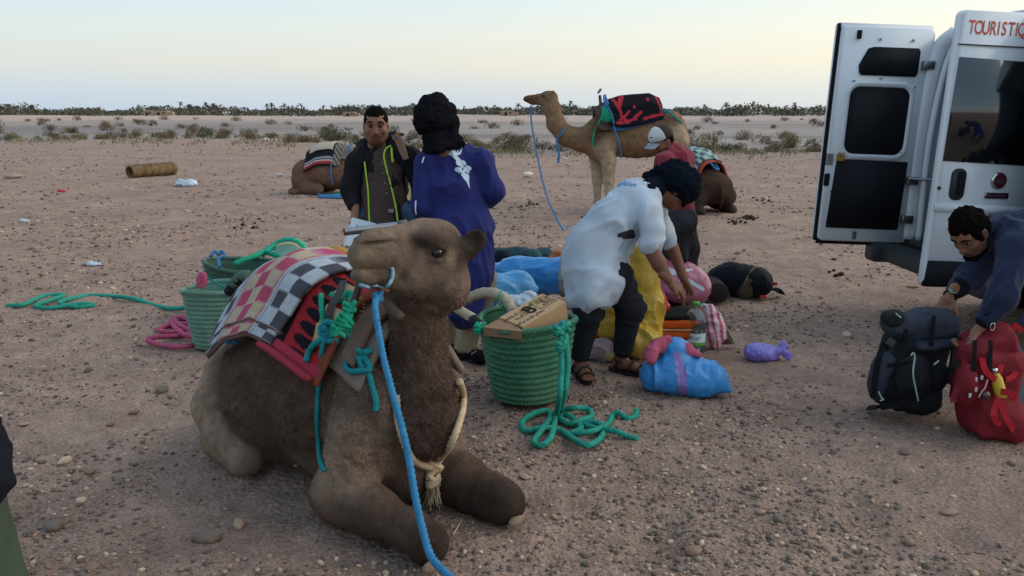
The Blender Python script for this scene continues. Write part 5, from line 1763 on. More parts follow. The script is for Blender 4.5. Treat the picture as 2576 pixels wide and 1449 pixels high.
for w0, w1 in ((wr[0], el[0]),):
    f = frame(w0 - w1); add('cuff_stripe', tube([w0 + f @ A(-.01, math.cos(t) * .062, math.sin(t) * .062) for t in np.linspace(0, 6.28, 14)], .005, 6), m_card_w, tu)
add('trim', tube(edge_path(tbv, [(1067, 395), (1064, 402), (1062, 410)], dB), .005, 6), m_card_w, tu)
add('trim', tube(edge_path(tbv, [(1046, 505), (1045, 525), (1047, 540)], dB), .005, 6), m_card_w, tu)
S = Sculpt(.012)
Ct = hB + A(0, 0, .05); TR = frame(A(-.75, .65, 0))
S.ell(Ct + A(0, 0, .0), (.125, .12, .135), None)
wrap_cloth(S, Ct, TR, .118, .115, ((-.05, 1.0), (-.015, 1.06), (.02, 1.06), (.055, 1.04), (.09, 1.0), (.12, .9)), .022, 5, .05, .7)
S.chain([b_(1068, 300, .0), b_(1054, 292, .0), b_(1047, 290, .0)], [.03, .016, .006]); S.cone(b_(1062, 308), b_(1078, 315), .02, .03)
S.chain([b_(1080, 292), b_(1086, 280), b_(1092, 268)], [.05, .03, .012]); S.chain([b_(1112, 292), b_(1122, 284), b_(1130, 286)], [.05, .03, .02]); S.chain([b_(1068, 290), b_(1070, 278), b_(1075, 270)], [.03, .018, .01])
S.ell(b_(1143, 312), (.035, .04, .065), None); S.cone(b_(1140, 330), b_(1125, 355), .035, .05)
S.chain([b_(1100, 345, .02), b_(1115, 365, .02)], [.10, .095]); 
for q in range(4): S.chain([b_(1078 - 3 * q, 362 + 7 * q, -.02), b_(1105, 352 + 7 * q, -.06 - .01 * q), b_(1145 + 4 * q, 345 + 5 * q, -.03), b_(1158, 348 + 6 * q, .06)], [.024, .028, .028, .02])
S.chain([b_(1064, 398, -.02), b_(1080, 382, -.05)], [.022, .03])
add('turban', S.mesh(.0085, wrinkle(.010, 22, 4, (1, 1, 1.8)))[:2], m_turb, pb)
S = Sculpt(.04)
for q in (0, 1): S.chain([kn[q] + A(0, 0, .1), kn[q], an[q] + A(0, 0, .03)], [.10, .085, .068])
add('trousers', S.mesh(.013, wrinkle(.008, 12, 9))[:2], cloth_mat('khaki_trousers', '9a8c78'), pb)
m_snk = cloth_mat('black_sneaker', '17161a', rough=.7)
for q, dr in ((0, (-.3, 1)), (1, (.75, -.35))):
    S = Sculpt(.02); shoe(S, an[q], dr); o = add('shoe', S.mesh(.01, wrinkle(.002, 30, 1))[:2], m_snk, pb)
    sole(an[q], dr, material('sole_dark', C('2b2a2c'), rough=.8) if q == 0 else bpy.data.materials['sole_dark'], o)
for q in range(3):
    p = an[1] + A(.05 + .012 * q, -.065, -.025 + .006 * q); add('side_stripe', tube([p, p + A(.008, -.004, .022)], .003, 5), m_card_w, pb)

# ---------------------------------------------------------------- man in white bending over the luggage
dC = 5.25
def c_(x, y, o=0.0): return W(x, y, dC + o)
fL, fR = G(1452, 950), G(1558, 938); base = A((fL[0] + fR[0]) / 2, (fL[1] + fR[1]) / 2, 0)
hC = c_(1696, 478, .10)
hfwd = nrm(A(.85, .15, -.62)); hup = nrm(A(.62, .1, .80))
S = Sculpt(.02); hh, hR = head_sculpt(S, hC, hfwd, hup, SK2, None, 1.0)
S.cone(hC + hR @ A(-.03, 0, -.06), c_(1625, 490, .05), .055, .06, SK2, .03)
hg = S.mesh(.006, None, .010)
shn, elb, wrn = c_(1632, 530, -.12), c_(1634, 622, -.15), c_(1683, 706, -.20)
shf, elf, wrf = c_(1640, 510, .28), c_(1690, 620, .35), c_(1722, 705, .30)
hn = hand_geo(wrn, nrm(A(.75, -.05, -.65)), A(-.5, .3, -.7), SK2, 1, .42, 1.1, .6)
hf_ = hand_geo(wrf, nrm(A(.5, -.3, -.8)), A(-.6, -.2, -.5), SK2, -1, .55, 1.05)
hip = c_(1500, 660, .05)
kn = [A(fL[0] + .06, fL[1] - .03, .46), A(fR[0] + .05, fR[1] - .04, .46)]; an = [A(fL[0] + .02, fL[1], .09), A(fR[0] + .02, fR[1], .09)]
S = Sculpt(.02); S.chain([elb, elb * .5 + wrn * .5, wrn], [.052, .046, .030], SK2, .02); S.chain([elf, wrf], [.046, .03], SK2, .02)
for q, d in ((0, A(.25, -.95, 0)), (1, A(.8, -.6, 0))):                       # bare feet with toes
    d = nrm(d); l = np.cross((0, 0, 1), d); a0 = A(an[q][0], an[q][1], 0)
    S.cone(a0 + A(0, 0, .16), a0 + A(0, 0, .07), .036, .042, SK2, .02); S.cone(a0 - d * .035 + A(0, 0, .058), a0 + d * .09 + A(0, 0, .062), .036, .034, SK2, .02)
    S.flat(a0 + d * .08 + A(0, 0, .058), a0 + d * .155 + A(0, 0, .045), (.038, .024), (.042, .015), l, SK2, .02)
    for z in range(5): S.cone(a0 + d * .15 + l * (.034 - .017 * z) + A(0, 0, .044), a0 + d * (.195 - .007 * z) + l * (.036 - .018 * z) + A(0, 0, .042), .0105 - .001 * (z > 0), .009, SK2, .005)
arm_g = S.mesh(.008, None, .02)
fl = flesh([(c_(1615, 520, .05), hip, .11, .12, SK2), (shn, elb, .05, .046, SK2), (shf, elf, .05, .046, SK2)] + [x for q in (0, 1) for x in ((hip, kn[q], .08, .055, SK2), (kn[q], an[q], .05, .034, SK2))])
pc = put_person('man in a white shirt and dark turban bending over the luggage', base, [hg, hn, hf_, arm_g, fl] + eyes(hh, hR))
m_wht = cloth_mat('white_cotton', 'b3bdc9', rough=.9, vary=.08, crease=3.5, bump=.4, dust=C('8d8a86'), dustamt=.35)
S = Sculpt(.045)
S.flat(c_(1595, 505, .08), c_(1545, 565, .05), (.18, .14), (.20, .17), (0, 1, 0), None, .05); S.flat(c_(1545, 565, .05), c_(1492, 655, .05), (.20, .17), (.22, .19), (0, 1, 0), None, .05)
S.flat(c_(1500, 625, .04), c_(1502, 690, .02), (.20, .20), (.20, .205), (0, 1, 0), None, .04)
S.flat(c_(1500, 690, .02), c_(1482, 752, .0), (.20, .19), (.21, .135), (0, 1, 0), None, .04)
S.flat(c_(1520, 700, -.16), c_(1500, 756, -.16), (.06, .13), (.05, .075), (0, 1, 0), None, .03)
S.chain([c_(1605, 505, -.02), shn, c_(1640, 575, -.15), c_(1637, 612, -.16)], [.115, .085, .072, .074], None, .03)
S.chain([c_(1610, 500, .15), shf, c_(1660, 570, .30), c_(1680, 606, .34)], [.115, .082, .07, .068], None, .03)
S.cone(c_(1622, 614, -.16), c_(1652, 610, -.16), .052, .052, None, .02)
S.ell(c_(1580, 640, -.28), (.10, .16, .055), None, np.stack([nrm(A(.8, 0, -.35)), A(0, 1, 0), nrm(A(.35, 0, .8))], 1), .03, 's')
S.box(c_(1488, 768, .0) + A(0, 0, -.25), (.55, .6, .25), .01, None, np.array(Matrix.Rotation(-.22, 3, 'Y')), .006, 's')
cg = S.mesh(.0105, wrinkle(.022, 10, 21, fall=(-.6, .15, -.75)), smooth=2)
sh_ = add('shirt', cg[:2], m_wht, pc); cbv = [bvh_of(cg)]
blot = [capsule(1540, 466, 1560, 464, 1.5, 4), disc(1572, 461, 6), disc(1584, 462, 5), capsule(1560, 462, 1598, 465, 3, 3)]
dg = decal(lambda x, y: any(f(x, y) for f in blot), 1535, 1602, 454, 470, 1.1, cbv, .004)
if len(dg[1]): add('embroidery', dg, material('blue_embroidery', C('6f8fae'), rough=.8, vary=.1, bump=.3), sh_)
gap = [capsule(1558, 592, 1588, 586, 5, 9), capsule(1570, 598, 1592, 594, 4, 6), capsule(1588, 585, 1596, 592, 6, 3)]
dg = decal(lambda x, y: any(f(x, y) for f in gap), 1550, 1604, 574, 608, 1.2, cbv, .004)
if len(dg[1]): add('undershirt', dg, cloth_mat('dark_print', '3a3036'), sh_)
m_blk = cloth_mat('black_trousers', '25262c', rough=.9)
S = Sculpt(.05)
for q in (0, 1): S.chain([hip + A(-.07 + .17 * q, -.03 - .06 * q, -.07), kn[q], an[q] + A(0, 0, .075)], [.125, .092, .064], None, .04)
S.ell(hip + A(0, 0, -.03), (.15, .16, .13), None)
add('trousers', S.mesh(.0125, wrinkle(.010, 11, 31, (1, 1, 1.6)))[:2], m_blk, pc)
m_sand = material('sandal_leather', C('2b221d'), rough=.75, vary=.2, bump=.4)
for q, d in ((0, A(.25, -.95, 0)), (1, A(.8, -.6, 0))):
    d = nrm(d); l = np.cross((0, 0, 1), d); a0 = A(an[q][0], an[q][1], 0)
    so = sole(an[q], d, m_sand, pc, L=.275, w=.10, t=.026, name='sandal')
    for x0, h0 in ((-.03, .105), (.075, .098), (.125, .075)):
        add('strap', strap([a0 + d * x0 + l * .048 + A(0, 0, .025), a0 + d * (x0 + .008) + l * .040 + A(0, 0, h0 * .75), a0 + d * (x0 + .012) + A(0, 0, h0), a0 + d * (x0 + .008) - l * .040 + A(0, 0, h0 * .75), a0 + d * x0 - l * .048 + A(0, 0, .025)], .022, .005, d), m_sand, so)
    add('strap', strap([a0 + d * .02 + l * .045 + A(0, 0, .085), a0 - d * .045 + l * .028 + A(0, 0, .092), a0 - d * .06 + A(0, 0, .095), a0 - d * .045 - l * .028 + A(0, 0, .092), a0 + d * .02 - l * .045 + A(0, 0, .085)], .02, .005, (0, 0, 1)), m_sand, so)
S = Sculpt(.012)
Ct = hC + hR @ A(-.01, 0, .045); 
S.ell(Ct, (.128, .11, .105), None, hR)
wrap_cloth(S, Ct, hR, .125, .108, ((-.03, 1.0), (.0, 1.06), (.03, 1.05), (.06, 1.0), (.09, .9)), .022, 15, .05, .7)
S.chain([c_(1650, 470, .03), c_(1632, 480, .0), c_(1635, 520, -.06), c_(1655, 545, -.05)], [.07, .075, .05, .02])
S.chain([c_(1640, 450, .1), c_(1665, 430, .08), c_(1668, 416, .08)], [.06, .035, .014]); S.chain([c_(1660, 440, .05), c_(1650, 422, .05)], [.035, .016]); S.cone(c_(1740, 470, .1), c_(1752, 486, .1), .04, .03)
add('turban', S.mesh(.0085, wrinkle(.010, 22, 6, (1, 1, 1.8)))[:2], cloth_mat('navy_turban', '131923', rough=.97, spec=.03), pc)

# ---------------------------------------------------------------- man in maroon fleece and cap
dD = 6.9
def d_(x, y, o=0.0): return W(x, y, dD + o)
bs_ = G(1695, 772); base = A(bs_[0], bs_[1], 0)
hD = d_(1664, 358, .0); hfwd = nrm(A(-.80, -.45, -.42)); hup = nrm(A(-.30, -.2, .93))
S = Sculpt(.02); hh, hR = head_sculpt(S, hD, hfwd, hup, SK1 * .95, BEARD * 1.5, 1.0)
S.cone(hD + hR @ A(-.03, 0, -.07), d_(1690, 395, .05), .055, .062, SK1, .03)
hg = S.mesh(.0065, None, .010)
sh = [d_(1672, 410, -.12), d_(1722, 402, .14)]; el = [d_(1663, 490, -.16), d_(1728, 490, .12)]; wr = [d_(1640, 545, -.20), d_(1690, 550, .05)]
hd = [hand_geo(wr[0], A(-.5, -.4, -.8), A(0, .5, -1), SK1, 1, .6), hand_geo(wr[1], A(-.6, -.2, -.8), A(0, .5, -1), SK1, -1, .6)]
hip = d_(1708, 545, .03); kn = [A(base[0] - .02, base[1] - .06, .50), A(base[0] + .12, base[1] + .10, .50)]; an = [A(base[0] - .02, base[1], .08), A(base[0] + .16, base[1] + .18, .08)]
fl = flesh([(d_(1695, 400, .03), hip, .11, .12, SK1)] + [x for q in (0, 1) for x in ((sh[q], el[q], .045, .04, SK1), (el[q], wr[q], .04, .028, SK1), (hip, kn[q], .08, .055, SK1), (kn[q], an[q], .05, .035, SK1))])
pd = put_person('man in a maroon fleece and white peaked cap looking down', base, [hg, fl] + hd + eyes(hh, hR))
add('hair', hair_cap(hD, hfwd, hup, 1.0, top=.0, low=-.03, amp=.002, seed=9), m_hair, pd)
for s in (-1, 1): add('eyebrow', tube([hh(.092, s * .014, .036), hh(.090, s * .032, .042), hh(.078, s * .052, .036)], [.004, .0045, .003], 6), m_hair, pd)
S = Sculpt(.05)
S.flat(d_(1696, 405, .03), d_(1702, 460, .03), (.155, .125), (.155, .135), (0, 1, 0), None, .04); S.flat(d_(1702, 460, .03), d_(1708, 522, .03), (.155, .135), (.155, .125), (0, 1, 0), None, .04)
for q in (0, 1): S.chain([d_(1697, 400, .03), sh[q], el[q], wr[q]], [.10, .078, .062, .05], None, .03)
S.cone(d_(1690, 385, .02), d_(1697, 400, .03), .075, .09)
add('fleece', S.mesh(.014, wrinkle(.013, 14, 41, fall=(.1, 0, -1)))[:2], cloth_mat('maroon_fleece', '7d2c39', rough=.95, sheen=.15), pd)
S = Sculpt(.05); S.ell(hip + A(0, 0, -.02), (.155, .17, .15), None)
for q in (0, 1): S.chain([hip + A(-.06 + .10 * q, -.05 + .10 * q, -.06), kn[q], an[q] + A(0, 0, .0)], [.125, .095, .075], None, .05)
add('trousers', S.mesh(.014, wrinkle(.012, 13, 43, fall=(.1, 0, -1)))[:2], cloth_mat('charcoal_trousers', '35363b'), pd)
for q in (0, 1):
    S = Sculpt(.02); shoe(S, an[q], (-.7, -.7)); o = add('shoe', S.mesh(.012)[:2], m_snk, pd); sole(an[q], (-.7, -.7), bpy.data.materials['sole_dark'], o)
cp = thing('cap', 'white and brown baseball cap on the man in maroon', 'cap', hD + A(0, 0, .08))
CR = hR
S = Sculpt(.01); S.ell(hD + CR @ A(-.012, 0, .060), (.112, .092, .092), None, CR); S.box(hD + CR @ A(0, 0, -.06), (.2, .2, .10), .01, None, CR, .005, 's')
capg = S.mesh(.007); q = (capg[0] - hD) @ CR
colc = np.where((q[:, 0] > .012)[:, None], np.array(C('c3c6c9')[:3]), np.array(C('3d2f2b')[:3]))
m_cap = material('cap_cloth', attr=True, rough=.9, vary=.1, bump=.4, bscale=200)
add('crown', (capg[0], capg[1], colc), m_cap, cp)
n = 16; P = np.zeros((n, n, 3))
for i in range(n):
    for j in range(n):
        a = (j / (n - 1) - .5) * 2.3; r_ = i / (n - 1)
        P[i, j] = hD + CR @ A(.062 + .030 * math.cos(a) + r_ * .075 * math.cos(a * .6) , math.sin(a) * (.086 - r_ * .012), .042 - r_ * .020 - .02 * (math.sin(a) ** 2))
add('peak', sheet(P, .004), cloth_mat('cap_grey', '8d9299'), cp)
add('badge', box(hD + CR @ A(.0985, .018, .085), (.002, .034, .016), CR @ np.array(Matrix.Rotation(-.35, 3, 'Y')), .0), material('badge_white', C('c9c9c9'), vary=0, bump=0), cp, smooth=False)

# ---------------------------------------------------------------- man in navy top leaning over the rucksacks at the right
dE = 4.45
def e_(x, y, o=0.0): return W(x, y, dE + o)
fe = [G(2605, 1010), G(2720, 985)]; base = A((fe[0][0] + fe[1][0]) / 2, (fe[0][1] + fe[1][1]) / 2, 0)
hE = e_(2440, 588, .02); hfwd = nrm(A(-.62, -.38, -.70)); hup = nrm(A(-.66, -.25, .72))
S = Sculpt(.02); hh, hR = head_sculpt(S, hE, hfwd, hup, SK1 * .9, BEARD, 1.02)
S.cone(hE + hR @ A(-.03, 0, -.07), e_(2530, 590, .05), .056, .062, SK1 * .9, .03)
hg = S.mesh(.0058, None, .010)
shn, eln, wrn = e_(2560, 625, -.14), e_(2520, 745, -.18), e_(2462, 828, -.12)
shf, elf, wrf = e_(2520, 600, .25), e_(2445, 690, .25), e_(2390, 745, .14)
hn = hand_geo(wrn, nrm(A(-.55, .05, -.8)), A(-.6, .2, .5), SK1 * .9, 1, .7, 1.05); hf_ = hand_geo(wrf, nrm(A(-.45, -.15, -.9)), A(.3, .8, -.2), SK1 * .9, -1, .85, 1.08)
hip = e_(2720, 640, .1)
kn = [A(fe[0][0] + .05, fe[0][1] + .05, .50), A(fe[1][0] + .02, fe[1][1] + .05, .50)]; an = [A(fe[0][0], fe[0][1], .08), A(fe[1][0], fe[1][1], .08)]
fl = flesh([(e_(2560, 590, .06), hip, .11, .12, SK1), (shn, eln, .05, .045, SK1), (eln, wrn, .044, .03, SK1 * .9), (shf, elf, .05, .045, SK1), (elf, wrf, .044, .03, SK1 * .9)] + [x for q in (0, 1) for x in ((hip, kn[q], .08, .055, SK1), (kn[q], an[q], .05, .034, SK1))])
pe = put_person('bearded man in a navy top bending down to two rucksacks', base, [hg, hn, hf_, fl] + eyes(hh, hR, 1.02))
add('hair', hair_cap(hE, hfwd, hup, 1.04, top=.030, low=-.035, amp=.012, seed=19, side=.004), m_hair, pe)
bd_ = Sculpt(.012); bd_.chain([hh(.0, .060, -.04), hh(.03, .052, -.085), hh(.075, .02, -.105), hh(.075, -.02, -.105), hh(.03, -.052, -.085), hh(.0, -.060, -.04)], [.014, .020, .022, .022, .020, .014])
add('beard', bd_.mesh(.006, lambda V, N: .003 * fbm(V * 90, 2, 5))[:2], m_hair, pe)
for s in (-1, 1): add('eyebrow', tube([hh(.092, s * .014, .036), hh(.090, s * .032, .042), hh(.078, s * .052, .036)], [.005, .0055, .003], 6), m_hair, pe)
S = Sculpt(.06)
S.flat(e_(2552, 585, .05), e_(2640, 590, .08), (.20, .12), (.20, .13), (0, 1, 0), None, .06); S.flat(e_(2640, 590, .08), e_(2720, 625, .1), (.20, .13), (.19, .14), (0, 1, 0), None, .06)
S.chain([e_(2560, 585, -.03), shn, eln, cuffpt(wrn, eln, .075)], [.11, .092, .070, .058], None, .03); S.chain([e_(2550, 585, .14), shf, elf, cuffpt(wrf, elf, .085)], [.11, .09, .068, .054], None, .03)
S.cone(e_(2500, 590, .03), e_(2545, 590, .05), .075, .10)
add('sweatshirt', S.mesh(.012, wrinkle(.014, 13, 51, fall=(-.4, 0, -1)))[:2], cloth_mat('navy_fleece', '2a3047', rough=.95, sheen=.1), pe)
for w0, e0 in ((wrn, eln), (wrf, elf)):
    f = frame(w0 - e0); S = Sculpt(.02); S.cone(w0 - f[:, 0] * .10, w0 - f[:, 0] * .06, .056, .048); add('cuff', S.mesh(.009, wrinkle(.003, 40, 3))[:2], cloth_mat('cuff_black', '1b1c22') if w0 is wrn else bpy.data.materials['cuff_black'], pe)
add('collar', tube([e_(2505, 560, .02), e_(2512, 600, -.07), e_(2520, 640, -.05), e_(2505, 650, .05)], [.022, .028, .026, .02], 8), bpy.data.materials['cuff_black'], pe)
f = frame(wrf - elf); wc = wrf + f[:, 0] * -.002
wt = thing('wristwatch', 'black-strapped watch on the bending man\'s wrist', 'watch', wc)
add('strap', tube([wc + f @ A(0, math.cos(t) * .033, math.sin(t) * .031) for t in np.linspace(0, 6.28, 18)], .008, 8), m_snk, wt)
dv = nrm(A(-.5, -.8, .45)); dv = nrm(dv - f[:, 0] * (dv @ f[:, 0])); add('dial', lathe([(.019, 0), (.019, .008), (.016, .011)], 20, wc + dv * .034, np.stack([f[:, 0], np.cross(dv, f[:, 0]), dv], 1)), m_steel, wt)
S = Sculpt(.05); S.ell(hip + A(0, 0, -.06), (.18, .19, .18), None)
for q in (0, 1): S.chain([hip + A(-.06 + .14 * q, -.05, -.1), kn[q], kn[q] + A(0, 0, -.10)], [.14, .12, .11], None, .05)
add('shorts', S.mesh(.016, wrinkle(.010, 9, 53))[:2], cloth_mat('royal_blue', '23418f'), pe)
S = Sculpt(.05)
for q in (0, 1): S.chain([kn[q] + A(0, 0, .05), an[q] + A(0, 0, .0)], [.088, .068])
add('trousers', S.mesh(.014, wrinkle(.009, 11, 54))[:2], cloth_mat('faded_jeans', '6d7890'), pe)
for q in (0, 1):
    S = Sculpt(.02); shoe(S, an[q], (-.9, -.3)); o = add('shoe', S.mesh(.012)[:2], m_snk, pe); sole(an[q], (-.9, -.3), bpy.data.materials['sole_dark'], o)

# ---------------------------------------------------------------- bystander cut by the left edge
fx, fy = -1.475, 1.85
base = A(fx, fy, 0)
hF = A(fx - .02, fy, 1.62)
S = Sculpt(.02); hh, hR = head_sculpt(S, hF, A(.4, 1, 0), A(0, 0, 1), SK1, None, 1.0); S.cone(hF + A(0, 0, -.08), hF + A(0, 0, -.22), .055, .062, SK1)
hg = S.mesh(.007, None, .010)
el = [A(fx - .34, fy - .02, 1.1), A(fx + .13, fy - .02, 1.14)]; wr = [A(fx - .2, fy + .2, .98), A(fx + .05, fy + .2, .98)]; sh = [A(fx - .2, fy, 1.42), A(fx + .09, fy, 1.42)]
hd = [hand_geo(wr[0], A(.6, .5, -.2), A(0, 0, -1), SK1, -1, .6), hand_geo(wr[1], A(-.6, .5, -.2), A(0, 0, -1), SK1, 1, .6)]
hip = [A(fx - .1, fy, .92), A(fx + .08, fy, .92)]; kn = [A(fx - .11, fy + .02, .5), A(fx + .10, fy + .02, .5)]; an = [A(fx - .12, fy, .08), A(fx + .13, fy, .08)]
fl = flesh([(A(fx, fy, 1.38), A(fx, fy, .92), .11, .12, SK1)] + [x for q in (0, 1) for x in ((sh[q], el[q], .045, .04, SK1), (el[q], wr[q], .04, .028, SK1), (hip[q], kn[q], .08, .055, SK1), (kn[q], an[q], .05, .035, SK1))])
pf = put_person('bystander in a dark fleece and green trousers cut by the left edge', base, [hg, fl] + hd)
add('hair', hair_cap(hF, A(.4, 1, 0), A(0, 0, 1), seed=33), m_hair, pf)
S = Sculpt(.05)
S.flat(A(fx - .03, fy, 1.40), A(fx, fy, 1.05), (.17, .13), (.17, .15), sd); S.flat(A(fx, fy, 1.05), A(fx + .01, fy, .84), (.17, .15), (.215, .17), sd)
for q in (0, 1): S.chain([A(fx, fy, 1.42), sh[q], el[q], wr[q]], [.11, .09, .065, .055], None, .04)
add('fleece', S.mesh(.013, wrinkle(.012, 8, 61))[:2], cloth_mat('dark_navy_fleece', '181b22', rough=.95), pf)
S = Sculpt(.05); S.ell(A(fx, fy, .9), (.19, .15, .13), None)
for q in (0, 1): S.chain([hip[q], kn[q], an[q]], [.125, .10, .085])
add('trousers', S.mesh(.014, wrinkle(.008, 8, 63, (1, 1, .4)))[:2], cloth_mat('olive_trousers', '414c3f'), pf)
for q in (0, 1):
    S = Sculpt(.02); shoe(S, an[q], (.3, 1)); o = add('shoe', S.mesh(.012)[:2], m_snk, pf); sole(an[q], (.3, 1), bpy.data.materials['sole_dark'], o)
# ------------------------------------------------------------------ white van with both rear doors swung open
m_paint = material('white_paint', C('d3d8de'), rough=.32, vary=.05, vscale=2, bump=.03, bscale=4, spec=.5, coat=.3, dust=C('a39a90'), dustamt=.16)
m_blackp = material('black_panel', C('15181e'), rough=.75, vary=.12, vscale=30, bump=.3, bscale=250, bdist=.002)
m_plast = material('grey_plastic', C('34363a'), rough=.65, vary=.12, vscale=14, bump=.25, bscale=160)
m_glass = material('tinted_glass', C('12171b'), rough=.14, vary=0, bump=0, spec=.9, coat=1.0)
m_rub = material('rubber', C('101113'), rough=.8, vary=.1, bump=.2)
m_orange = material('orange_letters', C('d4674a'), rough=.5, vary=.04, bump=0)
m_chrome = material('chrome', C('b8bcc2'), rough=.15, vary=0, bump=0, metal=1.0)
m_maroon = material('badge_maroon', C('4a1626'), rough=.3, vary=0, bump=0)
m_blueS = cloth_mat('blue_seat', '2d4a86'); m_gold = material('gold_metal', C('b28a3c'), rough=.4, metal=.6, vary=.1, bump=0)
m_red = material('lamp_red', C('6e1418'), rough=.15, vary=.05, bump=0, spec=.7)
van = thing('van', 'white tourist van with both rear doors swung open at right', 'van', A(6.2, 6.6, 0))
TILT = math.radians(2.1)
FH = W(2291, 400, 7.15)          # far rear hinge line
FH = A(FH[0], FH[1], 0)
vx, vz = A(math.cos(TILT), 0, -math.sin(TILT)), A(math.sin(TILT), 0, math.cos(TILT))
vy = A(0, 1, 0)
def vp(x, y, z): return A(FH[0], 0, 0) + vx * x + vy * y + vz * z      # x: forward into the van, y world, z up
RV = np.stack([vx, vy, vz], 1)
def rrect(w, h, r, n=5, cut=None):
    """outline of a rounded rectangle, counter-clockwise, half sizes w, h"""
    pts = []
    for cx, cy, a0 in ((w - r, h - r, 0), (-w + r, h - r, 90), (-w + r, -h + r, 180), (w - r, -h + r, 270)):
        for q in range(n + 1):
            a = math.radians(a0 + 90 * q / n); pts.append((cx + r * math.cos(a), cy + r * math.sin(a)))
    return pts
def slab(outline, o, ex, ey, th, inset=0.0):
    """flat plate from an outline in the plane (ex, ey), thickness along ex x ey, edge eased by inset"""
    P = np.array(outline); n = len(P); c = P.mean(0)
    ez = np.cross(ex, ey)
    Q = c + (P - c) * (1 - inset)
    V = [o + ex * x + ey * y for x, y in P] + [o + ex * x + ey * y + ez * th * .7 for x, y in P] + [o + ex * x + ey * y + ez * th for x, y in Q]
    F = [list(range(n - 1, -1, -1)), [2 * n + q for q in range(n)]]
    for k in (0, n):
        F += [[k + q, k + (q + 1) % n, k + n + (q + 1) % n, k + n + q] for q in range(n)]
    return np.array(V), F
def ring(outer, inner, o, ex, ey, th):
    """raised frame between two outlines with the same point count"""
    n = len(outer); ez = np.cross(ex, ey); V = []
    mid = [(.5 * (a[0] + b[0]), .5 * (a[1] + b[1])) for a, b in zip(outer, inner)]
    for P, z in ((outer, 0), (mid, th), (inner, 0)): V += [o + ex * x + ey * y + ez * z for x, y in P]
    F = []
    for k in (0, n): F += [[k + q, k + (q + 1) % n, k + n + (q + 1) % n, k + n + q] for q in range(n)]
    return np.array(V), F
# --- far (left) door: inner face towards us
Lx = vx; Lz = vz
DL = FH[1] - .02
def ld(u, w): return A(FH[0], DL, 0) + vx * u * .93 + vz * w          # u negative: away from the hinge
zb, zt, wd = .56, 2.40, .80
dl = add('door', slab([(x - wd / 2, z + (zb + zt) / 2) for x, z in rrect(wd / 2, (zt - zb) / 2, .05)], ld(0, 0) + vy * .03, vx, vz, .05, .01), m_paint, van)
add('door_skin', slab([(x - wd / 2 - .012, z + (zb + zt) / 2 + .01) for x, z in rrect(wd / 2 + .016, (zt - zb) / 2 + .018, .03)], ld(0, 0) + vy * .062, vx, vz, .028), m_paint, dl)
add('seal', tube([ld(-wd * 1.075 - .012, zt + .02) + vy * .02, ld(-wd * 1.075 - .016, 1.5) + vy * .02, ld(-wd * 1.075 - .012, zb) + vy * .02], .017, 8), m_rub, dl)
add('seal', tube([ld(-wd * 1.07, zb - .01) + vy * .02, ld(-.02, zb - .01) + vy * .02], .022, 8), m_rub, dl)
face = ld(0, 0) + vy * -.021
fz = .0
def on_left(name, pts, mat, th=.008, y=-.021):
    return add(name, slab([(x * .93, z) for x, z in pts], ld(0, 0) + vy * y, vx, vz, th), mat, dl)
up = [(-.66, 2.02), (-.64, 2.00), (-.14, 2.00), (-.12, 2.03), (-.12, 2.21), (-.14, 2.235), (-.55, 2.235), (-.60, 2.22), (-.67, 2.08)]
on_left('trim_panel', up, m_blackp)
wn_ = [(x - .44, z + 1.62) for x, z in rrect(.275, .285, .085)]
wn_o = [(x - .44, z + 1.62) for x, z in rrect(.325, .335, .12)]
on_left('window', wn_, m_blackp, .006)
add('window_frame', ring([(x * .93, z) for x, z in wn_o], [(x * .93, z) for x, z in wn_], ld(0, 0) + vy * -.0215, vx, vz, .022), m_paint, dl)
lo = [(-.80, .69), (-.79, .68), (-.12, .68), (-.11, .69), (-.10, 1.27), (-.11, 1.28), (-.76, 1.285), (-.77, 1.275)]
on_left('trim_panel', lo, m_blackp, .010)
for u, w in ((-.78, .70), (-.45, .69), (-.13, .70), (-.12, 1.0), (-.79, 1.0), (-.7, 1.27), (-.4, 1.27), (-.15, 1.27)):
    add('rivet', lathe([(.009, 0), (.009, .003), (.005, .006)], 10, ld(u, w) + vy * -.032, np.stack([vx, vz, -vy], 1)), m_plast, dl)
for u, w in ((-.72, 1.36), (-.18, 1.36), (-.13, 2.0 - .08), (-.2, 2.3), (-.5, 2.3), (-.7, 2.0 - .05), (-.45, 1.98)):
    add('plug', lathe([(.016, 0), (.016, .004), (.008, .006)], 12, ld(u, w) + vy * -.022, np.stack([vx, vz, -vy], 1)), m_paint, dl)
    add('plug', lathe([(.006, 0), (.006, .003)], 8, ld(u, w) + vy * -.028, np.stack([vx, vz, -vy], 1)), m_rub, dl)
add('latch', box(ld(-.70, 2.33) + vy * -.03, (.018, .012, .035), RV, .004), m_rub, dl, smooth=False)
add('latch', box(ld(-.835, 1.28) + vy * -.01, (.03, .02, .05), RV, .006), m_steel, dl, smooth=False)
add('latch', box(ld(-.84, 1.10) + vy * -.02, (.022, .014, .055), RV, .008), m_rub, dl, smooth=False)
add('lower_bracket', box(ld(-.52, .62) + vy * -.03, (.016, .01, .035), RV, .004), m_steel, dl, smooth=False)
hm = thing('ornament', 'small gold hand-shaped ornament stuck to the van\'s open door', 'ornament', ld(-.745, 1.30) + vy * -.04)
for q in range(4): add('finger', tube([ld(-.765 + .017 * q, 1.295) + vy * -.036, ld(-.775 + .02 * q, 1.33 + .014 * (q % 2)) + vy * -.036], .0075, 6), m_gold, hm)
add('palm', box(ld(-.742, 1.283) + vy * -.036, (.034, .006, .016), RV, .004), m_gold, hm, smooth=False)
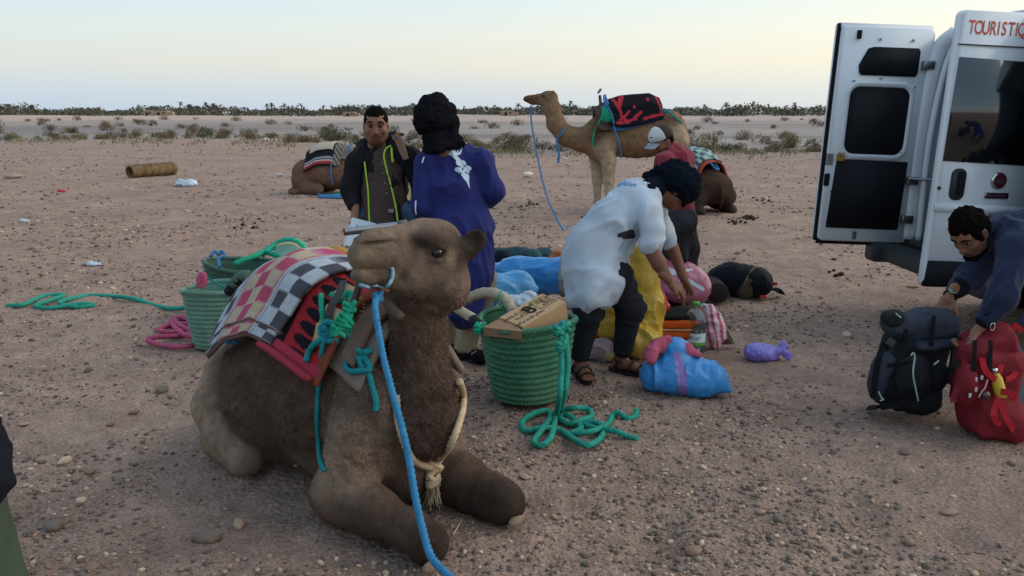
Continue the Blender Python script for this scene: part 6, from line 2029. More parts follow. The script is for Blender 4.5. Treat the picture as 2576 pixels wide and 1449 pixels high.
# --- near (right) door: outer face towards us
NHx = FH[0] + .12; NHy = FH[1] - 1.62
ang_n = math.radians(-7)
nx_ = nrm(vx * math.cos(ang_n) + vy * -math.sin(ang_n))        # from free edge towards hinge
nfree = W(2350, 400, 5.86); nfree[2] = 0
def rd(u, w): return A(nfree[0], nfree[1], 0) + nx_ * u + vz * w   # u from the free edge to the hinge
rn = np.cross(nx_, vz)                                          # outward, to the camera
WD = .86
dr = add('door', slab([(x + WD / 2, z + 1.42) for x, z in rrect(WD / 2, .99, .05)], rd(0, 0) - rn * .07, nx_, vz, .07, .008), m_paint, van)
add('window', slab([(.012, 1.365), (.84, 1.345), (.84, 2.07), (.022, 2.09)], rd(0, 0) + rn * .001, nx_, vz, .006), m_glass, dr)
add('body_crease', slab([(0.0, 1.00), (.86, .98), (.86, 1.045), (0, 1.065)], rd(0, 0) + rn * .001, nx_, vz, .012, .0), m_paint, dr)
add('groove', box(rd(.43, 2.175) + rn * .002, (.43, .004, .004), np.stack([nx_, rn, vz], 1)), m_plast, dr, smooth=False)
add('lower_cladding', slab([(0.0, .44), (.86, .43), (.86, .62), (.012, .635)], rd(0, 0) - rn * .02, nx_, vz, .034, .004), m_blackp, dr)
add('handle_recess', slab([(x + .155, z + 1.20) for x, z in rrect(.058, .115, .05)], rd(0, 0) + rn * .001, nx_, vz, .008), m_plast, dr)
add('handle', slab([(x + .165, z + 1.21) for x, z in rrect(.020, .085, .018)], rd(0, 0) + rn * .012, nx_, vz, .020, .1), m_rub, dr)
add('lock', lathe([(.014, 0), (.014, .006)], 12, rd(.015, 1.17) + rn * -.0, np.stack([nx_, vz, rn], 1)), m_plast, dr)
bg_ = add('emblem', lathe([(.062, 0), (.062, .008), (.054, .014)], 28, rd(.475, 1.235) + rn * .001, np.stack([nx_, vz, rn], 1)), m_chrome, dr)
add('emblem_field', lathe([(.050, .0), (.050, .016), (.045, .017)], 28, rd(.475, 1.235) + rn * .001, np.stack([nx_, vz, rn], 1)), m_maroon, bg_)
bp_ = add('badge_plate', slab([(x + .475, z + 1.125) for x, z in rrect(.095, .022, .006)], rd(0, 0) + rn * .001, nx_, vz, .007), m_chrome, dr)
add('badge_field', slab([(x + .475, z + 1.125) for x, z in rrect(.088, .015, .004)], rd(0, 0) + rn * .0085, nx_, vz, .0015), m_maroon, bp_)
def text_mesh(s, size, o, ex, ey, th=.002, align='LEFT', sx=1.0, bold=0.0):
    cu = bpy.data.curves.new('lettering', 'FONT'); cu.body = s; cu.size = size; cu.extrude = th; cu.align_x = align; cu.offset = bold
    ob = bpy.data.objects.new('lettering', cu); COLL.objects.link(ob)
    bpy.context.view_layer.update()
    me = ob.evaluated_get(bpy.context.evaluated_depsgraph_get()).to_mesh()
    V = np.array([v.co[:] for v in me.vertices]).reshape(-1, 3); F = [list(p.vertices) for p in me.polygons]
    bpy.data.objects.remove(ob); bpy.data.curves.remove(cu)
    ez = np.cross(ex, ey)
    return o + V[:, :1] * sx * ex + V[:, 1:2] * ey + V[:, 2:] * ez, F
def letters(s, size, o, ex, ey, mat, parent, step, sx=.9, bold=.004, name='letter'):
    x = 0.0
    for ch_ in s:
        w_ = .55 if ch_ == 'I' else 1.0
        if ch_ != ' ': add(name, text_mesh(ch_, size, o + ex * (x + step * (w_ - 1) * .5), ex, ey, .0006, 'CENTER', sx, bold), mat, parent, smooth=False)
        x += step * w_
letters('TOURISTIQUE', .130, rd(.085, 2.250) + rn * .0015, nx_, vz, m_orange, dr, .0545, .66, .0015)
letters('C', .115, rd(.165, .835) + rn * .0015, nx_, vz, m_orange, dr, .088)
letters('T', .115, rd(.455, .835) + rn * .0015, nx_, vz, m_orange, dr, .088)
letters('FIAT', .05, rd(.444, 1.217) + rn * .019, nx_, vz, m_chrome, bg_, .0205, .72, .0015)
letters('PROFESSIONAL', .024, rd(.402, 1.117) + rn * .0105, nx_, vz, m_chrome, bp_, .0135, .75, .0006)
# --- shell: far rear pillar, roof, sides, floor, seen in the gap between the doors
Y0, Y1 = FH[1] - 1.66, FH[1] + .05
def wall(name, x0, x1, y0, y1, z0, z1, mat, bev=.02):
    return add(name, box(vp((x0 + x1) / 2, (y0 + y1) / 2, (z0 + z1) / 2), ((x1 - x0) / 2, (y1 - y0) / 2, (z1 - z0) / 2), RV, bev, 2), mat, van, smooth=False)
pil = [vp(.02, Y1 - .03, .6), vp(.0, Y1 - .02, 1.4), vp(.02, Y1 - .04, 1.95), vp(.06, Y1 - .08, 2.24), vp(.12, Y1 - .20, 2.36)]
add('rear_pillar', tube(pil, [.085, .085, .085, .08, .07], 12, .04), m_paint, van)
add('rear_pillar', tube([p + vx * .06 + vy * -.10 for p in pil], [.03, .03, .03, .03, .03], 8, .05), m_paint, van)
add('tail_lamp', box(vp(-.055, Y1 - .02, 1.32), (.03, .055, .22), RV, .02, 3), m_red, van)
add('tail_lamp', box(vp(-.07, Y1 - .02, 1.02), (.025, .05, .09), RV, .015, 3), m_plast, van)
for z in (1.12, .78, 2.1): add('hinge', box(vp(-.04, FH[1] - .06, z), (.05, .03, .035), RV, .008, 2), m_steel, van)
add('check_arm', tube([vp(-.10, FH[1] - .10, 1.14), vp(.02, FH[1] - .16, 1.14), vp(.10, FH[1] - .2, 1.14)], .012, 8), m_steel, van)
wall('side_panel', .10, 5.3, Y1 - .05, Y1, .45, 2.28, m_paint); wall('side_panel', .16, 5.3, Y0, Y0 + .05, .45, 2.28, m_paint)
roof = [(Y0, 2.26), (Y0 + .08, 2.38), (Y0 + .4, 2.43), ((Y0 + Y1) / 2, 2.44), (Y1 - .4, 2.43), (Y1 - .08, 2.38), (Y1, 2.26)]
P = np.array([[vp(x, y, z) for y, z in roof] for x in np.linspace(.10, 5.2, 12)])
add('roof', sheet(P, .03), m_paint, van)
V = [vp(.09, y, z) for y, z in roof] + [vp(.09, Y1, 2.2), vp(.09, Y0, 2.2)]; V += [p + vx * .06 for p in V]; m = len(V) // 2
add('rear_header', (np.array(V), [list(range(m)), list(range(2 * m - 1, m - 1, -1))] + [[q, q + m, (q + 1) % m + m, (q + 1) % m] for q in range(m)]), m_paint, van, smooth=False)
wall('floor', .0, 5.2, Y0, Y1, .52, .60, m_plast); wall('rear_sill', -.06, .12, Y0 + .1, Y1 - .1, .50, .57, m_rub)
wall('interior_lining', 1.8, 1.85, Y0 + .06, Y1 - .06, .6, 2.3, m_blackp)
wall('bumper', -.24, -.02, Y0 + .02, Y1 + .0, .40, .555, m_plast, .05)
add('bumper_corner', box(vp(-.22, Y1 - .06, .475), (.10, .10, .085), RV, .04, 3), m_plast, van)
for yy in (Y1 - .42, Y1 - .95):
    st = add('seat', box(vp(.55, yy, 1.05), (.10, .23, .45), RV, .06, 3), m_blackp, van)
    add('headrest', box(vp(.52, yy, 1.68), (.07, .16, .17), RV, .05, 3), m_blueS, st)
for yy in (Y0 + .12, Y1 - .12):
    wh = add('wheel', lathe([(.20, -.11), (.33, -.11), (.345, -.06), (.345, .06), (.33, .11), (.20, .11)], 32, vp(1.1, yy, .345), np.stack([vx, vz, -vy], 1)), m_rub, van)
    add('rim', lathe([(.0, -.06), (.19, -.08), (.20, -.11), (.20, .11), (.19, .08), (.0, .06)], 24, vp(1.1, yy, .345), np.stack([vx, vz, -vy], 1), cap=False), m_chrome, wh)
wh = add('wheel', lathe([(.20, -.11), (.33, -.11), (.345, -.06), (.345, .06), (.33, .11), (.20, .11)], 32, vp(4.4, Y1 - .12, .345), np.stack([vx, vz, -vy], 1)), m_rub, van)
wh = add('wheel', lathe([(.20, -.11), (.33, -.11), (.345, -.06), (.345, .06), (.33, .11), (.20, .11)], 32, vp(4.4, Y0 + .12, .345), np.stack([vx, vz, -vy], 1)), m_rub, van)
nose = [(5.3, 1.3), (5.9, 1.05), (6.1, .8), (6.1, .4), (5.3, .4)]
V = [vp(x, Y0, z) for x, z in nose] + [vp(x, Y1, z) for x, z in nose]; m = len(nose)
add('bonnet', (np.array(V), [list(range(m)), list(range(2 * m - 1, m - 1, -1))] + [[q, q + m, (q + 1) % m + m, (q + 1) % m] for q in range(m)]), m_paint, van, smooth=False)
V = [vp(5.3, Y0 + .08, 1.3), vp(5.3, Y1 - .08, 1.3), vp(4.9, Y1 - .1, 2.4), vp(4.9, Y0 + .1, 2.4)]
add('windscreen', (np.array(V), [[0, 1, 2, 3]]), m_glass, van, smooth=False)
# ------------------------------------------------------------------ woven baskets
def weave_mat(name, col):
    m = material(name, C(col), rough=.5, vary=.28, vscale=7, bump=0, spec=.35, dust=C('8d8a78'), dustamt=.25)
    nt = m.node_tree; N, L = nt.nodes, nt.links; b = N['Principled BSDF']
    tc = N.new('ShaderNodeTexCoord')
    w1 = N.new('ShaderNodeTexWave'); w1.inputs['Scale'].default_value = 34; w1.inputs['Distortion'].default_value = 2.0; w1.inputs['Detail'].default_value = 2; w1.bands_direction = 'DIAGONAL'
    w2 = N.new('ShaderNodeTexNoise'); w2.inputs['Scale'].default_value = 90
    L.new(tc.outputs['Object'], w1.inputs['Vector']); L.new(tc.outputs['Object'], w2.inputs['Vector'])
    ad = N.new('ShaderNodeMath'); L.new(w1.outputs['Fac'], ad.inputs[0]); L.new(w2.outputs['Fac'], ad.inputs[1])
    bp = N.new('ShaderNodeBump'); bp.inputs['Strength'].default_value = .8; bp.inputs['Distance'].default_value = .006
    L.new(ad.outputs[0], bp.inputs['Height']); L.new(bp.outputs[0], b.inputs['Normal'])
    return m
m_bask = weave_mat('green_weave', '3f7a5e'); m_bask2 = weave_mat('green_weave_dark', '3a6150'); m_bask3 = weave_mat('green_weave_pale', '66907f')
def basket(label, base, h, r0, r1, mat, tilt=None, dents=0.04, seed=0, n=72, coils=13, sx=1.0, sy=1.0):
    t = thing('basket', label, 'basket', base)
    R = np.eye(3) if tilt is None else np.array(Matrix.Rotation(tilt[0], 3, tilt[1]))
    def fn(V, th):
        p = V.reshape(-1, 3)
        d = fbm(np.stack([p[:, 0] * 4, p[:, 1] * 4, p[:, 2] * 3 + seed], 1), 2, seed)
        s = 1 + dents * d * np.clip(p[:, 2] / h * 1.5, 0, 1)
        p = p.copy(); p[:, 0] *= s; p[:, 1] *= s
        p[:, 2] += .03 * h * np.clip(p[:, 2] / h, 0, 1) * np.sin(np.arctan2(p[:, 1], p[:, 0]) * 2 + seed)
        return p.reshape(V.shape)
    prof = [(.02, .004)]
    m = coils * 6
    for q in range(m + 1):
        z = h * q / m; r = r0 + (r1 - r0) * (q / m) ** .85
        if q < 4: r *= .86 + .14 * q / 4
        prof.append((r + .011 * abs(math.sin(math.pi * q / 6)), z + .005))
    out = len(prof)
    for q in range(20, -1, -1):
        z = .02 + (h - .02) * q / 20; r = r0 + (r1 - r0) * (q / 20) ** .85
        prof.append((r - .016 + .005 * abs(math.sin(q * 2.1)), z))
    prof.append((.02, .02))
    g = lathe(prof, n, (0, 0, 0), None, sx, sy, fn, cap=True)
    wall_ = add('woven_wall', (g[0] @ R.T + np.asarray(base), g[1]), mat, t)
    ths = np.linspace(0, 2 * math.pi, 41)
    P = fn(np.array([[[r1 * sx * math.cos(a), r1 * sy * math.sin(a), h + .004] for a in ths]]), ths)[0]
    add('rim', tube([p @ R.T + np.asarray(base) for p in P], .019, 10, .011, strands=4, pitch=4.5, depth=.25), mat, t)
    return t
bF = G(1326, 1000)
basket('large green woven basket beside the front camel, holding a cardboard box', bF, .49, .195, .285, m_bask, seed=3, dents=.05)
bB = G(548, 872)
basket('pale green woven basket standing beside the front camel\'s rump', bB, .44, .15, .215, m_bask3, seed=5, dents=.05)
bA = G(600, 790)
basket('dark green woven basket standing behind the pale green one', bA, .44, .23, .295, m_bask2, seed=7, dents=.07, tilt=(.10, 'Y'))
bC = G(858, 770); bC = W(856, 700, 6.6); bC[2] = 0
basket('green basket with a loaf in it behind the checked blanket', bC, .56, .15, .235, m_bask2, seed=9)
v, f_ = ico(3); add('loaf', ((v * A(.09, .08, .05)) * (1 + .04 * fbm(v * 3, 2, 1))[:, None] + W(846, 634, 6.6), f_), material('bread', C('a97842'), rough=.9, vary=.25, bump=.4), loc=W(846, 634, 6.6), label='round tan loaf lying in the far green basket', cat='bread')
# slumped empty pannier with roped edge
pn = thing('pannier', 'flattened green woven pannier with a roped edge behind the baskets', 'pannier', W(735, 640, 6.9))
n = 24; P = np.zeros((n, n, 3))
for i in range(n):
    for j in range(n):
        u, w = i / (n - 1), j / (n - 1)
        P[i, j] = W(690 + 85 * w, 612 + 55 * u - 16 * math.sin(math.pi * w) * (1 - u), 7.0 - .35 * u + .1 * w)
add('woven_panel', sheet(P, .02), m_bask3, pn)
add('edge_rope', tube([W(660, 640, 6.8), W(690, 618, 6.98), W(715, 606, 7.0), W(740, 607, 7.0), W(765, 628, 7.0), W(780, 645, 6.95)], .028, 10, .016, strands=3), m_rope_g, pn)
add('edge_binding', tube([W(695, 622, 6.96), W(716, 614, 6.97), W(740, 616, 6.97), W(760, 632, 6.97)], .018, 8), m_rope_w, pn)
rope('rope', [W(590, 664, 6.2), W(610, 655, 6.25), W(640, 645, 6.35), W(665, 634, 6.5), W(690, 640, 6.45), W(712, 650, 6.4)], .022, m_rope_g, 'green rope wound along the dark basket\'s rim')
rk = rope('rope', [W(530, 645, 6.35), W(540, 633, 6.4), W(550, 640, 6.38), W(558, 632, 6.4), W(565, 645, 6.35), W(550, 650, 6.3), W(552, 672, 6.2)], .013, m_rope_d, 'blue rope looped over the dark basket\'s far rim')
pk = rope('rope', [W(502, 722, 5.75), W(503, 700, 5.75), W(510, 690, 5.75), W(514, 705, 5.75), W(506, 725, 5.75)], .022, m_rope_p, 'pink rope end tied to the pale basket\'s rim', fuzz=200)
rope('cord', [W(512, 692, 5.75), W(540, 710, 5.8), W(575, 728, 5.9)], .006, m_rope_t, None, parent=pk)
hb_ = thing('handle', 'dark rubber-sleeved basket handle beside the checked blanket', 'handle', W(595, 715, 5.5))
add('sleeve', tube([W(575, 735, 5.55), W(590, 715, 5.5), W(610, 700, 5.45)], .035, 12), m_blackp, hb_)
add('wrap', tube([W(588, 716, 5.5), W(604, 698, 5.46), W(625, 692, 5.42)], .040, 12, .012, strands=4), m_bask2, hb_)
# bowed carrying hoops of the front pannier
m_wrap = material('wrapped_straw', C('a99a86'), rough=.95, vary=.3, vscale=30, bump=.8, bscale=90, bdist=.006)
hp_ = thing('carrying_hoop', 'bowed straw-wrapped hoop arching over the front basket', 'hoop', W(1240, 740, 5.0))
add('hoop', tube([W(1152, 765, 5.3), W(1180, 750, 5.2), W(1215, 737, 5.1), W(1250, 740, 5.0), W(1275, 757, 4.95), W(1293, 785, 4.9)], .034, 12, .012, strands=5, pitch=2.2, depth=.14), m_wrap, hp_)
for q in range(6):
    p = W(1255 + 7 * q, 744 + 7 * q, 4.98 - .01 * q); f = frame(A(.7, 0, -.5)); add('green_tie', tube([p + f @ A(.01 * math.sin(t * 2), math.cos(t) * .037, math.sin(t) * .037) for t in np.linspace(0, 6.28, 12)], .004, 6), m_rope_g, hp_)
hp2 = thing('carrying_hoop', 'second straw-wrapped hoop end hooked on the front basket\'s left rim', 'hoop', W(1185, 800, 4.8))
add('hoop', tube([W(1140, 772, 5.0), W(1165, 785, 4.9), W(1190, 802, 4.8), W(1212, 826, 4.72)], .030, 12, .012, strands=5, pitch=2.2, depth=.14), m_wrap, hp2)
add('tape', tube([W(1190, 804, 4.79), W(1206, 820, 4.73)], .034, 12), m_blackp, hp2)
knot(W(1205, 826, 4.70), .035, .012, m_rope_g, hp2, 4, 'green_tie')
# ------------------------------------------------------------------ cardboard box in the basket
AR = {'ا': 'ﺍﺎﺍﺎ', 'ب': 'ﺏﺐﺑﺒ', 'ت': 'ﺕﺖﺗﺘ', 'ج': 'ﺝﺞﺟﺠ', 'ح': 'ﺡﺢﺣﺤ', 'د': 'ﺩﺪﺩﺪ', 'ر': 'ﺭﺮﺭﺮ', 'ص': 'ﺹﺺﺻﺼ', 'ع': 'ﻉﻊﻋﻌ', 'ف': 'ﻑﻒﻓﻔ', 'ق': 'ﻕﻖﻗﻘ', 'ل': 'ﻝﻞﻟﻠ', 'م': 'ﻡﻢﻣﻤ', 'ن': 'ﻥﻦﻧﻨ', 'ه': 'ﻩﻪﻫﻬ', 'و': 'ﻭﻮﻭﻮ', 'ي': 'ﻱﻲﻳﻴ', 'ة': 'ﺓﺔﺓﺔ', 'ك': 'ﻙﻚﻛﻜ', 'إ': 'ﺇﺈﺇﺈ', 'ظ': 'ﻅﻆﻇﻈ'}
NOJ = set('ادروةإ')
def arabic(s):
    out = []
    for w in s.split(' '):
        r = ''
        for i, ch in enumerate(w):
            if ch not in AR: r += ch; continue
            pj = i > 0 and w[i - 1] in AR and w[i - 1] not in NOJ; nj = i < len(w) - 1 and w[i + 1] in AR and ch not in NOJ
            r += AR[ch][(3 if nj else 1) if pj else (2 if nj else 0)]
        out.append(r[::-1])
    return ' '.join(out[::-1])
m_kraft = material('cardboard', C('ad8e6b'), rough=.85, vary=.10, vscale=6, bump=.25, bscale=50)
m_ink = material('black_ink', C('1c1712'), rough=.8, vary=.1, bump=0)
P4, P3, P1 = W(1315, 822, 4.60), W(1424, 759, 4.80), W(1276, 787, 4.78)
e1 = nrm(P3 - P4); e2 = nrm((P1 - P4) - e1 * ((P1 - P4) @ e1)); e3 = np.cross(e1, e2)
if e3[2] < 0: e3 = -e3
L1, L2 = np.linalg.norm(P3 - P4), np.linalg.norm((P1 - P4) - e1 * ((P1 - P4) @ e1))
cb = thing('cardboard_box', 'printed cardboard box sticking out of the front green basket', 'box', P4)
add('carton', box(P4 + e1 * L1 / 2 + e2 * L2 / 2 - e3 * .075, (L1 / 2, L2 / 2, .075), np.stack([e1, e2, e3], 1), .002), m_kraft, cb, smooth=False)
def on_box(s, size, x, y, sx=1.0, bold=0.0, al='CENTER'):
    add('print', text_mesh(s, size, P4 + e1 * L1 * x + e2 * L2 * y + e3 * .0012, e1, e2, .0005, al, sx, bold), m_ink, cb, smooth=False)
on_box('8', .135, .46, .36, 1.0, .004)
on_box(arabic('قنينات لتر ونصف'), .044, .22, .66, .62, .0)
on_box('12°', .055, .32, .42, .85, .0); on_box(arabic('درجة'), .038, .17, .42, .7, .0)
on_box(arabic('يحفظ في مكان جيد من الحرارة'), .034, .26, .16, .55, .0)
fr_ = [(.60, .30), (.95, .30), (.95, .85), (.60, .85), (.60, .30)]
for (xa, ya), (xb, yb) in zip(fr_[:-1], fr_[1:]):
    pa_, pb_ = P4 + e1 * L1 * xa + e2 * L2 * ya + e3 * .001, P4 + e1 * L1 * xb + e2 * L2 * yb + e3 * .001
    add('print', tube([pa_, pb_], .0016, 5, .3), m_ink, cb)
for q in range(4): on_box(arabic(('الحليب المجفف كامل', 'عدد القنينات', 'عدد اللتر', 'مدة الحفظ')[q]), .028, .93 if q else .78, .72 - .11 * q, .7, 0, 'RIGHT' if q else 'CENTER')
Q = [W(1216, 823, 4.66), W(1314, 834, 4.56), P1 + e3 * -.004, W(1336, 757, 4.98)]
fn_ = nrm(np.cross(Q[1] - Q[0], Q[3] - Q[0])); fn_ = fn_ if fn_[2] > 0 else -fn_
add('carton_end', (np.array(Q[:2] + [P1 - e3 * .012, Q[3]] + [p - A(0, 0, .05) for p in Q[:2] + [P1 - e3 * .012, Q[3]]]), [[0, 1, 2, 3], [7, 6, 5, 4], [0, 4, 5, 1], [1, 5, 6, 2], [2, 6, 7, 3], [3, 7, 4, 0]]), material('cardboard_shade', C('8a6e55'), rough=.9, vary=.1, bump=.25), cb, smooth=False)  # darker copy of the cardboard: the end's shade is put into its colour
# ------------------------------------------------------------------ ropes on the ground
def gr_pts(pts, z=.014): return [G(x, y, z + (.018 if q % 3 == 1 else 0)) for q, (x, y) in enumerate(pts)]
m_rg2 = material('rope_seagreen', C('2b8f7c'), rough=.85, vary=.28, vscale=30, bump=.8, bscale=260, bdist=.003)
gp_ = thing('rope', 'thick sea-green rope piled on the sand and hung from the front basket', 'rope', G(1430, 1075))
hang = [W(1402, 818, 4.42), W(1410, 840, 4.38), W(1412, 880, 4.36), W(1412, 940, 4.34), W(1407, 1000, 4.32), G(1400, 1040, .03)]
rope('strand', hang + gr_pts([(1393, 1070), (1385, 1102), (1362, 1120), (1343, 1112), (1362, 1082), (1384, 1050), (1376, 1034), (1340, 1042), (1314, 1062), (1322, 1084), (1365, 1076), (1410, 1082), (1445, 1106), (1478, 1120), (1508, 1105), (1520, 1080), (1500, 1062), (1470, 1066), (1500, 1078), (1545, 1084), (1580, 1098), (1604, 1104)]), .0165, m_rg2, None, parent=gp_, n=12, fuzz=1500)
rope('strand', [W(1418, 822, 4.42), W(1424, 860, 4.37), W(1428, 930, 4.36), W(1420, 990, 4.36)] + gr_pts([(1412, 1030), (1445, 1026), (1480, 1030), (1488, 1048), (1458, 1058), (1430, 1066), (1410, 1050), (1430, 1044), (1462, 1076), (1440, 1090), (1490, 1085), (1530, 1066), (1540, 1046), (1556, 1038), (1580, 1053), (1598, 1047), (1602, 1032)]), .0165, m_rg2, None, parent=gp_, n=12, fuzz=1300)
for q, (x, y, d) in enumerate(((1403, 832, 4.36), (1420, 820, 4.38), (1410, 872, 4.33))): knot(W(x, y, d), .028, .012, m_rg2, gp_, q)
knot(W(1400, 826, 4.37), .022, .009, m_rope_d, gp_, 8)
rope('rope', gr_pts([(18, 768), (60, 766), (110, 745), (160, 742), (120, 758), (90, 770), (130, 775), (200, 764), (236, 768), (190, 772), (150, 760), (220, 744), (280, 745), (330, 750), (380, 765), (430, 776), (480, 772)], .012), .020, m_rg2, 'long green rope lying in slack loops on the sand at left', fuzz=300)
rope('rope', gr_pts([(510, 866), (450, 872), (400, 866), (372, 856), (392, 848), (440, 846), (480, 838), (500, 826), (470, 815), (425, 818), (400, 830), (440, 836), (490, 822), (505, 808), (470, 798), (440, 802), (455, 820), (495, 840), (505, 850), (460, 840), (430, 808), (460, 800), (500, 818)], .016), .020, m_rope_p, 'pink rope coiled on the sand beside the pale basket', fuzz=600)
# ------------------------------------------------------------------ sacks, bags and bedding
def plastic(name, col, **k):
    d = dict(rough=.36, vary=.10, vscale=6, bump=.7, bscale=30, bdist=.007, crease=8.0, spec=.5); d.update(k)
    return material(name, C(col), **d)
m_tarp = plastic('blue_tarp', '2f7fc0'); m_tarp2 = plastic('blue_tarp_dull', '3c86b8'); m_yel = plastic('yellow_plastic', 'c7a23a')
m_pinkp = plastic('pink_plastic', 'b0657e', bump=.4); m_redp = plastic('red_plastic', 'b3241f'); m_purp = plastic('purple_plastic', '7d71c4'); m_whp = plastic('white_plastic', 'b9c6d3')
def crumple(amp, fr=14, seed=0):
    def fn(V, N):
        a = vnoise(V * fr, seed); b = vnoise(V * fr * 2.3 + 5, seed + 1); c = vnoise(V * fr * .4, seed + 2)
        d = vnoise(V * fr * 4.6 + 9, seed + 3)
        return amp * ((1 - 2.4 * np.abs(a)) * 1.0 + (1 - 2.4 * np.abs(b)) * .35 + (1 - 2.4 * np.abs(d)) * .10 + 1.4 * c)
    return fn
def blob(name, S, mat, label, cat, base, vox=.012, disp=None, group=None):
    g = S.mesh(vox, disp, floor=0.0); o = add(name, g[:2] if g[2] is None else g, mat, loc=base, label=label, cat=cat, group=group)
    return o, bvh_of(g)
S = Sculpt(.05); S.chain([W(1215, 712, 7.5), W(1300, 695, 7.4), W(1410, 695, 7.25)], [.13, .165, .17])
sk, bk = blob('sack', S, m_tarp, 'long bright blue sack lying behind the front basket', 'sack', G(1310, 760), .013, lambda V, N: wrinkle(.016, 8, 2, fall=(1, 0, -.3))(V, N) + crumple(.005, 8, 3)(V, N))
S = Sculpt(.02); S.ell(W(1418, 700, 7.2), (.07, .14, .17), None); add('lining', S.mesh(.013, crumple(.01, 12, 4))[:2], cloth_mat('grey_lining', '8d8c88'), sk)
S = Sculpt(.06); S.ell(W(1255, 745, 6.7), (.20, .20, .19), None); S.ell(W(1300, 725, 6.75), (.14, .14, .14), None); S.cone(W(1330, 735, 6.7), W(1345, 728, 6.7), .04, .02)
blob('sack', S, m_tarp2, 'dull blue crumpled plastic sack in front of the long blue one', 'sack', G(1260, 800), .012, crumple(.014, 6, 7))
S = Sculpt(.03); S.ell(W(1300, 770, 5.9), (.13, .10, .07), None); S.ell(W(1330, 752, 5.9), (.06, .06, .06), None); S.ell(W(1255, 790, 5.9), (.08, .08, .06), None); S.cone(W(1290, 790, 5.9), W(1290, 820, 5.9), .12, .14)
blob('plastic_bag', S, m_whp, 'white crumpled plastic bag behind the cardboard box', 'bag', G(1300, 860), .011, crumple(.014, 16, 9))
# teal rucksack far behind
def pack_straps(t, pts, mat, w=.035): return add('strap', strap(pts, w, .008), mat, t)
tb = thing('rucksack', 'dark teal rucksack lying on its side behind the blue sacks', 'rucksack', G(1300, 690))
S = Sculpt(.05); S.flat(W(1235, 655, 8.6), W(1370, 655, 8.6), (.12, .13), (.12, .12), (0, 1, 0)); add('body', S.mesh(.016, wrinkle(0.014, 8, 3, fall=(.3, 0, -1)))[:2], cloth_mat('teal_pack', '2f464d'), tb)
S = Sculpt(.04); S.ell(W(1262, 648, 8.4), (.10, .07, .09), None); add('pocket', S.mesh(.014, crumple(.01, 9, 5))[:2], cloth_mat('navy_pack', '1e2530'), tb)
S = Sculpt(.04); S.ell(W(1345, 650, 8.42), (.09, .07, .10), None); add('pocket', S.mesh(.014, crumple(.01, 9, 6))[:2], cloth_mat('teal_pack2', '3a565c'), tb)
for x in (1225, 1318): pack_straps(tb, [W(x, 672, 8.35), W(x + 2, 648, 8.36), W(x + 8, 632, 8.5), W(x + 14, 630, 8.6)], m_blackp)
S = Sculpt(.03); S.ell(W(1405, 645, 8.3), (.06, .06, .07), None); S.ell(W(1392, 655, 8.3), (.05, .05, .05), None)
blob('bag', S, cloth_mat('orange_leather', 'a8683f'), 'orange leather bag behind the white-shirted man', 'bag', G(1405, 680), .012, crumple(.008, 14, 3))
# grey groundsheet under the provisions
n = 20; P = np.zeros((n, n, 3))
for i in range(n):
    for j in range(n):
        u, w = i / (n - 1), j / (n - 1)
        p = (1 - w) * ((1 - u) * G(1455, 838) + u * G(1452, 912)) + w * ((1 - u) * G(1745, 800) + u * G(1720, 900))
        P[i, j] = p + A(0, 0, .022 + .008 * math.sin(9 * u + 5 * w))
add('groundsheet', sheet(P[:, ::-1], .004), cloth_mat('grey_tarp', '75787d', rough=.6), loc=G(1600, 860), label='grey groundsheet spread under the provisions', cat='groundsheet')
add('card_sheet', sheet(np.array([[W(1815, 800, 6.1), W(1822, 812, 6.0)], [W(1830, 852, 6.0), W(1848, 862, 5.95)], [G(1800, 868, .02), G(1845, 866, .02)]]), .004), material('pale_card', C('b6ab96'), rough=.9), loc=G(1825, 865), label='pale torn sheet of card beside the pink plastic bag', cat='card')
# folded striped blankets
sb_ = thing('folded_blanket', 'folded orange, black and red striped blanket stack in the middle of the provisions', 'blanket', G(1690, 868))
for x, w, yb, d in ((1690, .155, 866, 6.0), (1510, .145, 868, 6.0)):
    t0 = sb_ if x == 1690 else thing('folded_blanket', 'folded orange striped blanket seen left of the yellow sack', 'blanket', G(1510, 868))
    for q, (c, h) in enumerate((('6e2430', .03), ('1d1a1d', .042), ('bd5420', .05), ('b98a6a', .02), ('bd5420', .05), ('191619', .024))):
        zc = .03 + sum(k[1] for k in (('6e2430', .034), ('1d1a1d', .046), ('bd5420', .054), ('b98a6a', .023), ('bd5420', .054), ('191619', .028))[:q]) + h / 2
        p = W(x, 820, d); S = Sculpt(.01); S.box(A(p[0] + .01 * math.sin(q * 2), p[1] + .02 * math.cos(q), zc), (w, .15, h * .62), h * .5)
        add('fold', S.mesh(.011, crumple(.005, 6, q))[:2], bpy.data.materials.get('wool_' + c) or cloth_mat('wool_' + c, c, bscale=120), t0)
# yellow sack
S = Sculpt(.04)
S.chain([W(1606, 640, 5.70), W(1618, 700, 5.72), W(1622, 770, 5.74), W(1612, 850, 5.72)], [.075, .105, .115, .12], None, .05)
S.chain([W(1575, 690, 5.72), W(1550, 760, 5.74), W(1540, 820, 5.74)], [.075, .105, .09], None, .05)
S.ell(W(1612, 862, 5.60), (.12, .11, .11), None); S.ell(W(1580, 800, 5.75), (.12, .09, .13), None)
yb_, _ = blob('sack', S, m_yel, 'tall crumpled yellow plastic sack behind the white-shirted man', 'sack', G(1600, 895), .0105, lambda V, N: wrinkle(.024, 8, 12, fall=(.1, 0, -1))(V, N) + crumple(.005, 9, 13)(V, N))
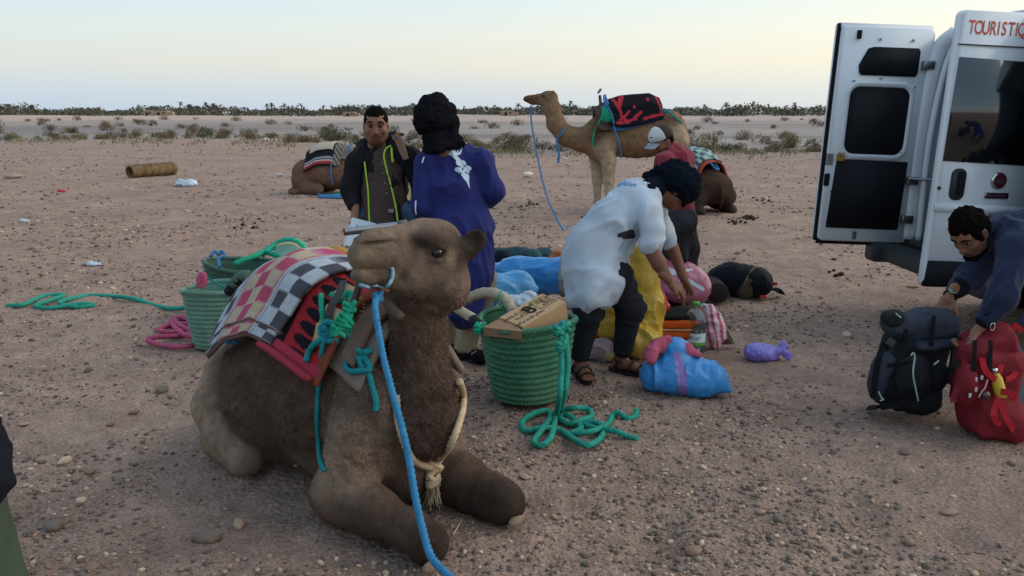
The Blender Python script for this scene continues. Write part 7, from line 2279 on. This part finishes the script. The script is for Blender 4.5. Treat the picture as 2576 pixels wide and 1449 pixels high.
# pink wrapped bundle with white tape
S = Sculpt(.05)
bn = nrm(A(.25, -.75, .62)); bx_ = nrm(A(.80, .1, -.28)); bx_ = nrm(bx_ - bn * (bx_ @ bn)); by_ = np.cross(bn, bx_); RB_ = np.stack([bx_, by_, bn], 1)
pb0 = W(1708, 702, 7.1)
S.ell(pb0, (.30, .20, .11), None, RB_); S.ell(pb0 - bn * .08, (.27, .18, .11), None, RB_)
S.cone(pb0 - bn * .1, W(1755, 735, 7.2), .12, .10)
pkb, bkv = blob('bundle', S, m_pinkp, 'pink plastic-wrapped round bundle crossed with white tape', 'bundle', G(1710, 755), .012, crumple(.005, 12, 14))
m_tape = plastic('white_tape', 'c3cbd2', bump=.3)
tp = [capsule(1655, 660, 1768, 727, 4.5, 5), capsule(1668, 700, 1690, 688, 5, 5), capsule(1690, 688, 1740, 678, 5, 3)]
dg = decal(lambda x, y: any(f(x, y) for f in tp), 1640, 1785, 645, 760, 1.4, [bkv], .004)
if len(dg[1]): add('tape', dg, m_tape, pkb)
S = Sculpt(.02); S.ell(W(1658, 755, 6.05), (.055, .06, .055), None); S.ell(W(1662, 775, 6.05), (.062, .065, .06), None); S.cone(W(1655, 742, 6.05), W(1662, 732, 6.05), .03, .012)
blob('bag', S, m_redp, 'small glossy red plastic bag on the striped blankets', 'bag', W(1660, 790, 6.05), .0085, crumple(.007, 22, 15))
# water jug
m_pet = material('clear_plastic', C('d5e2e6'), rough=.06, vary=0, bump=.15, bscale=30, trans=.92, spec=.5, ior=1.25)
jg = G(1747, 884); jt = thing('water_jug', 'clear five-litre water jug with a white and green label', 'jug', jg)
prof = [(.0, .004), (.066, .004), (.074, .014), (.075, .05), (.073, .055), (.075, .06), (.075, .155), (.070, .165), (.075, .178), (.070, .190), (.075, .203), (.070, .215), (.075, .228), (.074, .262), (.062, .292), (.035, .322), (.024, .332), (.024, .352)]
add('bottle', lathe(prof, 36, jg, cap=False), m_pet, jt)
add('water', lathe([(.0, .008), (.062, .008), (.070, .018), (.070, .225), (.0, .226)], 28, jg, cap=False), material('water', C('b6c6cc'), rough=.02, vary=0, bump=0, trans=1.0, ior=1.33), jt)
lab = lathe([(.0762, .062), (.0762, .152)], 48, jg, cap=False); colL = np.where((lab[0][:, 2] < .085)[:, None], np.array(C('6fae3c')[:3]), np.array(C('c9d6dc')[:3]))
ths = np.linspace(-2.6, -.55, 30); PL = np.array([[jg + A(.0765 * math.cos(a), .0765 * math.sin(a), z) for a in ths] for z in (.063, .085, .0855, .115, .152)])
gL = sheet(PL, 0.0); zz_ = gL[0][:, 2] - jg[2]
add('label', (gL[0], gL[1], np.where((zz_ < .0852)[:, None], np.array(C('5f9f35')[:3]), np.array(C('c5d2d8')[:3]))), material('label_print', attr=True, rough=.5, vary=.04, bump=0), jt)
tm = text_mesh(arabic('عين إفر'), .032, A(0, 0, 0), A(1, 0, 0), A(0, 0, 1), .0003, 'CENTER', .9, .0005)
ang0 = -1.85; tv = tm[0]; aa_ = ang0 + tv[:, 0] / .078
add('print', (np.stack([jg[0] + .0775 * np.cos(aa_), jg[1] + .0775 * np.sin(aa_), jg[2] + .115 + tv[:, 2]], 1), tm[1]), material('label_ink', C('1d3b46'), vary=0, bump=0), jt, smooth=False)
add('cap', lathe([(.027, .345), (.027, .368), (.020, .372)], 20, jg), material('green_cap', C('3f9a3a'), rough=.4, vary=.05, bump=0), jt)
add('handle', tube([jg + A(.02, 0, .335), jg + A(.05, -.01, .355), jg + A(.07, -.01, .335), jg + A(.065, 0, .30)], .008, 8), m_whp, jt)
# pink and white striped bag, onions, purple bag, blue sack
S = Sculpt(.03); p0 = W(1796, 830, 5.95); S.ell(A(p0[0], p0[1], .13), (.085, .08, .13), None); S.ell(A(p0[0] - .02, p0[1], .25), (.06, .055, .07), None); S.cone(A(p0[0] - .03, p0[1], .29), A(p0[0] - .05, p0[1], .34), .045, .02)
g = S.mesh(.0085, crumple(.010, 16, 17), floor=0.0); cc = np.where((np.sin(g[0][:, 0] * 130 + g[0][:, 2] * 30 + 2 * vnoise(g[0] * 9, 3)) > .1)[:, None], np.array(C('b04a63')[:3]), np.array(C('cbb4bd')[:3]))
add('plastic_bag', (g[0], g[1], cc), material('striped_plastic', attr=True, rough=.35, vary=.08, bump=.6, bscale=24, bdist=.01, spec=.5), loc=G(1796, 875), label='bulging pink and white plastic bag right of the water jug', cat='bag')
ob = G(1515, 908); S = Sculpt(.02); S.ell(ob + A(0, .0, .085), (.10, .085, .085), None); S.cone(ob + A(.0, -.05, .10), ob + A(.03, -.10, .09), .03, .015)
m_clear = material('thin_clear_plastic', C('c9b9c4'), rough=.25, vary=.05, bump=.8, bscale=26, bdist=.012, alpha=.42, spec=.6)
cbag, _ = blob('plastic_bag', S, m_clear, 'clear plastic bag of onions and a lemon by the man\'s foot', 'bag', ob, .0095, crumple(.007, 20, 18))
for q, (x, y, z, c) in enumerate(((-.04, .0, .05, '7d2f3c'), (.03, .02, .05, '86404a'), (.0, -.03, .09, '7a3440'), (.045, -.045, .045, 'b7a350'), (-.02, .03, .10, '8e4a4f'))):
    v, f_ = ico(3); g_ = (v * (.036 + .004 * (q % 2)) * A(1, 1, .9) + ob + A(x, y, z + .005), f_)
    add('lemon' if c == 'b7a350' else 'onion', g_, material('veg_' + c, C(c), rough=.35, vary=.2, bump=.1), loc=ob + A(x, y, z), label=('yellow lemon in the clear bag at the man\'s foot' if c == 'b7a350' else ('leftmost', 'right-hand', 'front', '', 'topmost')[q] + ' red onion inside the clear plastic bag'), cat='lemon' if c == 'b7a350' else 'onion')
pu = G(1925, 908); S = Sculpt(.03); S.ell(pu + A(-.035, .02, .055), (.105, .085, .060), None); S.ell(pu + A(.03, .01, .05), (.07, .05, .045), None); S.cone(pu + A(.05, .0, .065), pu + A(.095, -.01, .085), .035, .012, None, .02)
S.flat(pu + A(.095, -.01, .085), pu + A(.135, .0, .125), (.012, .010), (.042, .007), (.6, 0, -.6), None, .01); S.flat(pu + A(.095, -.01, .085), pu + A(.165, -.03, .03), (.012, .010), (.035, .007), (.5, 0, .6), None, .01)
blob('plastic_bag', S, m_purp, 'small knotted purple plastic bag alone on the sand', 'bag', pu, .007, crumple(.006, 24, 19))
bs0 = G(1712, 985); S = Sculpt(.05)
S.ell(bs0 + A(0, .03, .10), (.26, .17, .12), None); S.ell(bs0 + A(.12, .0, .08), (.16, .14, .09), None); S.cone(bs0 + A(-.03, .06, .16), bs0 + A(-.03, .08, .255), .13, .07, None, .06); S.cone(bs0 + A(.22, -.02, .06), bs0 + A(.285, -.05, .03), .07, .02)
S.ell(bs0 + A(-.03, .06, .27), (.10, .06, .03), None)
bsk, bsb = blob('sack', S, m_tarp, 'bright blue sack with a lilac stripe at the front of the luggage', 'sack', bs0, .009, lambda V, N: wrinkle(.016, 9, 20, fall=(.1, 0, -1))(V, N) + crumple(.004, 9, 21)(V, N))
st_ = [capsule(1703, 893, 1716, 940, 11, 12), capsule(1716, 940, 1718, 1010, 13, 11)]
dg = decal(lambda x, y: any(f(x, y) for f in st_), 1685, 1740, 885, 1012, 1.6, [bsb], .003)
if len(dg[1]): add('stripe', dg, plastic('lilac_stripe', '7a6aa8'), bsk)
m_pcl = cloth_mat('pink_cloth', 'b0576c')
S = Sculpt(.02); S.chain([W(1632, 892, 5.0), W(1655, 870, 5.05), W(1680, 856, 5.05)], [.035, .05, .03]); S.cone(W(1640, 885, 5.0), W(1640, 905, 4.98), .045, .03)
blob('cloth', S, m_pcl, 'pink cloth poking out at the left of the blue sack', 'cloth', W(1655, 880, 5.0), .008, wrinkle(.012, 14, 21))
S = Sculpt(.02); S.chain([W(1708, 872, 5.08), W(1730, 878, 5.05), W(1752, 892, 5.02)], [.025, .035, .025])
blob('cloth', S, m_pcl, 'pink cloth poking out at the right of the blue sack\'s neck', 'cloth', W(1730, 880, 5.05), .008, wrinkle(.012, 14, 22))
# rolled rugs and dark rucksack at the right
m_rug = cloth_mat('striped_rug', '6d5a62', vary=.3, vscale=30); m_mat_d = cloth_mat('dark_mat', '39302e')
n = 24; P = np.zeros((n, 30, 3))
for i in range(n):
    for j in range(30):
        u, w = i / (n - 1), j / 29
        p = (1 - w) * W(1722, 668, 7.9) + w * W(1785, 725, 7.45)
        p2 = (1 - w) * W(1718, 735, 7.4) + w * G(1845, 752, .02)
        P[i, j] = p * (1 - u) + p2 * u + A(0, 0, .05 * math.sin(u * 7 + w * 3))
g = sheet(P[:, ::-1], .015); uu = np.repeat(np.linspace(0, 1, n), 30); cc = np.where((np.sin(uu * 40) > .2)[:, None], np.array(C('7a5d68')[:3]), np.array(C('3c3238')[:3])); cc = np.concatenate([cc, cc])
add('rug', (g[0], g[1], cc), m_wool, loc=G(1770, 750), label='grey and wine striped rug heaped beside the pink bundle', cat='rug')
rl = thing('rolled_mat', 'dark rolled sleeping mat end-on beside the striped rug', 'mat', G(1800, 755))
add('roll', lathe([(.0, 0), (.02, .003), (.09, .0), (.095, .02), (.095, .4), (.0, .4)], 24, W(1808, 738, 7.38) + A(0, 0, 0), np.stack([A(1, 0, 0), A(0, 0, 1), nrm(A(.05, 1, 0))], 1) @ np.diag([1, 1, 1]), cap=False), m_mat_d, rl)
dk = G(1868, 748); dp = thing('rucksack', 'black and brown rucksack lying beyond the pink bundle', 'rucksack', dk)
S = Sculpt(.05); S.ell(dk + A(-.08, .12, .15), (.24, .17, .16), None); S.ell(dk + A(.10, .08, .13), (.19, .16, .15), None); add('body', S.mesh(.013, wrinkle(0.012, 8, 31, fall=(.3, 0, -1)), floor=0.0)[:2], cloth_mat('pack_navy_black', '161a21', rough=.7), dp)
S = Sculpt(.03); S.ell(dk + A(.03, -.02, .09), (.09, .07, .12), None, np.array(Matrix.Rotation(.3, 3, 'Y'))); add('pocket', S.mesh(.011, crumple(.006, 10, 32), floor=0.0)[:2], cloth_mat('pack_brown', '4d4232'), dp)
S = Sculpt(.03); S.ell(dk + A(.13, -.02, .12), (.13, .09, .12), None); add('pocket', S.mesh(.011, crumple(.006, 10, 33), floor=0.0)[:2], cloth_mat('pack_navy2', '141921', rough=.7), dp)
add('piping', tube([dk + A(.02, -.07, .02), dk + A(.0, -.06, .16), dk + A(.08, .0, .27), dk + A(.14, .05, .28)], .012, 8), cloth_mat('piping_olive', '6b5f44'), dp)
for q in range(3): add('strap', strap([dk + A(.22, .0, .06 + .03 * q), dk + A(.32, -.02 + .05 * q, .09 - .02 * q), dk + A(.38, .03 * q, .03)], .05, .012), m_blackp, dp)
add('red_tab', box(dk + A(.16, -.10, .03), (.03, .02, .012), bev=.004), m_redp, dp); add('red_tab', box(dk + A(.30, .02, .13), (.025, .02, .015), bev=.004), m_redp, dp)
# ------------------------------------------------------------------ black rucksack (right foreground)
m_bk = cloth_mat('pack_black_cordura', '1b1d22', rough=.7, vary=.2, bscale=200, bdist=.012, spec=.25); m_bk2 = cloth_mat('pack_slate', '323846', rough=.7, bscale=200, bdist=.012, spec=.25); m_web = cloth_mat('webbing_black', '131417', rough=.7)
m_cord = material('pale_cord', C('8ea3a0'), rough=.8, vary=.1, bump=.3); m_logo = material('pale_logo', C('b7b9ba'), rough=.6, vary=0, bump=0)
def q_(x, y, d=4.55): return W(x, y, d)
bp0 = G(2285, 1030); k1 = thing('rucksack', 'large black and slate rucksack standing on the sand at right', 'rucksack', bp0)
S = Sculpt(.05); RK_ = np.array(Matrix.Rotation(.18, 3, 'Y')); S.box(q_(2285, 930, 4.62), (.155, .13, .21), .06, None, RK_); S.ell(q_(2240, 955, 4.56), (.10, .11, .13), None); S.box(q_(2300, 990, 4.56), (.12, .11, .07), .05, None, RK_)
add('body', S.mesh(.010, wrinkle(0.012, 9, 41, fall=(.3, 0, -1)), floor=0.0)[:2], m_bk, k1)
S = Sculpt(.05); RL_ = np.array(Matrix.Rotation(-.12, 3, 'Y')); S.box(q_(2322, 818, 4.58), (.165, .125, .066), .045, None, RL_); S.box(q_(2258, 818, 4.52), (.07, .10, .045), .035, None, np.array(Matrix.Rotation(-.5, 3, 'Y'))); S.ell(q_(2340, 800, 4.58), (.10, .10, .055), None)
lid = add('lid', S.mesh(.009, wrinkle(0.012, 10, 42, fall=(.3, 0, -1)))[:2], m_bk2, k1)
S = Sculpt(.03); S.flat(q_(2300, 866, 4.5), q_(2380, 862, 4.52), (.09, .035), (.08, .04), (0, 1, 0)); add('collar', S.mesh(.009, wrinkle(0.01, 11, 43, fall=(.3, 0, -1)))[:2], m_bk2, k1)
S = Sculpt(.03); S.ell(q_(2245, 800, 4.47), (.06, .06, .05), None); add('lid_panel', S.mesh(.008, crumple(.005, 12, 44))[:2], m_bk, k1)
S = Sculpt(.03); S.ell(q_(2210, 955, 4.5), (.045, .06, .12), None); S.ell(q_(2230, 920, 4.48), (.06, .05, .07), None); add('pocket', S.mesh(.009, wrinkle(0.008, 12, 45, fall=(.3, 0, -1)))[:2], m_bk2, k1)
S = Sculpt(.03); S.ell(q_(2295, 950, 4.43), (.10, .05, .13), None); add('pocket', S.mesh(.009, wrinkle(0.01, 11, 46, fall=(.3, 0, -1)))[:2], m_bk, k1)
S = Sculpt(.03); S.ell(bp0 + A(.04, -.05, .055), (.075, .06, .055), None); S.ell(q_(2350, 945, 4.5), (.07, .06, .10), None); add('hip_pad', S.mesh(.009, wrinkle(0.008, 13, 47, fall=(.3, 0, -1)), floor=0.0)[:2], m_bk, k1)
add('shoulder_strap', strap([q_(2365, 855, 4.62), q_(2395, 845, 4.6), q_(2408, 880, 4.58), q_(2400, 930, 4.58), q_(2385, 965, 4.58)], [.04, .06, .065, .06, .04], .022, (0, -1, 0)), cloth_mat('strap_grey', '3c3e42'), k1)
for pts in ([q_(2240, 850, 4.42), q_(2218, 880, 4.4), q_(2205, 930, 4.4), q_(2196, 1000, 4.42)], [q_(2300, 1000, 4.42), q_(2255, 1018, 4.42), q_(2215, 1024, 4.42), G(2182, 1026, .02)], [q_(2385, 950, 4.55), q_(2350, 990, 4.5), q_(2300, 1000, 4.42)], [q_(2268, 845, 4.42), q_(2240, 862, 4.42), q_(2225, 880, 4.42)], [q_(2404, 925, 4.56), q_(2398, 980, 4.5), q_(2395, 1000, 4.5)]):
    add('strap', strap(pts, .032, .006, (0, -1, .2)), m_web, k1)
for x in (2285, 2350): add('lid_strap', strap([q_(x, 795, 4.46), q_(x - 3, 815, 4.43), q_(x - 6, 842, 4.42), q_(x - 8, 872, 4.42)], .022, .005, (0, -1, .2)), m_web, k1)
for y in (912, 985): add('compression_strap', strap([q_(2232, y + 8, 4.41), q_(2275, y + 2, 4.385), q_(2330, y - 6, 4.40)], .020, .005, (0, -1, 0)), m_web, k1)
add('buckle', box(q_(2240, 862, 4.40), (.02, .012, .022), np.array(Matrix.Rotation(.7, 3, 'Y')), .004), m_plast, k1)
add('cord', tube([q_(2291, 895, 4.36), q_(2298, 888, 4.36), q_(2301, 900, 4.36), q_(2297, 940, 4.34), q_(2305, 985, 4.36), q_(2310, 1008, 4.38)], .0045, 6), m_cord, k1)
add('cord', tube([q_(2210, 985, 4.38), q_(2216, 998, 4.38), q_(2222, 1005, 4.38), q_(2214, 1008, 4.38)], .004, 6), m_cord, k1)
for q in range(5): add('logo_mark', tube([q_(2254 + q * 2.6, 788 + q * 2.2 + (q % 2) * 3, 4.40), q_(2256 + q * 2.6, 791 + q * 2, 4.40)], .004, 6), m_logo, k1)
for q in range(3): add('logo_mark', tube([q_(2350 + q * 4, 918 - q * 3, 4.39), q_(2353 + q * 4, 913 - q * 3, 4.39)], .004, 6), m_logo, k1)
# ------------------------------------------------------------------ red rucksack
m_rd = cloth_mat('pack_red', '7a1f2a', rough=.75, vary=.25, bscale=200, bdist=.014, spec=.25); m_rd2 = cloth_mat('webbing_red', '9c2029', rough=.7); m_gy = cloth_mat('pack_grey_mesh', '5c5f68')
rp0 = G(2500, 1085); k2 = thing('rucksack', 'red rucksack with dangling straps at the right edge', 'rucksack', rp0)
S = Sculpt(.05); S.box(q_(2488, 965, 4.36), (.125, .115, .20), .055, None, np.array(Matrix.Rotation(.06, 3, 'Y'))); S.box(q_(2495, 1050, 4.34), (.13, .12, .09), .06); S.ell(q_(2525, 1055, 4.33), (.13, .12, .10), None); S.ell(q_(2440, 960, 4.34), (.07, .10, .13), None)
add('body', S.mesh(.010, wrinkle(0.014, 9, 51, fall=(.3, 0, -1)), floor=0.0)[:2], m_rd, k2)
S = Sculpt(.04); S.box(q_(2485, 862, 4.34), (.115, .115, .060), .04, None, np.array(Matrix.Rotation(-.2, 3, 'Y'))); S.ell(q_(2505, 832, 4.34), (.07, .07, .05), None); S.box(q_(2440, 890, 4.30), (.05, .08, .05), .03); add('lid', S.mesh(.009, wrinkle(0.014, 10, 52, fall=(.3, 0, -1)))[:2], m_rd, k2)
S = Sculpt(.03); S.ell(q_(2432, 965, 4.24), (.06, .05, .11), None); add('pocket', S.mesh(.009, wrinkle(0.01, 12, 53, fall=(.3, 0, -1)))[:2], m_rd, k2)
add('back_panel', strap([q_(2522, 830, 4.42), q_(2540, 880, 4.38), q_(2555, 950, 4.34), q_(2562, 1030, 4.32), q_(2568, 1070, 4.3)], [.06, .10, .12, .12, .08], .05, (0, -1, 0)), m_gy, k2)
for pts, m in (([q_(2525, 890, 4.25), q_(2515, 930, 4.2), q_(2500, 965, 4.2)], m_rd2), ([q_(2470, 900, 4.2), q_(2480, 935, 4.18), q_(2505, 955, 4.18)], m_rd2), ([q_(2515, 1000, 4.18), q_(2525, 1040, 4.16), q_(2545, 1075, 4.16), G(2552, 1095, .02)], m_rd2), ([q_(2548, 880, 4.26), q_(2560, 910, 4.24), q_(2550, 945, 4.22), q_(2530, 955, 4.2)], m_rd2),
               ([q_(2515, 1000, 4.16), q_(2500, 1030, 4.16), q_(2505, 1060, 4.16), G(2555, 1085, .015)], m_rd2), ([q_(2430, 900, 4.25), q_(2415, 960, 4.22), q_(2398, 1000, 4.22), q_(2400, 1012, 4.22)], m_rd), ([G(2445, 1062, .02), G(2470, 1075, .015), G(2500, 1085, .012)], m_rd2), ([q_(2540, 830, 4.4), q_(2556, 818, 4.4), q_(2570, 835, 4.4)], m_rd2), ([q_(2518, 985, 4.17), q_(2545, 990, 4.16), q_(2552, 1005, 4.18)], m_rd2)):
    add('strap', strap(pts, .032, .006, (0, -1, .2)), m, k2)
for x in (2452, 2492): add('lid_strap', strap([q_(x, 856, 4.20), q_(x, 880, 4.19), q_(x - 2, 908, 4.19), q_(x - 3, 935, 4.19)], .020, .005, (0, -1, .2)), m_web, k2)
bt_ = thing('bottle', 'slim yellow bottle in the red rucksack\'s side pocket', 'bottle', q_(2516, 990, 4.2))
bd = nrm(q_(2505, 945, 4.2) - q_(2520, 1000, 4.2)); Rb = np.stack([nrm(np.cross((0, 1, 0), bd)), np.cross(bd, nrm(np.cross((0, 1, 0), bd))), bd], 1)
add('flask', lathe([(.0, 0), (.026, 0), (.028, .01), (.028, .10), (.018, .125), (.014, .13)], 20, q_(2520, 1000, 4.2), Rb), material('yellow_flask', C('c2a135'), rough=.3, vary=.05, bump=0), bt_)
add('cap', lathe([(.016, .128), (.017, .150), (.014, .158)], 16, q_(2520, 1000, 4.2), Rb), m_chrome, bt_)
kc = thing('key_charm', 'glassy charm hanging on the red rucksack', 'charm', q_(2480, 990, 4.17)); v, f_ = ico(2)
add('bead', (v * A(.022, .02, .025) + q_(2480, 995, 4.17), f_), material('dark_bead', C('3a2a30'), rough=.1, vary=.3, vscale=60, bump=0, spec=.8), kc); add('cord', tube([q_(2484, 955, 4.18), q_(2478, 975, 4.17), q_(2470, 985, 4.17), q_(2462, 1000, 4.17)], .004, 6), material('pale_pink_cord', C('b58a80'), vary=0), kc)
add('carabiner', tube([q_(2497, 822, 4.26) + A(.012 * math.cos(t), 0, .02 * math.sin(t)) for t in np.linspace(0, 6.28, 14)], .003, 6), m_chrome, k2)
for x, y in ((2455, 955), (2470, 950), (2455, 980), (2440, 995)): add('toggle', box(q_(x, y, 4.19), (.006, .005, .012), bev=.002), m_logo, k2)
# ------------------------------------------------------------------ hollow palm log and litter
lg = G(365, 452); m_log = material('palm_fibre', C('7d664a'), rough=.95, vary=.4, vscale=12, bump=1.0, bscale=25, bdist=.03)
lt = thing('hollow_log', 'hollow palm-trunk log lying on the sand at left', 'log', lg)
ld_ = nrm(A(.45, .89, 0)); Rl = np.stack([np.cross((0, 0, 1), ld_), A(0, 0, 1), ld_], 1)
pr = [(.13, -.01), (.165, 0), (.175, .03)] + [(.162 + .020 * math.sin(q * 1.7 + math.sin(q * .9) * 2), .03 + .03 * q) for q in range(1, 48)] + [(.15, 1.48), (.12, 1.46), (.125, .8), (.115, .4), (.125, .02), (.13, -.01)]
def fnl(V, th): return V * (1 + .06 * fbm(V.reshape(-1, 3) * 9, 2, 3).reshape(V.shape[:2] + (1,)) * A(1, 1, 0))
add('trunk', lathe(pr, 28, G(312, 448) + A(.12, .1, .165), Rl, fn=fnl, cap=False), m_log, lt)
rg = np.random.default_rng(14); VV, FF = [], []
for q in range(1400):
    a = rg.uniform(0, 6.28); s = rg.uniform(0, 1.42); p = G(312, 448) + A(.12, .1, .165) + Rl @ A(math.cos(a) * .17, math.sin(a) * .17, s); dd = Rl @ A(math.cos(a) * .03, math.sin(a) * .03, rg.normal(0, .05)) + A(0, 0, rg.normal(0, .02)); sd = Rl @ A(-math.sin(a), math.cos(a), 0) * .006
    b = len(VV); VV += [p - sd, p + sd, p + dd]; FF.append([b, b + 1, b + 2])
add('fibres', (np.array(VV), FF), m_log, lt, smooth=False, kind='stuff')
def litter(px, py, s, label, mat, seed, name='litter', cat='litter'):
    g0 = G(px, py); S = Sculpt(.02); S.ell(g0 + A(0, 0, .04 * s), np.array((.18, .10, .07)) * s, None); S.ell(g0 + A(.16 * s, 0, .05 * s), np.array((.12, .08, .06)) * s, None); S.cone(g0 + A(-.12 * s, 0, .03), g0 + A(-.02 * s, 0, .15 * s), .05 * s, .02 * s)
    blob(name, S, mat, label, cat, g0, .02 * s, crumple(.02 * s, 12 / s, seed))
litter(460, 468, 1.15, 'white plastic bag lying on the sand right of the hollow log', m_whp, 3, 'plastic_bag', 'bag')
litter(152, 484, .4, 'red and white wrapper on the sand at far left', m_redp, 5); litter(233, 668, .35, 'flat white paper scrap at left of the baskets', m_whp, 6); litter(668, 352, .8, 'far white bag among the shrubs at left', m_whp, 8, 'plastic_bag', 'bag')
litter(700, 440, .3, 'small white scrap left of the distant couched camel', m_whp, 9); litter(1215, 620, .25, 'tiny white scrap beside the blue-robed man', m_whp, 10); litter(60, 558, .3, 'white scrap on the sand at the left edge', m_whp, 11); litter(1420, 400, .45, 'white scrap lying before the standing camel', m_whp, 12)
b0 = G(1330, 446); bl = thing('bottle', 'empty white plastic bottle on the sand before the standing camel', 'bottle', b0)
add('body', lathe([(.0, 0), (.07, 0), (.075, .02), (.075, .20), (.03, .25), (.03, .28), (.0, .28)], 20, b0 + A(-.14, 0, .075), np.stack([A(0, 1, 0), A(0, 0, 1), nrm(A(1, .3, 0))], 1), cap=False), plastic('bottle_white', 'c4c2b4'), bl)
# dung pellets in small heaps
rg = np.random.default_rng(5); VV, FF, o_ = [], [], 0
vI, fI = ico(1)
for cx, cy, nn_, sp in ((1890, 548, 26, 10), (1850, 560, 12, 14), (1905, 503, 10, 16), (1330, 520, 8, 20), (640, 560, 10, 30), (2105, 690, 6, 14), (1475, 545, 6, 10)):
    for q in range(nn_):
        p = G(cx + rg.normal(0, sp), cy + rg.normal(0, sp * .25)); VV.append(vI * A(.028, .022, .02) * rg.uniform(.7, 1.3) + p + A(0, 0, .012)); FF.append(fI + o_); o_ += len(vI)
add('dung_pellets', (np.concatenate(VV), np.concatenate(FF)), material('dung', C('2e241e'), rough=.9, vary=.3), kind='stuff', label='dark dung pellets scattered behind the luggage', cat='dung')
tw = G(1150, 1325); add('twig', tube([G(1140, 1345, .008), G(1152, 1325, .012), G(1163, 1305, .02)], [.004, .003, .0015], 6), m_rope_w, loc=tw, label='thin dry twig on the sand between the front camel\'s knees', cat='twig')
cdp = thing('cord', 'thin straw-coloured cord dangling in front of the charcoal trousers', 'cord', W(1665, 590, 6.5))
add('cord', tube([W(1640, 584, 6.4), W(1650, 600, 6.4), W(1670, 604, 6.4), W(1683, 596, 6.4), W(1690, 582, 6.4)], .0045, 6), m_rope_w, cdp)

ct_ = text_mesh('TRIP', .022, hD + CR @ A(.1005, .018, .078), -CR[:, 1], CR[:, 2], .0008, 'CENTER', 1.0, .001)
add('badge_print', ct_, m_ink, cp, smooth=False)
